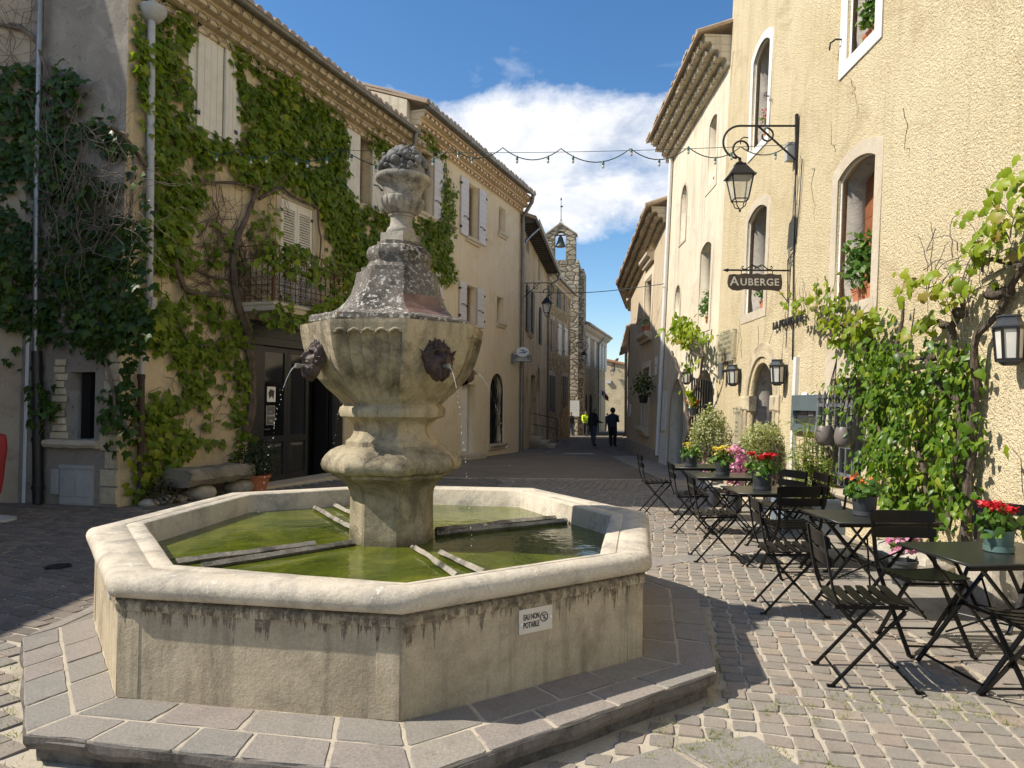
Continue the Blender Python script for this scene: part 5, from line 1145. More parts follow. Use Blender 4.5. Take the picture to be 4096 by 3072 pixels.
# houses further down on the right
far = T('shuttered_house', 'row house in shade beyond the curved house, mostly hidden', 'house', (7, 40, -.4))
PLG = Plane((9.2, 58, 0), (6.3 - 9.2, 36.5 - 58, 0)); LG = Vector((2.9, 21.5)).length
P(slab([[(0, -1.2), (LG, -1.2), (LG, 5.6), (0, 5.6)]], -.4, 0), 'wall', m_curved, far, PLG.M); roof_edge(far, PLG, 0, LG, 5.62, .4)
for u in (LG - 2.5, LG - 6, LG - 10): shutter(far, PLG, u, 1.8, u + .6, 3.6, m_darkshut, .04, 2)
# ------------------------------------------------------------------ the left side of the street
PLCC = Plane((.27, 26.2, 0), (.143, .99, 0)); LCC = 10.7
brn = T('streaked_house', 'streaky brown rendered house with dark wooden shutters and an open eave', 'house', (.27, 26.2, -.2))
gC = PLCC.off(.55); vC = (gC.uv('c5', 545, 330)[1] + gC.uv('c5', 665, 600)[1]) / 2
C1 = O(PLCC, 'c5', 514, 470, 'c5', 531, 470, 'c5', 522, 520, 'c5', 522, 425); C2_ = O(PLCC, 'c5', 526, 800, 'c5', 541, 800, 'c5', 530, 935, 'c5', 530, 705); C3_ = O(PLCC, 'c5', 541, 1300, 'c5', 562, 1300, 'c5', 550, 1480, 'c5', 550, 1148)
C4 = O(PLCC, 'c5', 568, 1250, 'c5', 584, 1250, 'c5', 576, 1410, 'c5', 576, 1108); C5 = O(PLCC, 'c5', 516, 1220, 'c5', 525, 1220, 'c5', 520, 1292, 'c5', 520, 1165); C6 = O(PLCC, 'c5', 578, 600, 'c5', 585, 600, 'c5', 581, 665, 'c5', 581, 550)
hC_ = [rect(*C1), rect(*C2_), rect(C3_[0], gz(0, 30) + .45, C3_[2], C3_[3]), arch(*C4, (C4[2] - C4[0]) / 2), rect(*C5), rect(*C6)]
P(slab([[(0, -.8), (LCC, -.8), (LCC, vC), (0, vC)]] + hC_, -.35, 0), 'wall', m_chouse, brn, PLCC.M)
b = MB(); b.bx((0, -.3, -.8), (LCC, vC, -.6)); P(b, 'inner_wall', m_void, brn, PLCC.M)
for i, h_ in enumerate(hC_):
    if i in (2, 3): P(slab([grow(h_, .01)], -.3, -.25), 'door', m_brownshut, brn, PLCC.M)
    else: window(brn, PLCC, h_, .2, mull=i == 1)
addpoly('arch_frame', [grow(hC_[3], .16), hC_[3]], -.01, .03, m_quoin, brn, PLCC)
shutter(brn, PLCC, C2_[0] - .75, C2_[1], C2_[0] - .03, C2_[3], m_darkshut, .04, 3); shutter(brn, PLCC, C2_[2] + .03, C2_[1], C2_[2] + .75, C2_[3], m_darkshut, .04, 3); sill(brn, PLCC, C2_[0] - .2, C2_[2] + .2, C2_[1], .14, .12, m_trimstone)
q = PLCC.uv('c5', 585, 900); shutter(brn, PLCC, q[0] - .3, C2_[1] - .1, q[0] + .5, C2_[1] + 1.6, m_darkshut, .04, 3)
b = MB()
for i in range(26): u = i * LCC / 26; b.bx((u, vC - .02, -.3), (u + .1, vC + .1, .5))
b.bx((0, vC + .1, -.3), (LCC + .3, vC + .13, .55)); P(b, 'rafters', m_darkshut, brn, PLCC.M)
roof_edge(brn, PLCC, -.02, LCC + .2, vC + .15, .56); gutter(brn, PLCC, -.1, LCC + .3, vC + .08, .62, .085, m_zinc)
pipe(brn, [PLCC.at(.9, vC + .0, .6), PLCC.at(.5, vC - .35, .35), PLCC.at(.08, vC - .7, .16)], .05, m_zinc)
ue = LCC - .25; pipe(brn, [PLCC.at(LCC + .1, vC, .6), PLCC.at(LCC, vC - .3, .55), PLCC.at(ue, vC - .65, .12), PLCC.at(ue, vC - 1.2, .1), PLCC.at(ue, -.5, .1)], .06, m_oldzinc)
b = MB(); u = C3_[0]; g_ = gz(0, 30)
for k in range(3): b.bx((u - .25 - .0 * k, g_ - .2, .0), (u + 1.1, g_ + .45 - .15 * k, .45 + .3 * k))
stp = P(b, 'door_steps', m_trimstone, brn, PLCC.M)
b = MB(); 
for zz in (.55, 1.0): b.tube([PLCC.at(u - .2, g_ + .45 + zz, .1), PLCC.at(u + 1.2, g_ + .2 + zz, 1.0), PLCC.at(u + 1.5, g_ + zz - .05, 1.0)], .018, 6)
b.tube([PLCC.at(u + 1.3, g_ - .2, 1.0), PLCC.at(u + 1.3, g_ + 1.15, 1.0)], .02, 6); P(b, 'handrail', m_black, stp)
PLS = Plane((1.80, 36.78, 0), (.23, .973, 0)); LS = 8.1
sth = T('rubble_house', 'ochre rubble stone house with three rows of wooden shutters', 'house', (1.8, 36.8, -.4))
gS = PLS.off(.35); vS = (gS.uv('c5', 655, 645)[1] + gS.uv('c5', 778, 742)[1]) / 2
P(slab([[(0, -1), (LS, -1), (LS, vS), (0, vS)]], -.5, 0), 'wall', m_rubble, sth, PLS.M)
b = MB(); b.bx((LS - .5, -1, -5), (LS, vS, -.5)); b.add([Vector((LS - .5, vS, -5)), Vector((LS, vS, -5)), Vector((LS, vS + 1.7, -5)), Vector((LS - .5, vS + 1.7, -5)), Vector((LS - .5, vS, 0)), Vector((LS, vS, 0))], [(0, 1, 2, 3), (4, 5, 1, 0), (5, 4, 3, 2), (0, 3, 4), (1, 5, 2)]); P(b, 'end_wall', m_rubble, sth, PLS.M)
roof_edge(sth, PLS, -.1, LS + .2, vS + .12, .4); gutter(sth, PLS, -.1, LS + .2, vS + .08, .4, .08, m_zinc)
b = MB(); b.loft([[Vector((u, vS - .25 + y, w_)) for w_, y in ((0, 0), (.08, .02), (.12, .12), (.26, .2), (.32, .3), (0, .3))] for u in (0, LS)], True, True); P(b, 'cornice', m_plaster, sth, PLS.M)
for (x0, x1, yt, yb, mt_) in ((640, 655, 682, 780, m_brownshut), (672, 690, 714, 805, m_darkshut), (708, 722, 740, 825, m_brownshut), (641, 660, 868, 1030, m_brownshut), (676, 693, 890, 1045, m_shutter), (709, 724, 910, 1050, m_shutter), (635, 648, 1150, 1335, m_darkshut), (650, 660, 1155, 1340, m_darkshut), (702, 712, 1155, 1320, m_darkshut), (714, 726, 1157, 1310, m_darkshut)):
    q = O(PLS, 'c5', x0, (yt + yb) / 2, 'c5', x1, (yt + yb) / 2, 'c5', (x0 + x1) / 2, yb, 'c5', (x0 + x1) / 2, yt)
    P(slab([rect(q[0] - .1, q[1] - .1, q[2] + .1, q[3] + .25)], -.01, .012), 'lintel', m_quoin, sth, PLS.M); c_ = (q[0] + q[2]) / 2
    shutter(sth, PLS, q[0], q[1], c_ - .01, q[3], mt_, .03, 2); shutter(sth, PLS, c_ + .01, q[1], q[2], q[3], mt_, .03, 2)
q = O(PLS, 'c5', 664, 1290, 'c5', 686, 1290, 'c5', 675, 1425, 'c5', 675, 1150); P(slab([rect(*q)], -.01, .02), 'door', m_brownshut, sth, PLS.M)
# bell tower
tow = T('bell_tower', 'pale stone bell tower with a gabled open belfry above the street', 'tower', (3.5, 49, -.6))
PLT = Plane((2.35, 49.35, 0), (4.55 - 2.35, 49.0 - 49.35, 0)); LT = Vector((2.2, .35)).length
t_ = lambda x, y: PLT.uv('c5', x, y)
zt = t_(730, 562)[1]
b = MB(); b.bx((0, -1.5, -3.4), (LT, zt, 0)); P(b, 'shaft', m_tower, tow, PLT.M)
bl, br_ = t_(617, 480)[0], t_(769, 480)[0]; zs_ = t_(700, 432)[1]; zp = t_(690, 376)[1]
ol, or_ = t_(660, 480)[0], t_(719, 480)[0]; ot = t_(690, 412)[1]
bell_h = arch(ol, zt + .02, or_, ot, (or_ - ol) / 2)
P(slab([[(bl, zt), (br_, zt), (br_, zs_), ((bl + br_) / 2 - .02, zp), (bl, zs_)], bell_h], -.75, 0.), 'belfry', m_tower, tow, PLT.M)
b = MB(); c_ = (bl + br_) / 2 - .02
for s_ in (bl - .1, br_ + .1): b.add([Vector((c_, zp + y, w_)) for y in (.0, .1) for w_ in (-.8, .06)] + [Vector((s_, zs_ + y - .05, w_)) for y in (.0, .1) for w_ in (-.8, .06)], [(0, 1, 5, 4), (2, 6, 7, 3), (1, 3, 7, 5), (0, 4, 6, 2), (4, 5, 7, 6)])
P(b, 'coping', m_quoin, tow, PLT.M)
b = MB(); bm_ = (ol + or_) / 2; zb = t_(690, 488)[1]; k = (t_(690, 432)[1] - zb)
b.lathe([(.50 * k, 0), (.47 * k, .06 * k), (.36 * k, .25 * k), (.27 * k, .55 * k), (.22 * k, .8 * k), (.12 * k, .95 * k), (.05 * k, 1. * k)], 20, M=PLT.M @ Matrix.Translation((bm_, zb, -.35)) @ Matrix.Rotation(R(-90), 4, 'X'))
b.bx((ol - .0, zb + k, -.42), (or_, zb + k + .08, -.28), PLT.M); P(b, 'bell', plain('bell_bronze', (.10, .10, .085), .5, .5, .2), tow, smooth=45)
b = MB(); b.tube([PLT.at(c_, zp, -.35), PLT.at(c_, zp + 1.75, -.35)], [.03, .015], 6)
for a_ in range(4): b.tube([PLT.at(c_ + .22 * math.cos(a_ * 1.57), zp - .05, -.35 + .22 * math.sin(a_ * 1.57)), PLT.at(c_, zp + .45, -.35)], .014, 5)
b.bx((c_ - .05, zp + 1.25, -.37), (c_ + .12, zp + 1.35, -.33), PLT.M); b.lathe([(.0, 0), (.06, .1), (0, .3)], 6, M=PLT.M @ Matrix.Translation((c_, zp + 1.7, -.35)) @ Matrix.Rotation(R(-90), 4, 'X')); P(b, 'weathervane', m_black, tow)
b = MB(); q = t_(795, 620); b.bx((LT, -1.5, -3.4), (LT + .35, t_(790, 600)[1], -.5)); P(b, 'buttress', m_tower, tow, PLT.M)
b = MB(); q = t_(625, 415); b.bx((q[0] - .12, zt, -1.2), (q[0] + .12, q[1], -.9)); P(b, 'chimney', m_plaster, tow, PLT.M)
q = PLT.uv('cA', 644, 1180); ns = P(slab([rect(q[0] - .5, q[1] - .55, q[0] + .45, q[1] + .55)], .01, .05), 'notice_board', m_white, None, PLT.M); tag(ns, 'white notice panel on the foot of the bell tower', 'sign'); PM[ns.name] = Matrix.Translation(ns.location)
P(merge((text('lorem\nlorem\nlorem'.replace('lorem', '- - - - - -'), .16, .001), PLT.M @ Matrix.Translation((q[0], q[1] + .2, .052)))), 'lettering', m_grey, ns)
# town hall and the house closing the street
hall = T('town_hall', 'stone town hall with tall pale shutters and a moulded cornice', 'building', (6, 55, -.7))
PLH = Plane((5.0, 51.0, 0), (.274, .962, 0)); LH = 11.5; vH = (PLH.off(.5).uv('cA', 760, 425)[1] + PLH.off(.5).uv('cA', 1000, 568)[1]) / 2
P(slab([[(0, -1.5), (LH, -1.5), (LH, vH), (0, vH)]], -6, 0), 'wall', m_hall, hall, PLH.M)
b = MB(); b.loft([[Vector((u, vH - .75 + y, w_)) for w_, y in ((0, 0), (.1, .05), (.14, .3), (.35, .45), (.5, .62), (.5, .75), (0, .75))] for u in (-.1, LH + .1)], True, True); P(b, 'cornice', m_plaster, hall, PLH.M)
roof_edge(hall, PLH, -.1, LH + .2, vH + .03, .6); gutter(hall, PLH, -.1, LH + .2, vH, .56, .08, m_zinc)
for x0, x1, yt, yb in ((768, 788, 530, 805), (828, 843, 565, 805), (872, 886, 590, 815), (900, 912, 605, 825), (924, 937, 620, 835)):
    q = O(PLH, 'cA', x0, 700, 'cA', x1, 700, 'cA', (x0 + x1) / 2, yb, 'cA', (x0 + x1) / 2, yt); addpoly('window_surround', [rect(q[0] - .2, q[1] - .2, q[2] + .2, q[3] + .2)], -.01, .03, m_plaster, hall, PLH); shutter(hall, PLH, q[0], q[1], q[2], q[3], m_shutter, .05, 2)
for x0, x1 in ((750, 768), (791, 811)):
    q = O(PLH, 'cA', x0, 1100, 'cA', x1, 1100, 'cA', x0, 1390, 'cA', (x0 + x1) / 2, 1052); P(slab([arch(q[0], q[1], q[2], q[3], (q[2] - q[0]) / 2)], -.01, .02), 'archway', m_void, hall, PLH.M)
for x0, x1 in ((866, 878), (892, 930)):
    q = O(PLH, 'cA', x0, 1100, 'cA', x1, 1100, 'cA', x0, 1370, 'cA', (x0 + x1) / 2, 1010); P(slab([rect(q[0], -1.2, q[2], q[3])], -.01, .02), 'doorway', m_darkpaint, hall, PLH.M)
up2 = PLH.uv('cA', 860, 800)[0]; pipe(hall, [PLH.at(up2 + 1.2, vH - .1, .5), PLH.at(up2, vH - .9, .15), PLH.at(up2, vH - 1.4, .12), PLH.at(up2, -.9, .12)], .07, m_zinc)
endh = T('end_house', 'sunlit pale rendered house closing the far end of the street', 'house', (11, 73, -1))
PLE = Plane((8.8, 74.5, 0), (4.5, -2.2, 0)); P(slab([[(0, -2), (6, -2), (6, 5.), (0, 6.4)]], -4, 0), 'wall', m_endwall, endh, PLE.M)
b = MB(); b.add([Vector(q) for q in ((-.2, 6.42, .3), (6, 5.02, .3), (6, 5.02, -4), (-.2, 6.42, -4), (-.2, 6.6, .3), (6, 5.2, .3), (6, 5.2, -4), (-.2, 6.6, -4))], [(0, 1, 2, 3), (7, 6, 5, 4), (0, 4, 5, 1), (1, 5, 6, 2), (2, 6, 7, 3), (3, 7, 4, 0)]); P(b, 'roof', m_tilered, endh, PLE.M)
q = PLE.uv('cA', 968, 942); b = MB(); b.bx((q[0] - .25, q[1] - .2, 0), (q[0] + .25, q[1] + .1, .3)); P(b, 'wall_box', m_grey, endh, PLE.M)
# ------------------------------------------------------------------ people
def skinned(verts, edges, rad, sub=2):
    me = bpy.data.meshes.new('s'); me.from_pydata(verts, edges, []); ob = bpy.data.objects.new('s', me); COL.objects.link(ob)
    md = ob.modifiers.new('k', 'SKIN'); sk = me.skin_vertices[0].data
    for s_, r_ in zip(sk, rad): s_.radius = (r_, r_) if not isinstance(r_, tuple) else r_
    sk[0].use_root = True; md.use_smooth_shade = True
    ms = ob.modifiers.new('u', 'SUBSURF'); ms.levels = sub; ms.render_levels = sub
    dg = bpy.context.evaluated_depsgraph_get(); r_ = bpy.data.meshes.new_from_object(ob.evaluated_get(dg)); bpy.data.objects.remove(ob); bpy.data.meshes.remove(me); return r_
m_skin = plain('skin', (.46, .26, .18), .55, 0, .05); m_shoe = plain('dark_shoe', (.03, .028, .026), .6)
def person(c, feet, dist, h, yaw, top, leg, label, hair=(.3, .29, .28), arms=((0, 0), (0, 0)), stride=.06, lean=0., pack=None, hood=False, bend=0., group=None, sit=0.):
    d = ray(c, *feet); k = dist / d.y; loc = Vector((d.x * k, dist, gz(0, dist))); s_ = h / 1.75
    V = []; E = []; Rd = []
    def v(p, r_, par=None):
        V.append(tuple(Vector(p) * s_)); Rd.append(r_ * s_ if not isinstance(r_, tuple) else tuple(q * s_ for q in r_))
        if par is not None: E.append((par, len(V) - 1))
        return len(V) - 1
    # x forward, y left
    pel = v((0, 0, .95), (.20, .17)); ab = v((lean * .4, 0, 1.12), (.20, .17), pel); ch = v((lean, 0, 1.33), (.215, .165), ab); nk = v((lean * 1.2, 0, 1.49), .055, ch); hd = v((lean * 1.25 + .02 + bend, 0, 1.58), (.075, .09), nk); ht = v((lean * 1.25 + .01 + bend * 1.3, 0, 1.70), (.07, .085), hd)
    ns = v((lean * 1.25 + .10 + bend, 0, 1.60), .018, hd)
    for sd, (fw_, el_) in zip((1, -1), arms):
        sh = v((lean, sd * .18, 1.40), .085, ch); eb = v((lean + .28 * math.sin(fw_), sd * .235, 1.40 - .28 * math.cos(fw_)), .066, sh); a_ = fw_ + el_
        wr = v((lean + .28 * math.sin(fw_) + .24 * math.sin(a_), sd * (.24 - .08 * min(1, el_)), 1.40 - .28 * math.cos(fw_) - .24 * math.cos(a_)), .033, eb); hn = v((V[wr][0] / s_ + .09 * math.sin(a_), V[wr][1] / s_, V[wr][2] / s_ - .09 * math.cos(a_)), .03, wr)
        for f_ in range(4): tp_ = v((V[hn][0] / s_ + .07 * math.sin(a_ + .3), V[hn][1] / s_ + (f_ - 1.5) * .018, V[hn][2] / s_ - .07 * math.cos(a_ + .3)), .009, hn)
        v((V[wr][0] / s_ + .07 * math.sin(a_ + .6), V[wr][1] / s_ - sd * .03, V[wr][2] / s_ - .06 * math.cos(a_ + .6)), .009, wr)
    for sd in (1, -1):
        o_ = sd * stride; hp = v((0, sd * .10, .88), .125, pel); kn = v((o_ * .6 + sit, sd * .115, .50 + sit * .3), .095, hp); an = v((o_, sd * .115, .09), .070, kn); v((o_ + .14, sd * .13, .04), .045, an)
    me = skinned(V, E, Rd); mts = [top, leg, m_skin, m_shoe]
    for p in me.polygons:
        z = p.center.z / s_; x = p.center.x / s_; y = p.center.y / s_
        i = 2 if z > 1.5 else (0 if z > .92 else (1 if z > .1 else 3))
        if abs(y) > .10 and z < 1.40:
            for w_ in range(len(V)): pass
        p.material_index = i
    hands = [Vector(q) for q, r_ in zip(V, Rd) if not isinstance(r_, tuple) and abs(r_ / s_ - .009) < 1e-4]
    for p in me.polygons:
        if any((p.center - q).length < .06 * s_ for q in hands): p.material_index = 2
    root = T('person', label, 'person', loc, yaw, group)
    M0 = PM[root.name]
    P(me, 'body', mts, root, M0, smooth=True)
    b = MB(); hx = (lean * 1.25 + bend * 1.2) * s_
    b.ball((hx - .012 * s_, 0, 1.665 * s_), .105 * s_ if not hood else .14 * s_, 12, sc=(1., .85, .95)); P(b, 'hood' if hood else 'hair', plain('hair_tone', hair, .8), root, M0, smooth=True)
    if pack:
        b = MB(); r_ = []
        for z, w_, t_ in ((.92, .12, .08), (.98, .17, .13), (1.2, .18, .14), (1.36, .15, .12), (1.44, .08, .05)): r_.append([Vector(((lean * .6 - .17 - t_ * .5 * math.cos(a)) * s_, w_ * math.sin(a) * s_, z * s_)) for a in [6.283 * q / 14 for q in range(14)]])
        b.loft(r_, True, True); P(b, 'backpack', pack, root, M0, smooth=40)
    return root
cl_black = plain('black_cloth', (.022, .022, .025), .85); cl_navy = plain('navy_cloth', (.035, .045, .07), .85); cl_jean = plain('blue_denim', (.10, .15, .24), .85, 0, .15); cl_darkjean = plain('dark_denim', (.06, .075, .11), .85); cl_yel = plain('fluorescent_yellow_cloth', (.55, .72, .02), .8); cl_char = plain('charcoal_cloth', (.04, .04, .042), .85)
person('cP', (470, 690), 31.8, 1.76, R(25), cl_black, cl_darkjean, 'grey-haired person in black with a backpack, reading a paper in the shaded street', arms=((.15, 1.2), (.15, 1.2)), pack=cl_char, bend=.03)
person('cP', (765, 708), 31.4, 1.70, R(60), cl_navy, cl_black, 'hooded person in dark blue jacket and wide black trousers beside the curved house', hair=(.03, .032, .04), arms=((.05, .2), (.3, 2.1)), hood=True, stride=.05)
person('cP', (128, 517), 47.5, 1.60, R(-70), cl_char, cl_jean, 'person in blue jeans with a hand at the face, sunlit by the bell tower', hair=(.08, .06, .05), arms=((0, .2), (.7, 2.1)), stride=.04)
person('cP', (598, 462), 63., 1.62, R(80), cl_black, cl_black, 'person in a long dark coat far down the street', hair=(.05, .04, .035), stride=.03)
person('cP', (680, 464), 64., 1.62, R(100), cl_black, cl_char, 'dark dressed walker half hidden behind the hooded person', hair=(.04, .035, .03), stride=.1)
cyc = person('cP', (352, 500), 48.2, 1.70, R(-95), cl_yel, cl_char, 'cyclist in a fluorescent yellow jacket astride a bicycle', hair=(.05, .05, .05), arms=((.6, .5), (.6, .5)), stride=.08, lean=.12)
d = ray('cP', 366, 528); k = 48.0 / d.y; bl_ = Vector((d.x * k, 48.0, gz(0, 48))); bike = T('bicycle', 'black bicycle ridden by the cyclist in yellow', 'bicycle', bl_, R(-95)); M0 = PM[bike.name]
for x in (-.52, .52):
    b = MB(); b.tube([(x + .34 * math.cos(t), 0, .34 + .34 * math.sin(t)) for t in [6.283 * q / 28 for q in range(28)]], .022, 6, closed=True); wh = P(b, 'wheel', m_black, bike, M0, smooth=True)
    b = MB()
    for q in range(12): b.tube([(x, 0, .34), (x + .33 * math.cos(q * .5236), 0, .34 + .33 * math.sin(q * .5236))], .004, 4)
    P(b, 'spokes', m_zinc, wh, M0)
b = MB()
for p, q in (((-.52, 0, .34), (-.12, 0, .30)), ((-.12, 0, .30), (-.22, 0, .86)), ((-.22, 0, .80), (.38, 0, .82)), ((-.12, 0, .30), (.40, 0, .74)), ((-.52, 0, .34), (-.21, 0, .78)), ((.52, 0, .34), (.36, 0, .98))): b.tube([p, q], .018, 8)
P(b, 'frame', m_black, bike, M0); b = MB(); b.tube([(.36, -.3, 1.0), (.36, 0, .98), (.36, .3, 1.0)], .015, 6); P(b, 'handlebar', m_black, bike, M0)
b = MB(); b.loft([[Vector((x, y * w_, .90 + z)) for y, z in ((-.07, .0), (.07, .0), (.05, .05), (-.05, .05))] for x, w_ in ((-.34, 1.), (-.2, .9), (-.05, .3))], True, True); P(b, 'saddle', m_black, bike, M0)
# ------------------------------------------------------------------ climbing plants
def cover(pl, c, poly, dens, size, depth=(.03, .2), seed=0, clump=.55, cl_scale=1.3, thr=.0, droop=.5, bulk=0.):
    """leaf positions over a patch of wall: dense clumps, thin places, a ragged rim"""
    rs = np.random.RandomState(seed); q = [pl.uv(c, x, y, .1 if depth[1] < .3 else (depth[0] + depth[1]) * .45) for x, y in poly]
    u0, u1 = min(a for a, _ in q), max(a for a, _ in q); v0, v1 = min(a for _, a in q), max(a for _, a in q)
    n = int((u1 - u0) * (v1 - v0) * dens); U = rs.uniform(u0, u1, n); V = rs.uniform(v0, v1, n)
    ju = U + rs.normal(0, .09, n); jv = V + rs.normal(0, .09, n); ok = inside(q, ju, jv); U, V = U[ok], V[ok]
    # a few strays that trail out of the edge
    D = np.array([noise3((u * cl_scale, v * cl_scale, seed * 3.1), 1.) + .5 * noise3((u * cl_scale * 2.7, v * cl_scale * 2.7, seed), 1.) for u, v in zip(U, V)])
    keep = D > thr - .55 + rs.rand(len(U)) * .5; U, V, D = U[keep], V[keep], D[keep]; n = len(U)
    w = depth[0] + (depth[1] - depth[0]) * np.clip(rs.rand(n) * (.6 + D), 0, 1.4)
    if bulk: B_ = np.array([noise3((u * 1.7, v * 1.7, 9.3), 1.) for u, v in zip(U, V)]); w = w + bulk * np.clip(.45 + 1.1 * B_ - .5 * rs.rand(n) ** 2, 0, 1)
    C = np.array([pl.at(u, v, x) for u, v, x in zip(U, V, w)]).reshape(-1, 3)
    N = np.array(pl.n)[None] + rs.normal(0, .42, (n, 3)) + np.array([0, 0, .35])[None]; Ud = np.array([0, 0, -1.])[None] + rs.normal(0, droop, (n, 3)) + np.array(pl.n)[None] * .35
    S = size * rs.uniform(.55, 1.25, n); R_ = np.clip(.45 + .35 * D + rs.normal(0, .2, n), 0, 1)
    return C, N, Ud, S, R_
def foliage(name, kind, packs, mt, parent):
    A = [np.concatenate([p[i] for p in packs]) for i in range(5)]
    return P(leaves(name, kind, *A), name, mt, parent)
def stems(pl, runs, r, parent, name='stem', mt=None, off=.06, seed=1, wob=.02):
    b = MB(); rs = random.Random(seed)
    for run in runs:
        c, pts = run[0], run[1]; rr = run[2] if len(run) > 2 else r
        w = [pl.at(*pl.uv(c, x, y, off), off) for x, y in pts]; o = []
        for i in range(len(w) - 1):
            k = max(2, int((w[i + 1] - w[i]).length / .12))
            for j in range(k): q = w[i].lerp(w[i + 1], j / k); o.append(q + Vector((noise3(q, 2.5, 1), noise3(q, 2.5, 5), noise3(q, 2.5, 9))) * wob * 2)
        o.append(w[-1]); n = len(o)
        b.tube(o, [rr * (1 - .55 * i / n) * (1 + .25 * noise3(q, 8, 3)) for i, q in enumerate(o)], 7)
    return P(b, name, mt or m_bark, parent, smooth=50)
def twigs(pl, c, poly, n, parent, r=.006, L=.7, off=.035, seed=3, mt=None, up=.5):
    rs = random.Random(seed); q = [pl.uv(c, x, y, off) for x, y in poly]; u0, u1 = min(a for a, _ in q), max(a for a, _ in q); v0, v1 = min(a for _, a in q), max(a for _, a in q); b = MB(); k = 0
    while k < n:
        u, v = rs.uniform(u0, u1), rs.uniform(v0, v1)
        if not inside(q, [u], [v])[0]: continue
        k += 1; a = rs.gauss(1.57 if rs.random() < up else -1.57, .9); pts = []
        for i in range(8): pts.append(pl.at(u, v, off + .02 * rs.random())); a += rs.gauss(0, .35); u += math.cos(a) * L / 8; v += math.sin(a) * L / 8
        b.tube(pts, [r * (1 - i * .09) for i in range(8)], 4)
    return P(b, 'twigs', mt or m_twig, parent)
# --- vine on the ivy house
PA = PLA; D_ = 'd'
polysA = [
 [(297, 60), (330, 45), (385, -30), (428, -20), (418, 50), (402, 120), (408, 180), (422, 250), (440, 285), (470, 300), (505, 318), (478, 345), (455, 362), (440, 400), (455, 440), (420, 470), (410, 520), (425, 560), (400, 600), (350, 590), (330, 560), (325, 470), (345, 420), (325, 330), (322, 240), (300, 200)],
 [(492, 60), (560, 90), (600, 130), (680, 150), (730, 190), (738, 240), (752, 290), (750, 350), (757, 380), (745, 420), (760, 455), (720, 470), (700, 440), (640, 400), (610, 390), (570, 395), (540, 400), (500, 350), (470, 330), (520, 310), (545, 290), (530, 240), (528, 190), (505, 130)],
 [(745, 400), (800, 445), (860, 470), (850, 560), (800, 560), (770, 600), (725, 590), (715, 540), (705, 480), (700, 450), (690, 410), (720, 410)],
 [(330, 640), (400, 640), (430, 620), (470, 640), (490, 700), (520, 690), (548, 740), (545, 830), (520, 860), (540, 900), (535, 950), (510, 1000), (480, 990), (440, 950), (400, 990), (360, 1000), (330, 1050), (290, 1090), (275, 1060), (300, 1010), (320, 960), (300, 880), (330, 860), (370, 820), (330, 780), (310, 740)],
 [(440, 500), (470, 480), (520, 520), (545, 600), (500, 640), (455, 580)], [(545, 470), (600, 440), (612, 520), (590, 560), (550, 560)], [(790, 262), (850, 255), (895, 285), (900, 360), (830, 370), (805, 320)]]
vineA = T('climbing_vine', 'leafy green vine spread over the ochre front with the rusty balcony', 'climbing plant', PLA.at(2.9, 0, .1))
pk = [cover(PLA, D_, p, d_, .145, seed=10 + i, thr=t_) for i, (p, d_, t_) in enumerate(zip(polysA, (360, 380, 360, 290, 100, 100, 380), (-.08, -.12, -.12, .0, .06, .06, -.15)))]
PBAL = PLA.off(.72)
pk.append(cover(PBAL, D_, [(548, 555), (620, 520), (700, 545), (790, 575), (800, 620), (760, 640), (700, 620), (640, 600), (590, 590)], 230, .14, (.0, .3), seed=31, thr=.0))
pk.append(cover(PBAL, D_, [(555, 690), (600, 655), (680, 650), (760, 640), (775, 680), (700, 710), (640, 715)], 280, .14, (.0, .25), seed=32, thr=-.1))
foliage('foliage', 'ivy', pk, m_ivy, vineA)
stems(PLA, [('c2', [(1555, 1150), (1600, 950), (1585, 700), (1560, 520), (1500, 330), (1480, 200), (1468, 100), (1485, -20), (1530, -130), (1580, -270), (1640, -420), (1700, -520)], .085),
            ('c2', [(1100, 60), (1130, 150), (1160, 250), (1250, 285), (1400, 285), (1465, 300)], .06), ('c2', [(1230, 110), (1330, 170), (1440, 190)], .035),
            ('c1', [(1640, 1200), (1540, 1170), (1400, 1150), (1260, 1140)], .035), ('c1', [(1640, 1260), (1780, 1180), (1900, 1270), (2000, 1310), (2030, 1500), (2020, 1640)], .035),
            ('c1', [(920, 1040), (850, 950), (770, 850), (690, 800)], .04), ('c2', [(1130, 470), (1200, 590), (1330, 610), (1440, 540)], .02), ('c2', [(1180, 1600), (1060, 1430), (960, 1250), (880, 1100), (780, 1060)], .03), ('c1', [(1250, 1500), (1310, 1400), (1380, 1330), (1330, 1240)], .016)], .03, vineA, 'trunk', off=.09)
twigs(PLA, D_, [(330, 440), (520, 480), (620, 520), (560, 700), (520, 860), (420, 960), (330, 980)], 150, vineA, seed=4, L=.9); twigs(PLA, D_, [(300, 300), (560, 300), (640, 420), (500, 520), (330, 560)], 80, vineA, seed=5)
twigs(PLA, D_, [(440, 470), (545, 500), (545, 640), (440, 640)], 60, vineA, .009, 1.1, seed=8, mt=m_bark)
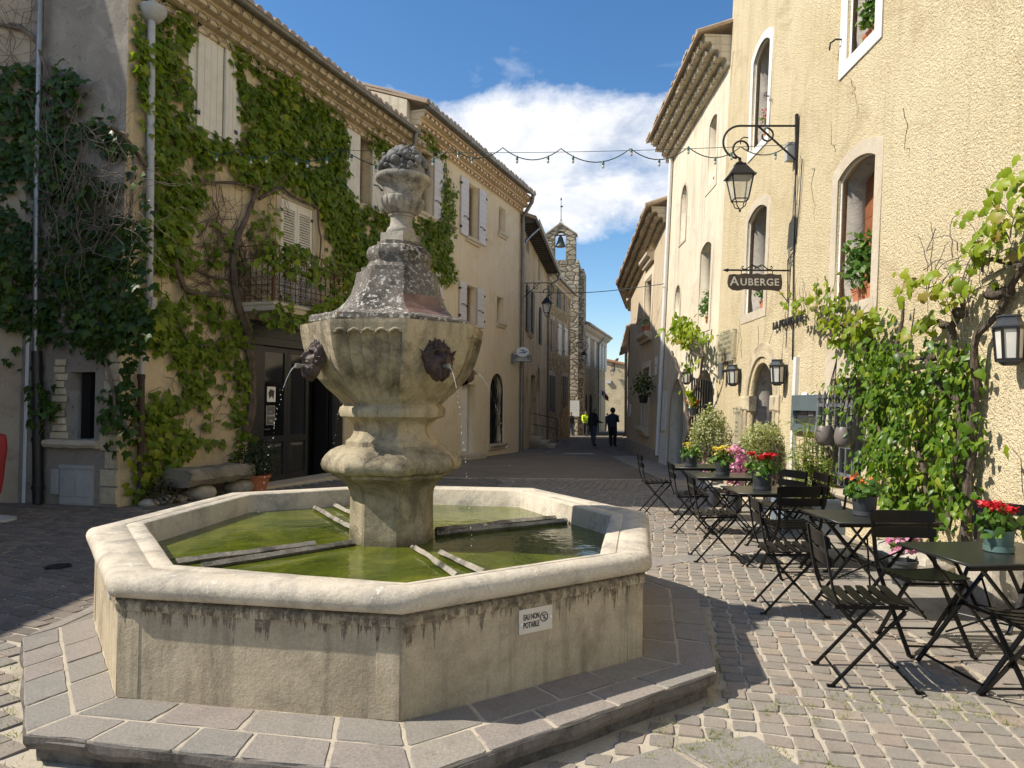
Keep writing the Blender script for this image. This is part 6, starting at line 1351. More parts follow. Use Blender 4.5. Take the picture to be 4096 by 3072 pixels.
# --- dark vine on the grey corner and the neighbour
vineC = T('climbing_vine', 'dark tangled vine hanging over the grey house corner', 'climbing plant', PLC.at(.6, 0, .1))
gC1 = [(60, 145), (140, 145), (185, 190), (160, 250), (230, 260), (285, 330), (270, 400), (300, 430), (310, 480), (300, 560), (320, 640), (300, 700), (290, 800), (250, 880), (230, 830), (200, 760), (120, 730), (70, 720)]
gC2 = [(-30, 160), (20, 140), (70, 150), (75, 720), (40, 715), (-30, 640)]
pk = [cover(PLC, D_, gC1, 330, .135, (.04, .3), seed=41, thr=.12), cover(PLC, D_, [(210, 860), (285, 800), (300, 900), (290, 990), (250, 970), (228, 920)], 170, .15, seed=43), cover(PLC, D_, [(60, 830), (110, 820), (122, 870), (95, 930), (65, 900)], 260, .14, seed=44), cover(PLC, D_, [(260, 480), (330, 500), (330, 700), (270, 760), (230, 720)], 170, .17, (.1, .35), seed=45)]
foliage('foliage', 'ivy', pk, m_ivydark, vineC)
stems(PLC, [('c1', [(0, 150), (120, 170), (230, 260), (300, 450), (360, 620), (460, 740)], .04), ('c1', [(460, 740), (380, 650), (250, 470)], .03), ('c1', [(800, 860), (700, 800), (600, 790), (460, 740)], .035), ('c1', [(360, 640), (340, 760), (280, 860)], .015), ('c2', [(860, 1200), (720, 980), (690, 800), (640, 600), (560, 400)], .025), ('c1', [(850, 1000), (830, 1200), (810, 1500), (800, 1640)], .03)], .03, vineC, 'trunk', mt=m_twig, off=.1)
twigs(PLC, D_, [(70, 150), (280, 330), (300, 480), (280, 700), (90, 700)], 130, vineC, .005, .9, .12, 6, up=.3); twigs(PLC, D_, [(100, 240), (290, 330), (310, 500), (200, 560), (100, 450)], 90, vineC, .007, 1.2, .3, 16, up=.25)
vineL = T('climbing_vine', 'dark vine with bare upper stems on the patched house at the edge', 'climbing plant', PLL.at(LL - .6, 0, .1))
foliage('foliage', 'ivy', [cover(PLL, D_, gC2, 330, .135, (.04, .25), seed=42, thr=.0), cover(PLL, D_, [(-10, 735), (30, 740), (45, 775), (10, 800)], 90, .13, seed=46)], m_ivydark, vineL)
twigs(PLL, D_, [(-20, 0), (60, 0), (70, 170), (-20, 190)], 40, vineL, .005, 1.1, .04, 7, up=.7); stems(PLL, [('c1', [(-40, 140), (60, 165), (150, 190), (240, 300)], .03)], .03, vineL, 'trunk', mt=m_twig)
# --- vine on the ochre house
vineB = T('climbing_vine', 'small-leaved vine trailing down beside the shutters of the smooth ochre house', 'climbing plant', PLA.at(uAB + .6, 3, .1))
pB = [[(1150, -10), (1240, -40), (1330, 30), (1425, 80), (1432, 150), (1405, 225), (1365, 190), (1250, 120), (1180, 70)], [(1372, 220), (1402, 230), (1420, 330), (1468, 430), (1448, 520), (1482, 640), (1420, 690), (1366, 620), (1372, 400)], [(1180, 580), (1290, 590), (1400, 640), (1465, 650), (1442, 760), (1440, 850), (1480, 960), (1370, 1020), (1335, 930), (1300, 800), (1240, 760), (1190, 690)], [(1000, 590), (1060, 600), (1060, 680), (1000, 760), (950, 800), (930, 900), (860, 960), (840, 820), (900, 700)]]
foliage('foliage', 'ivy', [cover(PLA, 'c9', p, d_, s_, (.02, .16), seed=51 + i, thr=t_) for i, (p, d_, s_, t_) in enumerate(zip(pB, (330, 330, 360, 240), (.13, .11, .12, .15), (-.1, .05, -.12, -.05)))], m_ivy, vineB)
stems(PLA, [('c9', [(1180, 1000), (1230, 800), (1290, 640), (1400, 560), (1400, 300), (1390, 180), (1300, 60)], .02)], .02, vineB, 'trunk')
# ------------------------------------------------------------------ plants of the inn
def blob(cen, rad, n, size, rs, flat=.35, hollow=.45, up=.35, seed=0.):
    """leaves through the outer shell of a lumpy crown"""
    d = rs.normal(0, 1, (n, 3)); d /= np.linalg.norm(d, axis=1, keepdims=True)
    r_ = (hollow + (1 - hollow) * rs.rand(n) ** .5)
    lum = np.array([1 + flat * noise3(tuple(q * 1.6), 1., seed) + .25 * noise3(tuple(q * 4.), 1., seed + 4) for q in d])
    C = np.array(cen)[None] + d * np.array(rad)[None] * (r_ * lum)[:, None]
    N = d + rs.normal(0, .6, (n, 3)) + np.array([0, 0, up]); U = rs.normal(0, .8, (n, 3)) + d * .8 + np.array([0, 0, .1])
    return C, N, U, size * rs.uniform(.55, 1.25, n), np.clip(.5 + .5 * (lum - 1) * 2 + rs.normal(0, .22, n), 0, 1)
def shrub(c, x, y, dist, rad, n, size, label, mt, kind='oval', cat='shrub', zc=None, name='shrub'):
    w = at_y(c, x, y, dist); rs = np.random.RandomState(int(x)); root = T(name, label, cat, (w.x, w.y, 0)); pk = []
    for i in range(7):
        o = rs.normal(0, .42, 3); pk.append(blob((w.x + o[0] * rad[0], w.y + o[1] * rad[1], w.z + o[2] * rad[2]), [q * .62 for q in rad], n // 7, size, rs, seed=i * 3.3))
    foliage('foliage', kind, pk, mt, root); b = MB(); r2 = random.Random(5)
    for i in range(26):
        p = Vector((w.x + r2.gauss(0, .08), w.y + r2.gauss(0, .08), .0)); q = Vector((w.x + r2.gauss(0, .45) * rad[0], w.y + r2.gauss(0, .45) * rad[1], w.z + r2.uniform(-.3, .7) * rad[2])); b.tube([p, p.lerp(q, .45) + Vector((r2.gauss(0, .04), r2.gauss(0, .04), .05)), q], [.018, .012, .004], 5)
    P(b, 'stems', m_twig, root); return root, w
shrub('c7', 368, 1125, 12.7, (.34, .32, .44), 5000, .05, 'round cream-variegated shrub between the arched grille and the inn door', m_varieg)
shrub('c7', 695, 1165, 11.0, (.36, .33, .40), 5200, .046, 'round cream-variegated shrub to the right of the inn door', m_varieg)
# bamboo in a blue-grey box
w = at_y('c7', 945, 1420, 9.0); bam = T('bamboo', 'young bamboo with pale green blades in a blue-grey box', 'plant', (w.x, w.y, 0)); rs = random.Random(3); b = MB(); pk = []
for i in range(50):
    x, y = w.x + rs.uniform(-.22, .22), w.y + rs.uniform(-.24, .24); h = rs.uniform(.45, 1.15); tx, ty = rs.gauss(-.03, .09), rs.gauss(0, .16); pts = [Vector((x + tx * t * t, y + ty * t * t, .3 + h * t)) for t in (0, .25, .5, .75, 1)]
    b.tube(pts, [.008, .007, .006, .005, .003], 5)
    for t in range(26):
        f = rs.uniform(.15, 1.); q = Vector((x + tx * f * f, y + ty * f * f, .3 + h * f)); a = rs.uniform(0, 6.28); pk.append((q, (rs.gauss(0, .5), rs.gauss(0, .5), 1), (math.cos(a), math.sin(a), rs.uniform(-.5, .5)), rs.uniform(.09, .17), rs.random()))
P(b, 'canes', plain('bamboo_cane', (.24, .26, .08), .5), bam)
P(leaves('foliage', 'blade', *[[p[i] for p in pk] for i in range(4)], np.array([p[4] for p in pk])), 'foliage', m_bamboo, bam)
bx_ = T('planter_box', 'blue-grey planter box holding the bamboo', 'planter', (w.x, w.y, 0)); b = MB(); s_ = .36
for lo, hi in (((-s_, -s_, 0), (s_, -s_ + .03, .42)), ((-s_, s_ - .03, 0), (s_, s_, .42)), ((-s_, -s_ + .03, 0), (-s_ + .03, s_ - .03, .42)), ((s_ - .03, -s_ + .03, 0), (s_, s_ - .03, .42)), ((-s_ - .015, -s_ - .015, .40), (s_ + .015, -s_ + .04, .44)), ((-s_ - .015, s_ - .04, .40), (s_ + .015, s_ + .015, .44)), ((-s_ - .015, -s_ + .04, .40), (-s_ + .04, s_ - .04, .44)), ((s_ - .04, -s_ + .04, .40), (s_ + .015, s_ - .04, .44))): b.bx(Vector(lo) + Vector((w.x, w.y, 0)), Vector(hi) + Vector((w.x, w.y, 0)))
P(b, 'box', m_bluegrey, bx_); b = MB(); b.bx((w.x - .32, w.y - .32, .3), (w.x + .32, w.y + .32, .38)); P(b, 'soil', m_bark, bx_)
# big climber against the inn wall
clim = T('climbing_shrub', 'big dense green climber against the yellow inn wall', 'climbing plant', PLD.at(7.7, 0, .2))
pC = [(1170, 640), (1240, 560), (1350, 540), (1470, 520), (1560, 560), (1700, 600), (1860, 560), (1920, 640), (1925, 760), (1900, 900), (1930, 1000), (1960, 1120), (2020, 1150), (1950, 1200), (1860, 1230), (1890, 1330), (1930, 1430), (1920, 1500), (1910, 1640), (1700, 1640), (1640, 1600), (1500, 1600), (1400, 1560), (1390, 1450), (1370, 1330), (1280, 1290), (1290, 1150), (1260, 1060), (1290, 960), (1240, 880), (1190, 800), (1230, 720)]
foliage('foliage', 'heart', [cover(PLD, 'c7', pC, 620, .078, (.03, .28), seed=61, thr=-.05, cl_scale=2.0, bulk=.42), cover(PLD, 'c7', pC, 300, .078, (.02, .2), seed=62, thr=.0, cl_scale=2.5), cover(PLD, 'c7', [(1290, 330), (1320, 320), (1480, 400), (1480, 540), (1300, 560), (1250, 480)], 240, .075, (.03, .3), seed=63, thr=.0)], m_shrub, clim)
stems(PLD, [('c7', [(1700, 1640), (1640, 1400), (1560, 1100), (1480, 800), (1460, 560), (1500, 280)], .03), ('c7', [(1750, 1640), (1800, 1300), (1830, 1000), (1800, 750)], .03), ('c7', [(1620, 1640), (1420, 1300), (1330, 1000), (1290, 700)], .02)], .03, clim, 'trunk', off=.12)
# old grape vine
grape = T('grape_vine', 'gnarled old grape vine with bright yellow-green leaves above the terrace', 'climbing plant', PLD.at(9.2, 0, .2))
stems(PLD, [('c7', [(1870, 1750), (1875, 1500), (1885, 1250), (1890, 1050), (1930, 850), (1920, 660), (1960, 520), (2040, 350), (2100, 250), (2212, 120), (2330, 40)], .046), ('c7', [(2100, 250), (2030, 260)], .06), ('c7', [(2212, 130), (2150, 80), (2030, 75), (1900, 120)], .03),
            ('c7', [(1830, 900), (1740, 850), (1700, 720), (1660, 640)], .034), ('c7', [(1820, 720), (1790, 560), (1780, 440), (1830, 370), (1860, 330), (1850, 240)], .042), ('c7', [(1780, 450), (1700, 430), (1620, 485)], .025), ('c7', [(1270, 640), (1300, 580), (1310, 500), (1230, 490), (1080, 450), (990, 370), (960, 340)], .038), ('c7', [(1190, 640), (1170, 560), (1150, 520)], .03), ('c7', [(1080, 450), (980, 490)], .02), ('c7', [(1310, 520), (1400, 600), (1640, 650), (1720, 700)], .035)], .05, grape, 'trunk', m_greybark, .1, wob=.04)
b = MB()
for x, y, r_ in ((2030, 260, .065), (1830, 375, .055), (1665, 640, .045), (1310, 560, .045), (1740, 445, .04)):
    b = MB(); b.ball((0, 0, 0), r_, 14, sc=(1, 1.25, .85)); b.v = [tuple(PLD.at(*PLD.uv('c7', x, y, .1), .1) + Vector(v) * (1 + .5 * noise3(v, 14, x) + .3 * noise3(v, 35, y))) for v in b.v]; P(b, 'burl', m_greybark, grape, smooth=True)
gp = [([(830, 290), (880, 300), (940, 190), (990, 200), (1070, 280), (1130, 350), (1120, 410), (1040, 430), (960, 360), (890, 350), (835, 340)], 220), ([(940, 440), (1060, 420), (1200, 400), (1290, 360), (1360, 420), (1380, 500), (1290, 520), (1160, 480), (1120, 550), (1040, 540), (960, 500)], 190), ([(1640, 120), (1780, 80), (1900, 60), (1960, 150), (1900, 230), (1790, 270), (1700, 250), (1650, 300), (1580, 180)], 200), ([(1600, 340), (1700, 320), (1760, 400), (1700, 440), (1610, 430)], 110), ([(1880, -120), (1960, -170), (2060, -400), (2150, -520), (2260, -400), (2330, -200), (2260, 0), (2120, 30), (1990, 60), (1890, 20)], 190), ([(1640, 500), (1720, 480), (1700, 620), (1640, 640)], 90), ([(1480, 380), (1560, 360), (1620, 460), (1540, 520), (1480, 480)], 120), ([(1900, 1080), (2000, 1100), (2060, 1140), (1990, 1180), (1910, 1150)], 60)]
foliage('foliage', 'vine', [cover(PLD, 'c7', p, d_ * 1.9, .098, (.08, .5), seed=71 + i, thr=.0, droop=.8) for i, (p, d_) in enumerate(gp)], m_vine, grape)
twigs(PLD, 'c7', [(820, 300), (1000, 220), (1380, 420), (1300, 520), (960, 500)], 26, grape, .006, .5, .2, 9, up=.8); twigs(PLD, 'c7', [(1600, 120), (2200, -200), (2200, 60), (1700, 430)], 34, grape, .006, .6, .25, 10, up=.8)
# smaller vine by the arched grille
gr2 = T('grape_vine', 'young grape vine twisting up beside the arched grille of the cream house', 'climbing plant', PLD.at(-1.4, 0, .3))
stems(PLD, [('c7', [(215, 1270), (235, 1050), (210, 900), (190, 780), (170, 700), (130, 600)], .05), ('c7', [(240, 900), (290, 720), (310, 640), (290, 560), (250, 530), (200, 500)], .03), ('c7', [(300, 640), (260, 600), (220, 570)], .018), ('c7', [(205, 1240), (222, 1100), (245, 980)], .06)], .04, gr2, 'trunk', m_greybark, .45, wob=.04)
foliage('foliage', 'vine', [cover(PLD, 'c7', p, d_, .15, (.3, .8), seed=81 + i, thr=-.1, droop=.8) for i, (p, d_) in enumerate((([(110, 440), (160, 390), (215, 400), (240, 460), (300, 480), (320, 510), (270, 560), (200, 560), (120, 520)], 160), ([(180, 660), (250, 640), (280, 690), (300, 730), (200, 700)], 70), ([(200, 810), (250, 800), (245, 880), (210, 900)], 110)))], m_vine, gr2)
# window boxes
def box_plant(pl, u, v, w_, L, h, mt, lab, n=260, kind='oval', size=.08, rad=(.25, .2, .25), lm=None, pot='box', flowers=None, k=1.):
    root = T('potted_plant', lab, 'potted plant', pl.at(u, v, w_)); M0 = pl.M @ Matrix.Translation((u, v, w_)) @ Matrix.Rotation(R(-90), 4, 'X')
    b = MB()
    if pot == 'box':
        b.loft([[Vector((sx * L / 2 * s_, sy * .09 * s_, z)) for sx, sy in ((-1, -1), (1, -1), (1, 1), (-1, 1))] for s_, z in ((.86, 0), (.98, h * .8), (1.06, h * .8), (1.08, h), (.95, h), (.9, h * .85))], True, True)
    else: b.lathe([(L * .38, 0), (L * .48, h * .82), (L * .53, h * .82), (L * .54, h), (L * .47, h), (L * .45, h * .88)], 20)
    P(b, 'pot', mt, root, M0, smooth=30)
    c = pl.at(u, v, w_) + Vector((0, 0, h + rad[2] * .7)); rs = np.random.RandomState(int(abs(u) * 100) + 3)
    foliage('foliage', kind, [blob(c, rad, n, size, rs, hollow=.2, seed=u)], lm or m_potleaf, root)
    if flowers: foliage('flowers', 'petal', [blob((c.x, c.y, c.z + rad[2] * .4), [q * .9 for q in rad], 90, .035, rs, hollow=.7, seed=u + 2)], flowers, root)
    return root
box_plant(PLD, (WC[0] + WC[2]) / 2 + .12, WC[1] + .0, -.16, .55, .2, m_terra, 'terracotta trough with a tall leafy plant in the big arched window', 520, size=.10, rad=(.30, .24, .42))
box_plant(PLD, WD[2] - .22, WD[1], -.16, .42, .18, m_terra, 'terracotta trough with green leaves in the window behind the hanging sign', 320, size=.085, rad=(.24, .2, .26))
box_plant(PLD, WB[2] - .28, WB[1], -.16, .42, .18, m_terra, 'terracotta trough with broad green leaves in the highest white-framed window', 240, size=.13, rad=(.22, .2, .34))
box_plant(PLD, WA[2] - .2, WA[1], -.16, .36, .2, m_terra, 'terracotta pot with red flowers in the white-framed window behind the lantern bracket', 150, size=.07, rad=(.2, .16, .22), flowers=m_redfl)
box_plant(PLD, E4[2] - .25, E4[1], -.12, .36, .2, m_terra, 'leafy pot on the sill of the cream house, above the young vine', 360, size=.10, rad=(.28, .26, .34))
box_plant(PLD, E1[2] - .2, E1[1], -.14, .34, .16, m_terra, 'bare terracotta trough high on the cream house', 20, size=.04, rad=(.12, .1, .06))
box_plant(PLF, (F2[0] + F2[2]) / 2, F2[1], .05, .8, .25, m_terra, 'terracotta troughs on the upper sill of the curved beige house', 160, size=.07, rad=(.35, .15, .22))
q = PLF.uv('cB', 250, 985); box_plant(PLF, q[0], q[1] - .3, .35, .3, .25, m_black, 'dark hanging basket by the white downpipe', 380, size=.10, rad=(.32, .3, .42), lm=m_ivydark, pot='pot')
# bench, potted shrub and low planting by the shop
w = PLA.at(*PLA.uv('c2', 1320, 1480, .45), .45); bn = T('stone_bench', 'rough weathered stone slab bench on boulders', 'bench', (w.x, w.y, 0))
bu0_, bu1_ = PLA.uv('c2', 1115, 1480, .4)[0], PLA.uv('c2', 1530, 1460, .4)[0]; b = MB(); rs = random.Random(9)
b.loft([[PLA.at(u, v + rs.uniform(-.015, .015), w_ + rs.uniform(-.02, .02)) for v, w_ in ((.27, .16), (.25, .4), (.27, .64), (.36, .70), (.47, .69), (.52, .62), (.52, .22), (.45, .14))] for u in np.linspace(bu0_, bu1_, 10)], True, True); P(b, 'seat', stone('bench_stone', (.24, .21, .15), (.36, .31, .23), (.12, .105, .075), None, None, 35, .8), bn, smooth=22)
for u in (bu0_ + .45, bu1_ - .1): b = MB(); b.ball(PLA.at(u, .12, .42), .24, 12, sc=(1.1, 1., .62)); P(b, 'boulder', m_rock, bn, smooth=True)
def pot_shrub(w, r_, h, mt, lab, lm, rad, n, size=.05, kind='oval'):
    root = T('potted_shrub', lab, 'potted plant', w); b = MB(); b.lathe([(r_ * .7, 0), (r_ * .95, h * .85), (r_ * 1.05, h * .85), (r_ * 1.07, h), (r_ * .95, h), (r_ * .9, h * .9)], 24, w); P(b, 'pot', mt, root, smooth=35)
    rs = np.random.RandomState(n); foliage('foliage', kind, [blob((w.x, w.y, w.z + h + rad[2] * .75), rad, n, size, rs, hollow=.2, seed=n)], lm, root); return root
w = PLA.at(*PLA.uv('c2', 1612, 1500, .5), .5); w.z = .0; pot_shrub(w, .25, .30, m_terra, 'dark box shrub in a terracotta pot by the shop door', m_darkleaf, (.38, .36, .36), 1700, .05)
rk = random.Random(14)
for i, (x, y, s_, l_) in enumerate(((1030, 1610, .16, 'low kerb stone at the foot of the vine, left of the bench'), (1120, 1585, .13, 'small boulder next to the stone bench'), (940, 1630, .12, 'small stone below the brown drainpipe'))):
    w = PLA.at(*PLA.uv('c2', x, y, .25), .25); b = MB(); b.ball((w.x, w.y, s_ * .35), s_, 12, sc=(1.3, 1., .6)); o = P(b, 'rock', m_rock, None, smooth=True); tag(o, l_, 'rock', 'stones along the house fronts')
w = PLA.at(*PLA.uv('c2', 1000, 1540, .2), .2); rs = np.random.RandomState(4); tag(P(leaves('low_plants', 'blade', *blob((w.x, w.y, .15), (.4, .3, .3), 500, .16, rs, hollow=.1)[:4]), 'dry_grass', leafmat('dry_blade', [(0, (.05, .045, .02)), (1, (.10, .085, .04))])), kind='stuff')
RLAB = ['pale jagged rock at the foot of the climber, left one', 'squat rock beside the pale jagged one, under the climber', 'upright block of rock near the right edge, against the wall', 'boulder at the wall foot behind the second table', 'rough rock beside the bamboo box', 'grey boulder under the far tables', 'flat stone by the inn doorstep']
for i, (c, x, y, s_, z_) in enumerate((('cU', 1130, 650, .22, .7), ('cU', 1310, 640, .20, .8), ('cU', 1790, 770, .24, 1.1), ('cU', 230, 310, .22, .8), ('cT', 1700, 840, .2, .8), ('cT', 940, 540, .24, .7), ('cT', 1110, 590, .22, .7))):
    g = on_z(c, x, y, .12); xw = 3.88 + .02 * g.y - .12; f = min(1.6, xw / g.x) if c == 'cU' else 1.; g2 = EYE + (g - EYE) * f; b = MB(); rs = random.Random(i)
    b.ball((0, 0, 0), s_, 14, sc=(1.1, 1.25, z_)); b.v = [tuple(Vector(v) * (1 + .35 * noise3(v, 5, i * 3) + .15 * noise3(v, 13, i))) for v in b.v]; b.v = [(v[0] + g2.x, v[1] + g2.y, v[2] + s_ * z_ * .6) for v in b.v]
    tag(P(b, 'rock', m_rock, smooth=35), RLAB[i], 'rock', 'stones along the house fronts')
# grass in the joints round the step
def grass():
    rs = np.random.RandomState(8); C = []
    def tuft(x, y, n, s): 
        for k in range(n): C.append((x + rs.normal(0, s), y + rs.normal(0, s), gz(x, y) + .01))
    for i in range(8):
        a, b_ = STEPG[i], STEPG[(i + 1) % 8]
        for k in range(26):
            if rs.rand() < .55: t = rs.rand(); tuft(a[0] + (b_[0] - a[0]) * t, a[1] + (b_[1] - a[1]) * t, 10, .03)
    for k in range(110): # joints of the front setts
        x, y = rs.uniform(1.1, 2.5), rs.normal(3.75, .12); tuft(x, y, 12, .02) if rs.rand() < .5 else None
    for k in range(70): t = rs.rand(); x, y = 1.0 + rs.normal(0, .25), 3.45 - t * .7; tuft(x, y, 14, .025)
    for k in range(60): tuft(rs.uniform(-3.6, -2.35), rs.uniform(3.0, 4.5), 9, .03)
    for k in range(40): tuft(rs.uniform(1.4, 2.6), rs.uniform(6.8, 8.6), 6, .02)
    C = np.array(C); n = len(C); N = rs.normal(0, 1, (n, 3)); N[:, 2] = .15; U = rs.normal(0, .5, (n, 3)); U[:, 2] = 1.
    tag(P(leaves('grass', 'blade', C, N, U, rs.uniform(.012, .034, n)), 'grass', m_grass), kind='stuff')
grass()
# ------------------------------------------------------------------ café terrace
def chair_proto():
    t = T('folding_chair', 'x', 'chair', (0, 0, 0)); M0 = Matrix.Identity(4)
    for s_ in (-1, 1):
        y = s_ * .195; b = MB()
        pts = [(.235, y, .0), (.06, y, .19), (-.10, y, .37), (-.175, y, .46), (-.205, y, .54), (-.225, y, .66), (-.25, y, .84)]
        for p, q in zip(pts, pts[1:]): b.bar(p, q, .011, .026, up=(0, 1, 0))
        b.bx((.215, y - .012, .0), (.262, y + .012, .010)); P(b, 'back_leg_frame', m_chair, t, M0)
        b = MB(); y2 = s_ * .178; b.bar((-.21, y2, 0), (.175, y2, .44), .011, .026, up=(0, 1, 0)); b.bx((-.235, y2 - .012, 0), (-.19, y2 + .012, .01)); b.bar((.175, y2, .425), (.10, y2, .345), .008, .018, up=(0, 1, 0))
        b.lathe([(.012, -.012), (.012, .012)], 10, M=Matrix.Translation((.012, y2 + s_ * .01, .235)) @ Matrix.Rotation(R(90), 4, 'X')); P(b, 'cross_leg', m_chair, t, M0)
        b = MB(); b.bar((-.185, s_ * .165, .435), (.195, s_ * .165, .452), .010, .020, up=(0, 0, 1)); P(b, 'seat_bar', m_chair, t, M0)
    b = MB(); 
    for p, q in (((-.165, -.178, .055), (-.165, .178, .055)), ((.19, -.195, .05), (.19, .195, .05)), ((.17, -.178, .435), (.17, .178, .435)), ((-.165, -.195, .45), (-.165, .195, .45))):
        b = MB(); b.tube([p, q], .007, 6); P(b, 'stretcher', m_chair, t, M0)
    for i in range(6):
        x = -.155 + i * .066; b = MB(); n = 8; rings = []
        for k in range(n + 1):
            y = -.205 + .41 * k / n; z = .458 + .0035 * i - .016 * (1 - (y / .205) ** 2); e = .027 if 0 < k < n else .020
            rings.append([(x - e, y, z), (x + e, y, z), (x + e, y, z + .008), (x - e, y, z + .008)])
        b.loft(rings, True, True); P(b, 'seat_slat', m_chair, t, M0)
    for z0, h in ((.655, .075), (.755, .085)):
        b = MB(); n = 8; rings = []
        for k in range(n + 1):
            y = -.22 + .44 * k / n; dx = -.022 * (1 - (y / .22) ** 2); e = 0 if 0 < k < n else .012
            def xx(z): return -.222 - (z - .66) * .14 + dx + .010
            rings.append([(xx(z0 + e), y, z0 + e), (xx(z0 + e) + .009, y, z0 + e), (xx(z0 + h - e) + .009, y, z0 + h - e), (xx(z0 + h - e), y, z0 + h - e)])
        b.loft(rings, True, True)
        for s_ in (-1, 1): b.ball((-.215 - (z0 + h / 2 - .66) * .14, s_ * .195, z0 + h / 2), .009, 6)
        P(b, 'back_slat', m_chair, t, M0)
    return t
def copy_tree(o, loc, rz, label, group):
    c = o.copy(); COL.objects.link(c); c.location = loc; c.rotation_euler = (0, 0, rz); c['label'] = label; c['group'] = group
    for ch in list(o.children):
        d = ch.copy(); COL.objects.link(d); d.parent = c
        for g in list(ch.children): e = g.copy(); COL.objects.link(e); e.parent = d
    return c
CH = [((2.03, 4.13), -10, 'black slatted folding chair nearest the camera, side-on at the left of the green pot table'), ((2.70, 4.70), -92, 'black folding chair behind the green pot table, its two back slats seen square on'),
      ((3.52, 5.22), 214, 'black folding chair against the wall under the big coach lamp, behind the red flowers'), ((2.76, 3.66), 90, 'black folding chair cut by the right edge of the picture, only seat and legs seen'),
      ((2.13, 5.50), -8, 'black folding chair side-on at the left of the second table'), ((2.60, 6.62), 92, 'black folding chair between the second and third table, its back to the camera'),
      ((3.18, 6.95), 188, 'black folding chair by the barred window, turned to the street'), ((2.07, 7.25), -5, 'black folding chair on the street side of the dark pot of bright red flowers'),
      ((2.22, 8.82), -4, 'black folding chair street-side of the fourth table, at the edge of the shade'), ((2.10, 10.30), -2, 'farthest black folding chair, alone in the shade beyond the basin'),
      ((2.92, 7.85), 200, 'black folding chair in the sun before the right-hand variegated shrub'), ((2.80, 8.95), 178, 'black folding chair on the wall side of the fourth table, mostly hidden'),
      ((3.08, 7.62), 176, 'black folding chair seen edge-on in front of the bamboo')]
ch0 = chair_proto()
for i, ((x, y), a, lab) in enumerate(CH):
    if i == 0: ch0.location = (x, y, .02); ch0.rotation_euler = (0, 0, R(a)); ch0['label'] = lab; ch0['group'] = 'folding café chairs'
    else: copy_tree(ch0, (x, y, .02), R(a), lab, 'folding café chairs')
def table_proto():
    t = T('folding_table', 'x', 'table', (0, 0, 0)); M0 = Matrix.Identity(4); L, Wd = .78, .62
    me = slab([rect(-L / 2, -Wd / 2, L / 2, Wd / 2)], .700, .716, .004); P(me, 'table_top', m_tabletop, t, M0)
    b = MB(); b.bx((-L / 2 + .02, -Wd / 2 + .02, .675), (L / 2 - .02, -Wd / 2 + .035, .699)); P(b, 'rim_bar', m_chair, t, M0); b = MB(); b.bx((-L / 2 + .02, Wd / 2 - .035, .675), (L / 2 - .02, Wd / 2 - .02, .699)); P(b, 'rim_bar', m_chair, t, M0)
    for s_ in (-1, 1):
        for k in (-1, 1):
            b = MB(); y = s_ * (.24 + .012 * k); b.bar((-k * .30, y, 0.), (k * .27, y, .69), .012, .028, up=(0, 1, 0)); P(b, 'leg', m_chair, t, M0)
    b = MB()
    for x in (-.27, .27): b.tube([(x, -.25, .05), (x, .25, .05)], .008, 6)
    b.tube([(-.12, -.24, .18), (.12, .24, .5)], .007, 6); b.tube([(.12, -.24, .5), (-.12, .24, .18)], .007, 6); b.bar((0, -.25, .35), (0, .25, .35), .01, .02); P(b, 'stretchers', m_chair, t, M0)
    return t
TB = [((2.82, 4.17), 5, 'dark folding table nearest the camera, under the green pot of red flowers'), ((2.76, 5.50), 2, 'second dark folding table, with a grey pot of orange flowers'), ((2.58, 7.15), 0, 'dark folding table carrying the dark pot of bright red flowers'),
      ((2.58, 8.60), -4, 'dark folding table with yellow flowers, half in shade'), ((2.60, 9.85), -6, 'farthest dark folding table, in the shade of the houses opposite')]
tb0 = table_proto()
for i, ((x, y), a, lab) in enumerate(TB):
    if i == 0: tb0.location = (x, y, .02); tb0.rotation_euler = (0, 0, R(a)); tb0['label'] = lab; tb0['group'] = 'folding café tables'
    else: copy_tree(tb0, (x, y, .02), R(a), lab, 'folding café tables')
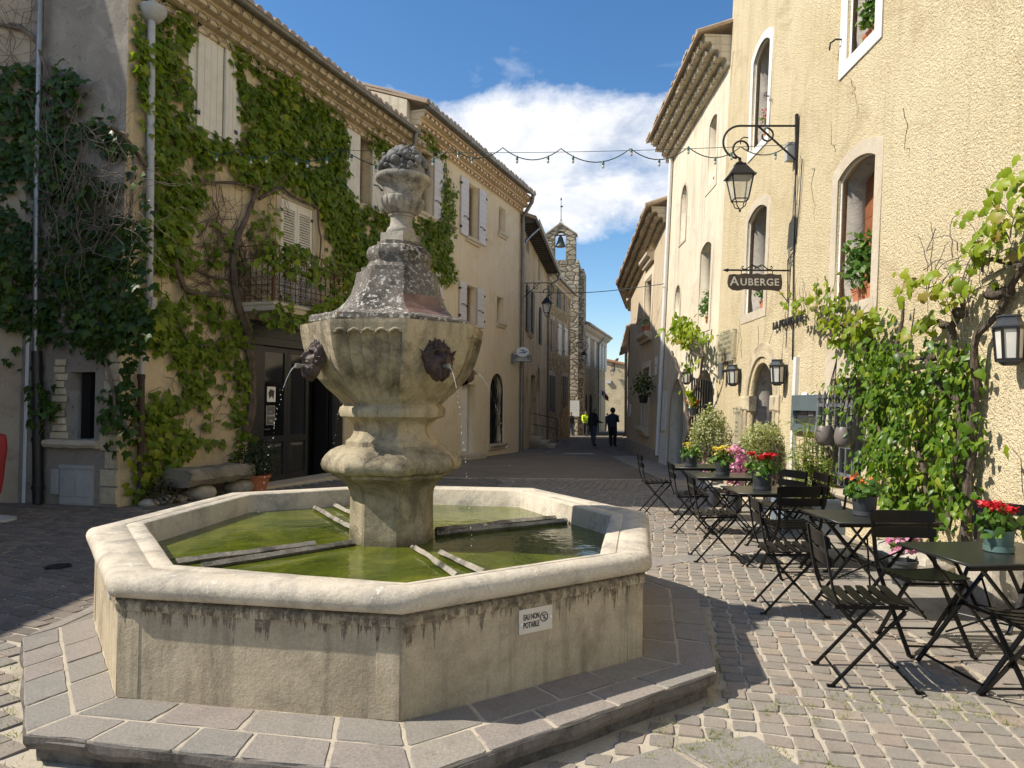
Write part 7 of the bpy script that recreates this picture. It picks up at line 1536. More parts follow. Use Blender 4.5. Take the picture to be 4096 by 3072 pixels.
def table_pot(x, y, r_, h, mt, lab, fm, rad, n, seed, fl=70, lm=None, fs=.028):
    z0 = .737; root = T('flower_pot', lab, 'flower pot', (x, y, z0), 0, 'flower pots on the café tables'); b = MB(); w = (x, y, z0)
    b.lathe([(r_ * .80, .022), (r_ * .86, .03), (r_ * .98, h), (r_ * 1.0, h + .004), (r_ * .92, h + .002), (r_ * .9, h - .03)], 28, w); P(b, 'pot', mt, root, smooth=40)
    b = MB(); b.lathe([(r_ * .88, 0), (r_ * .94, .004), (r_ * .96, .036), (r_ * .90, .036), (r_ * .86, .02)], 28, w); P(b, 'saucer', mt, root, smooth=40)
    b = MB(); b.lathe([(r_ * .9, 0), (0.001, .004)], 16, (x, y, z0 + h - .02), False, False); P(b, 'soil', m_bark, root)
    rs = np.random.RandomState(seed); c = np.array((x, y, z0 + h + rad[2] * .25))
    A = blob(c, (rad[0], rad[1], rad[2] * .55), n, .062, rs, hollow=.3, seed=seed); foliage('foliage', 'heart', [A], lm or m_potleaf, root)
    C = []; S = []
    for k in range(9 if fl > 60 else 4):
        a = rs.uniform(0, 6.28); rr = rad[0] * .8 * math.sqrt(rs.rand()); q = np.array((x + rr * math.cos(a), y + rr * math.sin(a), z0 + h + rad[2] * rs.uniform(.65, 1.1))); m_ = fl // 5
        C.append(q + rs.normal(0, .02, (m_, 3)) * np.array((1, 1, .5))); 
    C = np.concatenate(C); m_ = len(C); N = rs.normal(0, .5, (m_, 3)); N[:, 2] += 1.; U = rs.normal(0, 1, (m_, 3)); P(leaves('flowers', 'petal', C, N, U, fs * rs.uniform(.6, 1.2, m_)), 'flowers', fm, root)
    b = MB()
    for q in C[::7]: b.tube([(x + (q[0] - x) * .2, y + (q[1] - y) * .2, z0 + h - .02), tuple(q)], .003, 4)
    P(b, 'flower_stalks', m_bamboo, root)
table_pot(2.86, 4.18, .083, .125, m_potgreen, 'grey-green pot of red flowers on the nearest table', m_redfl, (.12, .11, .15), 90, 1, 120)
table_pot(2.74, 5.52, .093, .15, m_potgrey, 'dark grey pot with few orange flowers on the second table', m_orfl, (.14, .13, .15), 110, 2, 30)
table_pot(2.52, 7.15, .095, .16, m_potgrey, 'dark grey pot of bright red flowers on the middle table', m_redfl, (.15, .14, .20), 90, 3, 150)
table_pot(2.56, 8.62, .088, .15, m_potgrey, 'dark pot of yellow flowers on the fourth table', m_yelfl, (.12, .12, .18), 110, 4, 70)
table_pot(2.48, 9.82, .088, .14, m_potgrey, 'grey pot with small yellow flowers on the farthest table', m_yelfl, (.13, .12, .17), 120, 5, 40)
# flowers standing at the wall
def ground_flowers(c, x, y, dist, rad, lab, fm, n, fl, mt=m_terra):
    w = at_y(c, x, y, dist); root = T('flower_pot', lab, 'flower pot', (w.x, w.y, 0)); rs = np.random.RandomState(int(x)); h = max(.15, w.z - rad[2] - .05)
    b = MB(); h = min(h, .3); b.lathe([(.09, 0), (.11, h * .9), (.12, h * .9), (.12, h), (.10, h), (.10, h - .04)], 20, (w.x, w.y, 0)); P(b, 'pot', m_potgrey, root, smooth=35)
    foliage('foliage', 'oval', [blob(w, [q * .8 for q in rad], n, .07, rs, hollow=.2, seed=x)], m_potleaf, root); foliage('flowers', 'petal', [blob(w, rad, fl, .045, rs, hollow=.65, seed=x + 1)], fm, root)
ground_flowers('cT', 1215, 305, 10.4, (.17, .17, .27), 'pot of pink hydrangea-like blossom by the inn door', m_pinkfl, 120, 700)
ground_flowers('cU', 1130, 500, 6.3, (.14, .12, .10), 'low pink flowers behind the nearest table', m_pinkfl, 60, 90)
ground_flowers('cT', 975, 300, 11.0, (.2, .2, .16), 'low mauve flowers under the left variegated shrub', m_pinkfl, 220, 40)
# hanging pots on the grille
HP = ['taupe hanging pot on the left of the grille', 'taupe hanging pot in the middle of the grille']
for i, (x, y) in enumerate(((1033, 1095), (1150, 1105))):
    a = PLD.uv('c7', x, y, .24); w = PLD.at(*a, .24); root = T('hanging_pot', HP[i], 'hanging pot', w, 0, 'hanging pots on the iron grille'); b = MB(); b.lathe([(.02, -.125), (.07, -.12), (.105, -.07), (.115, .0), (.10, .08), (.085, .115), (.075, .112), (.07, .05)], 22, w); P(b, 'pot', m_potbrown, root, smooth=50)
    b = MB(); tp = PLD.at(a[0], a[1] + .95, .13)
    for k in range(3): b.tube([w + Vector((.08 * math.cos(k * 2.1), .08 * math.sin(k * 2.1), .11)), tp], .006, 5)
    P(b, 'chain', m_black, root); rs = np.random.RandomState(i); P(leaves('sprout', 'blade', *blob((w.x, w.y, w.z + .22), (.05, .05, .18), 26, .14, rs)[:4]), 'foliage', m_potleaf, root)
a = PLD.uv('c7', 258, 935, .3); w = PLD.at(*a, .3); root = T('flower_basket', 'small hanging basket of coral flowers on the arched grille', 'flower basket', w); b = MB(); b.lathe([(.08, -.16), (.12, 0), (.11, 0), (.08, -.12)], 16, w); b.tube([w + Vector((0, .13 * math.cos(t), .28 * math.sin(t))) for t in np.linspace(0, 3.14, 12)], .008, 5); P(b, 'basket', m_potgrey, root, smooth=40)
rs = np.random.RandomState(2); foliage('foliage', 'oval', [blob((w.x, w.y, w.z + .08), (.14, .14, .1), 90, .06, rs)], m_potleaf, root); foliage('flowers', 'petal', [blob((w.x, w.y, w.z + .13), (.14, .14, .08), 60, .045, rs)], m_orfl, root)
# ------------------------------------------------------------------ lanterns
def frustum(b, z0, a0, z1, a1, n=4, rot=math.pi / 4, cap=True):
    b.loft([[Vector((a * math.cos(rot + 2 * math.pi * k / n), a * math.sin(rot + 2 * math.pi * k / n), z)) for k in range(n)] for z, a in ((z0, a0), (z1, a1))], cap, cap)
def street_lantern(root, M0, s_=1.):
    """hanging four-sided lantern, top at the origin"""
    M1 = M0 @ Matrix.Scale(s_, 4); b = MB(); b.lathe([(.0, -.02), (.03, -.03), (.02, -.06), (.05, -.08), (.05, -.10), (.07, -.12), (.04, -.14)], 14)
    frustum(b, -.34, .30, -.13, .115); frustum(b, -.355, .325, -.34, .325); frustum(b, -.13, .13, -.115, .12); P(b, 'cap', m_black, root, M1)
    b = MB(); t = [(.262 * math.cos(math.pi / 4 + k * math.pi / 2), .262 * math.sin(math.pi / 4 + k * math.pi / 2), -.355) for k in range(4)]; q = [(.165 * math.cos(math.pi / 4 + k * math.pi / 2), .165 * math.sin(math.pi / 4 + k * math.pi / 2), -.76) for k in range(4)]
    for k in range(4):
        b.bar(t[k], q[k], .02); b.bar(t[k], t[(k + 1) % 4], .016); b.bar(q[k], q[(k + 1) % 4], .018); e = Vector(q[k]) * .62; e.z = -.86; b.tube([q[k], (e.x * 1.2, e.y * 1.2, -.81), (e.x, e.y, -.88), (0, 0, -.93)], .010, 5)
    b.ball((0, 0, -.955), .024, 8); P(b, 'frame', m_black, root, M1)
    b = MB()
    for k in range(4): l = (k + 1) % 4; b.add([Vector(t[k]) * .97, Vector(t[l]) * .97, Vector(q[l]) * .97, Vector(q[k]) * .97], [(0, 1, 2, 3)])
    P(b, 'glass', m_lglass, root, M1)
def scroll(c, r0, r1, a0, a1, n=18): return [Vector((c[0] + (r0 + (r1 - r0) * i / n) * math.cos(a0 + (a1 - a0) * i / n), 0, c[1] + (r0 + (r1 - r0) * i / n) * math.sin(a0 + (a1 - a0) * i / n))) for i in range(n + 1)]
def bracket_lamp(pl, uv, reach, label, s_=1., drop=.30, post=True):
    """wall bracket reaching out from uv; local x = out of the wall, z = up"""
    o = pl.at(*uv); nx = Vector((pl.n.x, pl.n.y, 0)).normalized(); M0 = Matrix((nx, Vector((0, 0, 1)).cross(nx), Vector((0, 0, 1)))).transposed().to_4x4(); M0.translation = o
    root = T('street_lantern', label, 'street lamp', o, 0, 'lanterns on scrolled wall brackets'); b = MB(); r_ = .017 * s_; k = reach
    b.bar((.03, 0, -.62 * s_), (.03, 0, .30 * s_), .05 * s_, .04 * s_); z = .12 * s_; R_ = .26 * s_; e = (k - .06, z - R_)
    b.tube([(.03, 0, z)] + [Vector((k - .06 - R_ * .1, 0, z))] + [q for q in scroll((k - .06 - R_ * .1, z - R_), R_, R_ * .95, math.pi / 2, -math.pi / 2 + .2)][1:], r_, 8)
    cxx = k - .06 - R_ * .15; b.tube(scroll((cxx - .02, z - 1.35 * R_), R_ * .6, R_ * .35, -math.pi / 2 + .1, math.pi * 1.15), r_ * .9, 8)
    b.tube([(.03, 0, -.42 * s_), (k * .62, 0, z - .01)], r_ * .95, 8); b.tube(scroll((k * .50, z - .15 * s_), .12 * s_, .06 * s_, math.pi / 2, math.pi * 2.1), r_ * .8, 7)
    P(b, 'bracket', m_black, root, M0, smooth=40); lp = Vector((k - .06 - R_ * .1, 0, z - 2 * R_ + .03))
    street_lantern(root, M0 @ Matrix.Translation(lp), s_ * .86); return root
a = PLD.uv('c6', 868, 790, .03); lamp = bracket_lamp(PLD, a, .98, 'big black lantern on a scrolled bracket high on the yellow inn')
b = MB(); q = PLD.uv('c6', 840, 900, .05); b.bx((q[0] - .07, q[1] - .14, .02), (q[0] + .05, q[1] + .14, .14)); tag(P(b, 'junction_box', m_grey, None, PLD.M), 'grey junction box under the big lantern bracket', 'junction box')
bracket_lamp(PLCC, PLCC.uv('cA', 205, 100), 1.0, 'black bracket lantern above the post agency sign', 1.0)
pls_ = Plane(PLS.at(LS, 0), (1, -.2, 0)); bracket_lamp(PLS, (LS - .3, PLS.uv('cA', 628, 618)[1]), 1.0, 'black bracket lantern between the rubble house and the bell tower', 1.0)
b0 = PLE.uv('cA', 1010, 800); bracket_lamp(PLE, (b0[0], b0[1] + .1), .7, 'tiny far lantern in front of the end house', 1.05)
def wall_lantern(pl, c, x, y, h, label, w_=.20):
    a = pl.uv(c, x, y, .14); o = pl.at(a[0], a[1], .14); nx = Vector((pl.n.x, pl.n.y, 0)).normalized(); M0 = Matrix((nx, Vector((0, 0, 1)).cross(nx), Vector((0, 0, 1)))).transposed().to_4x4(); M0.translation = o
    root = T('wall_lantern', label, 'wall lamp', o, 0, 'coach lamps on the inn front'); k = h / .5; M1 = M0 @ Matrix.Scale(k, 4); b = MB(); n, rt = 6, math.pi / 6
    for z0, a0, z1, a1 in ((.13, .150, .145, .150), (.145, .145, .20, .105), (.20, .105, .235, .098), (.235, .112, .25, .108), (-.215, .120, -.20, .126), (-.25, .06, -.215, .10)): frustum(b, z0, a0, z1, a1, n, rt)
    b.bx((-.14, -.07, -.17), (-.11, .07, .15)); b.bar((-.12, 0, .04), (-.06, 0, .04), .04); P(b, 'housing', m_caseframe if False else plain('charcoal_lantern_paint', (.045, .05, .056), .45, .1), root, M1)
    b = MB(); t = [Vector((.132 * math.cos(rt + k_ * math.pi / 3), .132 * math.sin(rt + k_ * math.pi / 3), .13)) for k_ in range(6)]; q = [Vector((.112 * math.cos(rt + k_ * math.pi / 3), .112 * math.sin(rt + k_ * math.pi / 3), -.2)) for k_ in range(6)]
    for k_ in range(6): b.bar(t[k_], q[k_], .02); b.bar(t[k_] - Vector((0, 0, .012)), t[(k_ + 1) % 6] - Vector((0, 0, .012)), .02); b.bar(q[k_] + Vector((0, 0, .01)), q[(k_ + 1) % 6] + Vector((0, 0, .01)), .022)
    P(b, 'frame', m_black, root, M1); b = MB(); b.loft([[v * 1. - Vector((0, 0, 0)) for v in [Vector((p.x * .94, p.y * .94, p.z)) for p in s_]] for s_ in (q, t)]); P(b, 'panes', m_frost, root, M1)
wall_lantern(PLD, 'c7', 2126, 535, .40, 'large charcoal coach lamp at the right edge, over the old vine'); wall_lantern(PLD, 'c7', 752, 725, .40, 'charcoal coach lamp on the right of the inn door')
wall_lantern(PLD, 'c7', 490, 742, .40, 'charcoal coach lamp on the left of the inn door'); wall_lantern(PLD, 'c7', 216, 750, .38, 'coach lamp on the cream house by the young vine')
b = MB(); q = PLD.uv('c7', 426, 716, .1); b.lathe([(.06, -.16), (.06, .16)], 16, PLD.at(q[0], q[1], .12)); o = P(b, 'spot_lamp', m_zinc, None, smooth=40); tag(o, 'small metal cylinder spot left of the inn door lamps', 'wall lamp'); PM[o.name] = Matrix.Translation(o.location); b = MB(); b.tube([PLD.at(q[0] + .02, q[1], .1), PLD.at(q[0] + .22, q[1], .02)], .03, 8); P(b, 'arm', m_black, o)
# ------------------------------------------------------------------ signs
nD = Vector((PLD.n.x, PLD.n.y, 0)).normalized()
a = PLD.uv('c7', 832, 122, .0); o = PLD.at(*a); M0 = Matrix((Vector((1, 0, 0)), Vector((0, 0, 1)), Vector((0, -1, 0)))).transposed().to_4x4(); M0.translation = o   # sign plane looks down the square
root = T('hanging_sign', 'dark shaped sign board reading auberge, hanging from an iron rod', 'sign', o); d_ = o.y; sc = d_ / 2837 * .67631
def sx_(x, y): return ((x - 832) * sc, -(y - 122) * sc)
b = MB(); b.bar(M0 @ Vector((0.02, 0, 0)), M0 @ Vector((*sx_(440, 122), 0)), .024); b.lathe([(.0, 0), (.03, .03), (.0, .12)], 8, M=M0 @ Matrix.Translation((*sx_(470, 122), 0)) @ Matrix.Rotation(R(-90), 4, 'Y')); b.bar(M0 @ Vector((.0, .05, 0)), M0 @ Vector((.0, -1., 0)), .02)
for s_ in (1, -1):
    cx_ = sx_(632, 110); b.tube([M0 @ Vector((cx_[0] + s_ * x * sc, cx_[1] + y * sc, 0)) for x, y in ((5, 2), (25, 22), (45, 10), (60, -4), (80, -6), (92, 4), (86, 14), (78, 8))], .009, 6); b.tube([M0 @ Vector((cx_[0] + s_ * (14 + 12 * math.cos(t)) * sc, cx_[1] + (6 + 9 * math.sin(t)) * sc, 0)) for t in np.linspace(0, 5, 12)], .007, 5)
b.tube([M0 @ Vector((*sx_(755, 235), 0)), M0 @ Vector((*sx_(822, 318), 0))], .007, 5); P(b, 'sign_bracket', m_black, root, smooth=40)
ol = [(465, 150), (490, 145), (520, 148), (560, 140), (600, 147), (632, 139), (665, 147), (710, 140), (745, 147), (775, 145), (778, 165), (781, 195), (776, 232), (760, 246), (720, 240), (670, 238), (640, 247), (600, 238), (560, 235), (520, 245), (485, 240), (462, 222), (456, 195), (460, 168)]
P(slab([[sx_(x, y) for x, y in ol]], -.015, .015, .004), 'sign_board', m_sign_brown, root, M0)
hs = 58 * sc
P(merge((text('A', hs * 1.32, .002, 'LEFT', off=.002), M0 @ Matrix.Translation((*sx_(470, 214), .017))), (text('UBERGE', hs * 1.02, .002, 'LEFT', 1.12, 0, .002), M0 @ Matrix.Translation((*sx_(530, 213), .017)))), 'lettering', m_letter_pale, root)
b = MB()
for x in (540, 725): b.tube([M0 @ Vector((*sx_(x, 124), 0)), M0 @ Vector((*sx_(x, 148), 0))], .006, 5)
P(b, 'hangers', m_black, root)
# raised letters on the wall
a0, a1 = PLD.uv('c7', 728, 440, .05), PLD.uv('c7', 908, 425, .05)
me = text('LA FONTAINE', .40, .012, 'LEFT', 1., off=.008); xs = [v.co.x for v in me.vertices]; k = (a1[0] - a0[0]) / (max(xs) - min(xs)); v0_ = PLD.uv('c7', 735, 470, .05)[1]; v1_ = PLD.uv('c7', 735, 425, .05)[1]; hh = v1_ - v0_
ys = [v.co.y for v in me.vertices]; kk = hh / (max(ys) - min(ys)); sl = 0
o = P(me, 'wall_letters', m_letter_dark, None, PLD.M @ Matrix.Translation((a0[0], v0_, .05)) @ Matrix.Diagonal((k, kk, 1, 1))); tag(o, 'raised dark letters la fontaine on the yellow wall', 'sign')
# glass menu panel and tall menu panel
def panel(c, x0, y0, x1, y1, lines, lab, base, off=.05, mt=m_acrylic, pl=PLD):
    q0, q1 = pl.uv(c, x0, (y0 + y1) / 2, off), pl.uv(c, x1, (y0 + y1) / 2, off); vt, vb = pl.uv(c, (x0 + x1) / 2, y0, off)[1], pl.uv(c, (x0 + x1) / 2, y1, off)[1]
    o = P(slab([rect(q0[0], vb, q1[0], vt)], off, off + .008), 'sign', mt, None, pl.M); tag(o, lab, 'sign'); PM[o.name] = Matrix.Translation(o.location); n = len(lines); W_ = q1[0] - q0[0]; H_ = vt - vb; ms = []
    for i, (s_, k) in enumerate(lines):
        if not s_: continue
        me = text(s_, 1, .0, 'CENTER'); xs = [v.co.x for v in me.vertices]; w_ = max(xs) - min(xs); f = min(W_ * .86 / w_, H_ / n * k); ms.append((me, pl.M @ Matrix.Translation(((q0[0] + q1[0]) / 2, vt - H_ * (i + .78) / n, off + .009)) @ Matrix.Scale(f, 4)))
    P(merge(*ms), 'lettering', m_letter_dark, o); b = MB()
    for u in (q0[0] + .04, q1[0] - .04):
        for v in (vb + .04, vt - .04): b.lathe([(.012, -off), (.012, .006), (.018, .01), (.012, .02)], 10, M=pl.M @ Matrix.Translation((u, v, off)))
    P(b, 'standoffs', m_zinc, o)
panel('c7', 393, 478, 497, 660, [('La Fontaine', 1.4), ('Le Gourmand', 1.), ('Bistrot - Cave à Vins', 1.), ('Café à Bières & Vins', 1.), ('Produits frais de saison', 1.), ('ouvert 7/7', 1.)], 'clear panel of dark script lettering, left of the inn door', 0)
panel('c7', 488, 925, 540, 1165, [('BAR', .9), ('Chez MAXX', 1.), ('', 1), ('Salades', .8), ('Tapas', .8), ('Cocktails', .8), ('Glaces', .8), ('', 1), ('04 32 85 14 23', .9)], 'tall narrow clear menu panel between shrub and door', 0)
a = PLD.uv('c7', 455, 668, .02); tag(P(merge((text('04 32 85 14 23', .12, .003), PLD.M @ Matrix.Translation((a[0], a[1] - .04, .006)))), 'phone_letters', m_letter_dark), 'dark phone number under the clear script panel', 'sign')
# menu case
q0, q1 = PLD.uv('c7', 850, 950, .05), PLD.uv('c7', 1012, 950, .05); vt, vb = PLD.uv('c7', 930, 858, .05)[1], PLD.uv('c7', 930, 1075, .05)[1]
o = P(slab([rect(q0[0], vb, q1[0], vt), rect(q0[0] + .07, vb + .1, q1[0] - .07, vt - .22)], 0., .09, .004), 'menu_case', m_caseframe, None, PLD.M); tag(o, 'slate-grey glazed menu case on the wall beside the iron grille', 'menu case'); PM[o.name] = Matrix.Translation(o.location)
b = MB(); b.bx((q0[0] + .02, vb + .02, .0), (q1[0] - .02, vt - .02, .02)); P(b, 'back_board', plain('menu_board', (.20, .21, .21), .6), o, PLD.M); P(slab([rect(q0[0] + .06, vb + .09, q1[0] - .06, vt - .21)], .06, .064), 'pane', m_casepane, o, PLD.M)
b = MB(); b.bx((q0[0] + .22, vb + .25, .022), (q0[0] + .40, vb + .55, .03)); b.bx((q0[0] + .48, vb + .22, .022), (q0[0] + .66, vb + .52, .03)); P(b, 'menu_sheets', m_white, o, PLD.M)
a = PLD.uv('c7', 553, 1022, .02); tag(P(slab([rect(a[0] - .07, a[1] - .09, a[0] + .07, a[1] + .09), rect(a[0] - .03, a[1] - .04, a[0] + .03, a[1] + .04)], 0, .02, .003), 'door_bell', m_white, None, PLD.M), 'small white bell plate on the door jamb', 'door bell')
# post agency sign
a = PLA.uv('cA', 112, 735, .05); o = PLA.at(a[0], a[1], .05); M0 = Matrix((Vector((1, 0, 0)), Vector((0, 0, 1)), Vector((0, -1, 0)))).transposed().to_4x4(); M0.translation = o; sc = o.y / 2837 * .4522
def sp(x, y): return ((x - 112) * sc, -(y - 735) * sc)
root = T('post_sign', 'grey projecting sign reading agence communale under a pale oval with a blue bird mark', 'sign', o)
P(slab([[sp(x, y) for x, y in ((118, 706), (281, 706), (281, 768), (118, 768))]], -.05, .05, .005), 'sign_board', m_sign_dark, root, M0)
b = MB(); b.box((sp(112, 738)[0], sp(112, 738)[1], 0), (12 * sc, 94 * sc, .12), M0); P(b, 'wall_arm', m_sign_dark, root)
P(slab([[sp(200 + 56 * math.cos(t), 681 + 44 * math.sin(t)) for t in np.linspace(0, 6.283, 40)[:-1]]], -.06, .06, .01), 'oval', plain('pale_sign_oval', (.62, .66, .70), .4), root, M0)
b = merge((slab([[sp(x, y) for x, y in ((168, 662), (216, 662), (222, 668), (214, 674), (180, 674), (200, 670))]], .061, .066), M0), (slab([[sp(x, y) for x, y in ((157, 692), (205, 680), (248, 672), (222, 690), (205, 698), (215, 688), (180, 694))]], .061, .066), M0)); P(b, 'bird_mark', m_blue, root)
P(merge((text('AGENCE', 22 * sc, .002, 'CENTER', 1.1), M0 @ Matrix.Translation((*sp(195, 745), .052))), (text('COMMUNALE', 22 * sc, .002, 'CENTER', 1.05), M0 @ Matrix.Translation((*sp(195, 762), .052)))), 'lettering', m_white, root)
# ------------------------------------------------------------------ strings across the square
wl0 = PLA.at(*PLA.uv('d', 432, 318, .25), .25); wl1 = PLD.at(*PLD.uv('c6', 850, 856, .12), .12)
b = MB(); w1 = PLA.at(*PLA.uv('d', 640, 321, .1), .1); b.tube([w1.lerp(wl1, t) - Vector((0, 0, .10 * math.sin(math.pi * t))) for t in np.linspace(0, 1, 24)], .005, 5); tag(P(b, 'support_wire', m_cable), 'thin straight wire stretched over the square above the bulbs', 'wire')
fest = [(430, 318), (465, 338), (500, 330), (540, 338), (575, 330), (602, 327), (640, 345), (690, 340), (738, 322), (790, 335), (850, 333), (920, 332), (975, 320), (990, 330), (1060, 335), (1085, 320), (1118, 333), (1185, 340), (1212, 322), (1240, 336), (1303, 347), (1360, 322), (1425, 335), (1490, 318), (1560, 330), (1620, 318), (1690, 318), (1712, 305)]
lt = lambda x: wl0.lerp(wl1, (x - 430) / (1712 - 430))
def on_line(x, y):
    d = ray('d', x, y); # point of the vertical plane through the wire
    pv = Plane(wl0, Vector((wl1.x - wl0.x, wl1.y - wl0.y, 0))); return EYE + d * ((pv.p - EYE).dot(pv.n) / d.dot(pv.n))
pts = [on_line(x, y) for x, y in fest]; tops = [(438, 316), (510, 322), (602, 322), (738, 320), (976, 319), (1086, 319), (1212, 321), (1362, 321), (1487, 318), (1600, 317), (1712, 306)]
b = MB(); line = []
for (x0, y0), (x1, y1) in zip(tops, tops[1:]):
    sag = 4 + (x1 - x0) * .17
    for i in range(12):
        t = i / 12; line.append(on_line(x0 + (x1 - x0) * t, y0 + (y1 - y0) * t + sag * 4 * t * (1 - t)))
line.append(on_line(*tops[-1])); b.tube(line, .008, 6); root = P(b, 'string_light_cable', m_cable); tag(root, 'dark green festoon cable sagging in loops across the square', 'string lights'); PM[root.name] = Matrix.Translation(root.location)
def sagy(x):
    for (x0, y0), (x1, y1) in zip(tops, tops[1:]):
        if x0 <= x <= x1: t = (x - x0) / (x1 - x0); return y0 + (y1 - y0) * t + (4 + (x1 - x0) * .17) * 4 * t * (1 - t)
    return 320
for x in (468, 542, 575, 640, 664, 706, 760, 812, 850, 935, 990, 1020, 1117, 1184, 1238, 1303, 1364, 1424, 1487, 1545, 1580, 1675):
    p = on_line(x, sagy(x)); b = MB(); b.lathe([(.012, .012), (.018, .0), (.02, -.05), (.015, -.055)], 10, p); so_ = P(b, 'lamp_socket', m_socket, root, smooth=40); b = MB(); b.lathe([(.013, -.052), (.019, -.065), (.021, -.082), (.016, -.10), (.005, -.108)], 10, p); P(b, 'bulb', m_bulb, so_, smooth=True)
b = MB(); p0, p1 = PLCC.at(*PLCC.uv('cA', 200, 146), .1), PLF.at(*PLF.uv('cA', 1450, 78, .05), .05); b.tube([p0.lerp(p1, t) - Vector((0, 0, .15 * math.sin(math.pi * t))) for t in np.linspace(0, 1, 16)], .012, 5); tag(P(b, 'street_cable', m_cable), 'thin cable slung across the far street', 'cable')
# ------------------------------------------------------------------ odds and ends
d = ray('f', -24, 1990); k = 9.2 / d.y; w = Vector((d.x * k, 9.2, 0)); root = T('folded_parasol', 'folded red parasol with pale script, cut by the left edge', 'parasol', w); zt_ = at_y('f', 10, 1735, 9.2).z; zb_ = at_y('f', 10, 1975, 9.2).z; b = MB()
b.loft([[w + Vector(((r_ * (1 + .12 * math.cos(7 * a))) * math.cos(a), (r_ * (1 + .12 * math.cos(7 * a))) * math.sin(a), z)) for a in [6.283 * q / 42 for q in range(42)]] for z, r_ in ((zb_, .07), (zb_ + .18, .09), (zb_ + .4, .105), (zb_ + .58, .12), (zb_ + .70, .11), (zt_ - .02, .10), (zt_, .06))], True, True); P(b, 'canopy', m_redcloth, root, smooth=40)
b = MB(); b.tube([w, w + Vector((0, 0, zt_ + .1))], .02, 8); P(b, 'pole', m_white, root); b = MB(); b.lathe([(.25, 0), (.25, .04), (.05, .08)], 20, w); P(b, 'foot', m_grey, root)
g = on_z('cA', 695, 1572, gz(0, 22.5)); b = MB(); 
for i in range(14): b.bx((g.x - .52 + i * .075, g.y - .22, gz(g.x, g.y) + .012), (g.x - .52 + i * .075 + .03, g.y + .22, gz(g.x, g.y) + .022))
b.bx((g.x - .55, g.y - .25, gz(0, g.y) + .004), (g.x + .55, g.y + .25, gz(0, g.y) + .012)); tag(P(b, 'drain_grate', m_zinc), 'slotted metal drain grate in the street', 'drain')
g = on_z('k3', 445, 140, 0); b = MB(); b.lathe([(.11, .0), (.11, .026), (.095, .028), (.09, .022), (.001, .022)], 24, (g.x, g.y, 0), False, False); tag(P(b, 'water_cover', m_black), 'small round iron cover in the dark paving by the basin', 'cover')
FL = [((.02, .04, .25), (.72, .72, .70), (.45, .02, .03))]
for i, (x, y) in enumerate(((898, 1070), (915, 1078))):
    a = PLH.uv('cA', x, y, .5); p = PLH.at(a[0], a[1], .5); root = T('flag', ['blue white and red flag on a short pole at the town hall', 'second tricolour flag, nearer the end of the town hall'][i], 'flag', p, 0, 'tricolour flags on the town hall'); b = MB(); b.tube([PLH.at(a[0], a[1] - .3, 0), p + Vector((0, 0, .5))], .02, 6); P(b, 'pole', m_white, root)
    for j, cc in enumerate(FL[0]):
        b = MB(); b.loft([[p + Vector((.02 + .13 * (j + q), -.03 * math.sin(5 * (j + q)), .5 - .16 * (j + q) - z * .6)) for q in (0, .25, .5, .75, 1.)] for z in (0, .35, .7)], closed=False); P(b, 'cloth_band', plain('flag_cloth', cc, .8), root)
b = MB(); p0, p1 = PLE.at(*PLE.uv('cA', 950, 820), .2), PLG.at(*PLG.uv('cA', 1040, 735), .1)
for i in range(10): q = p0.lerp(p1, (i + .5) / 10); b.add([q, q + Vector((.35, 0, .06)), q + Vector((.18, 0, -.45))], [(0, 1, 2)])
b.tube([p0, p1], .015, 5); tag(P(b, 'bunting', m_redcloth), 'reddish bunting slung across the far end of the street', 'bunting')
# ------------------------------------------------------------------ light and sky
SUN_AZ, SUN_EL = R(4.), R(45.8)          # the shadows run towards +x, a hair towards +y
sun = bpy.data.lights.new('sun', 'SUN'); so = bpy.data.objects.new('sun', sun); COL.objects.link(so)
sun.energy = 5.0; sun.angle = R(.53); sun.color = (1., .93, .82)
sd = Vector((-math.cos(SUN_EL) * math.cos(SUN_AZ), -math.cos(SUN_EL) * math.sin(SUN_AZ), math.sin(SUN_EL)))
so.rotation_euler = sd.to_track_quat('Z', 'Y').to_euler(); so.location = sd * 60
W = bpy.data.worlds.new('World'); SC.world = W; W.use_nodes = True; nt = W.node_tree; nt.nodes.clear()
ow = nt.nodes.new('ShaderNodeOutputWorld'); bg = nt.nodes.new('ShaderNodeBackground'); nt.links.new(bg.outputs[0], ow.inputs[0])
sky = nt.nodes.new('ShaderNodeTexSky'); sky.sky_type = 'NISHITA'; sky.sun_disc = False; sky.sun_elevation = SUN_EL; sky.sun_rotation = math.atan2(sd.x, sd.y)
sky.air_density = 1.; sky.dust_density = .3; sky.ozone_density = 2.
bg.inputs[1].default_value = .13
tc = nt.nodes.new('ShaderNodeTexCoord'); gv = tc.outputs['Generated']
sx = nt.nodes.new('ShaderNodeSeparateXYZ'); nt.links.new(gv, sx.inputs[0])
el = sx.outputs['Z']; az = mth(nt, 'ARCTAN2', sx.outputs['X'], sx.outputs['Y'])
def sky_noise(scale, det=8, sc=(1, 1, 1.6), loc=(0, 0, 0), dist=.3, ro=.62):
    mp = nt.nodes.new('ShaderNodeMapping'); mp.inputs['Scale'].default_value = sc; mp.inputs['Location'].default_value = loc; nt.links.new(gv, mp.inputs[0]); return noi(nt, mp.outputs[0], scale, det, ro, dist)
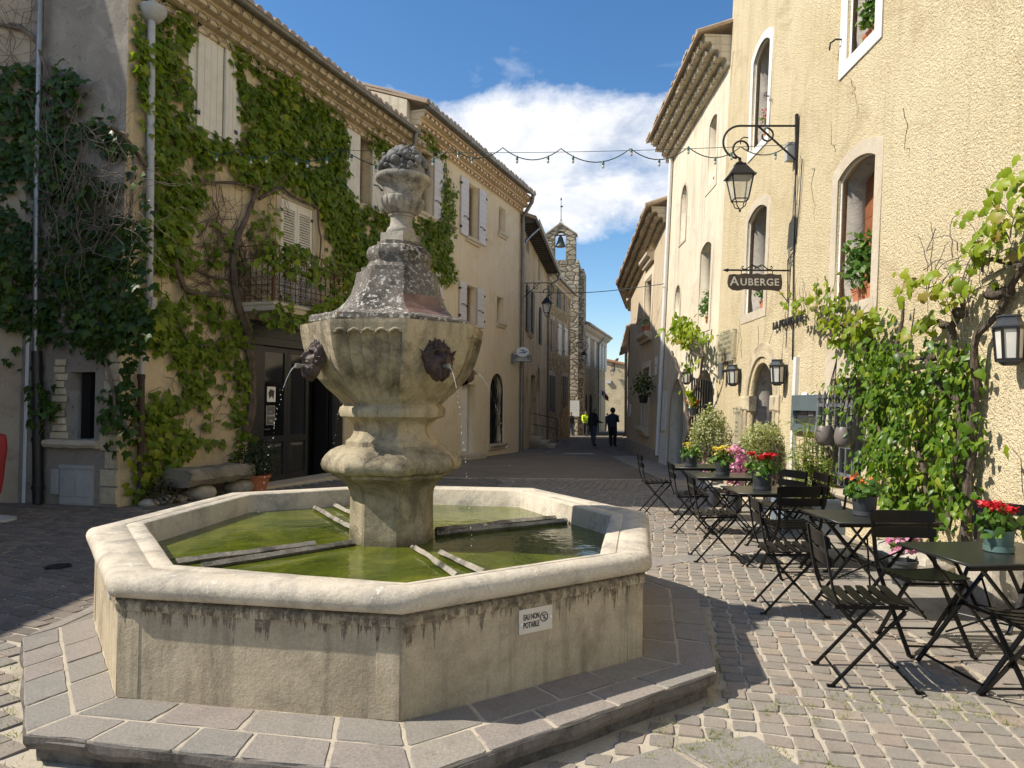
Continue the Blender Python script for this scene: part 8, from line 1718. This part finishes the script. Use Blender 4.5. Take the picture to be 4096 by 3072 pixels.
n1 = sky_noise(5.2, 10, loc=(.35, .1, .2)); n2 = sky_noise(14., 8, loc=(1.3, .2, 0)); n3 = sky_noise(3., 6, (1, 1, 3.2), (2.1, 0, .6), .5)
def band(a, lo0, lo1, hi0, hi1):
    u = nt.nodes.new('ShaderNodeMapRange'); u.interpolation_type = 'SMOOTHSTEP'; nt.links.new(a, u.inputs[0]); u.inputs[1].default_value = lo0; u.inputs[2].default_value = lo1
    v = nt.nodes.new('ShaderNodeMapRange'); v.interpolation_type = 'SMOOTHSTEP'; nt.links.new(a, v.inputs[0]); v.inputs[1].default_value = hi0; v.inputs[2].default_value = hi1; v.inputs[3].default_value = 1; v.inputs[4].default_value = 0
    return mth(nt, 'MULTIPLY', u.outputs[0], v.outputs[0])
bank = band(el, .19, .265, .365, .435)
dens = mth(nt, 'ADD', mth(nt, 'ADD', mth(nt, 'MULTIPLY', n1, .75), mth(nt, 'MULTIPLY', n2, .3)), mth(nt, 'MULTIPLY', bank, .42))
al = ramp(nt, dens, [(.70, 0.), (.80, .55), (.92, 1.)])
wisp = mth(nt, 'MULTIPLY', ramp(nt, n3, [(.54, 0.), (.70, .45)]), band(el, .04, .09, .45, .5))
alpha = mth(nt, 'MAXIMUM', al, wisp)
shade = ramp(nt, mth(nt, 'ADD', mth(nt, 'MULTIPLY', n2, .6), mth(nt, 'MULTIPLY', n1, .4)), [(.34, (4.2, 4.5, 5.1)), (.56, (6.4, 6.5, 6.8)), (.7, (7.4, 7.3, 7.2))])
hs = nt.nodes.new('ShaderNodeHueSaturation'); hs.inputs['Saturation'].default_value = 1.25; hs.inputs['Value'].default_value = 1.; nt.links.new(sky.outputs[0], hs.inputs['Color'])
nt.links.new(mix(nt, alpha, hs.outputs[0], shade), bg.inputs[0])
SC.view_settings.view_transform = 'Standard'; SC.view_settings.look = 'None'; SC.view_settings.exposure = .36; SC.view_settings.gamma = 1
SC.render.engine = 'CYCLES'; SC.cycles.max_bounces = 6; SC.cycles.diffuse_bounces = 4; SC.cycles.use_denoising = True
SC.cycles.sample_clamp_indirect = 6
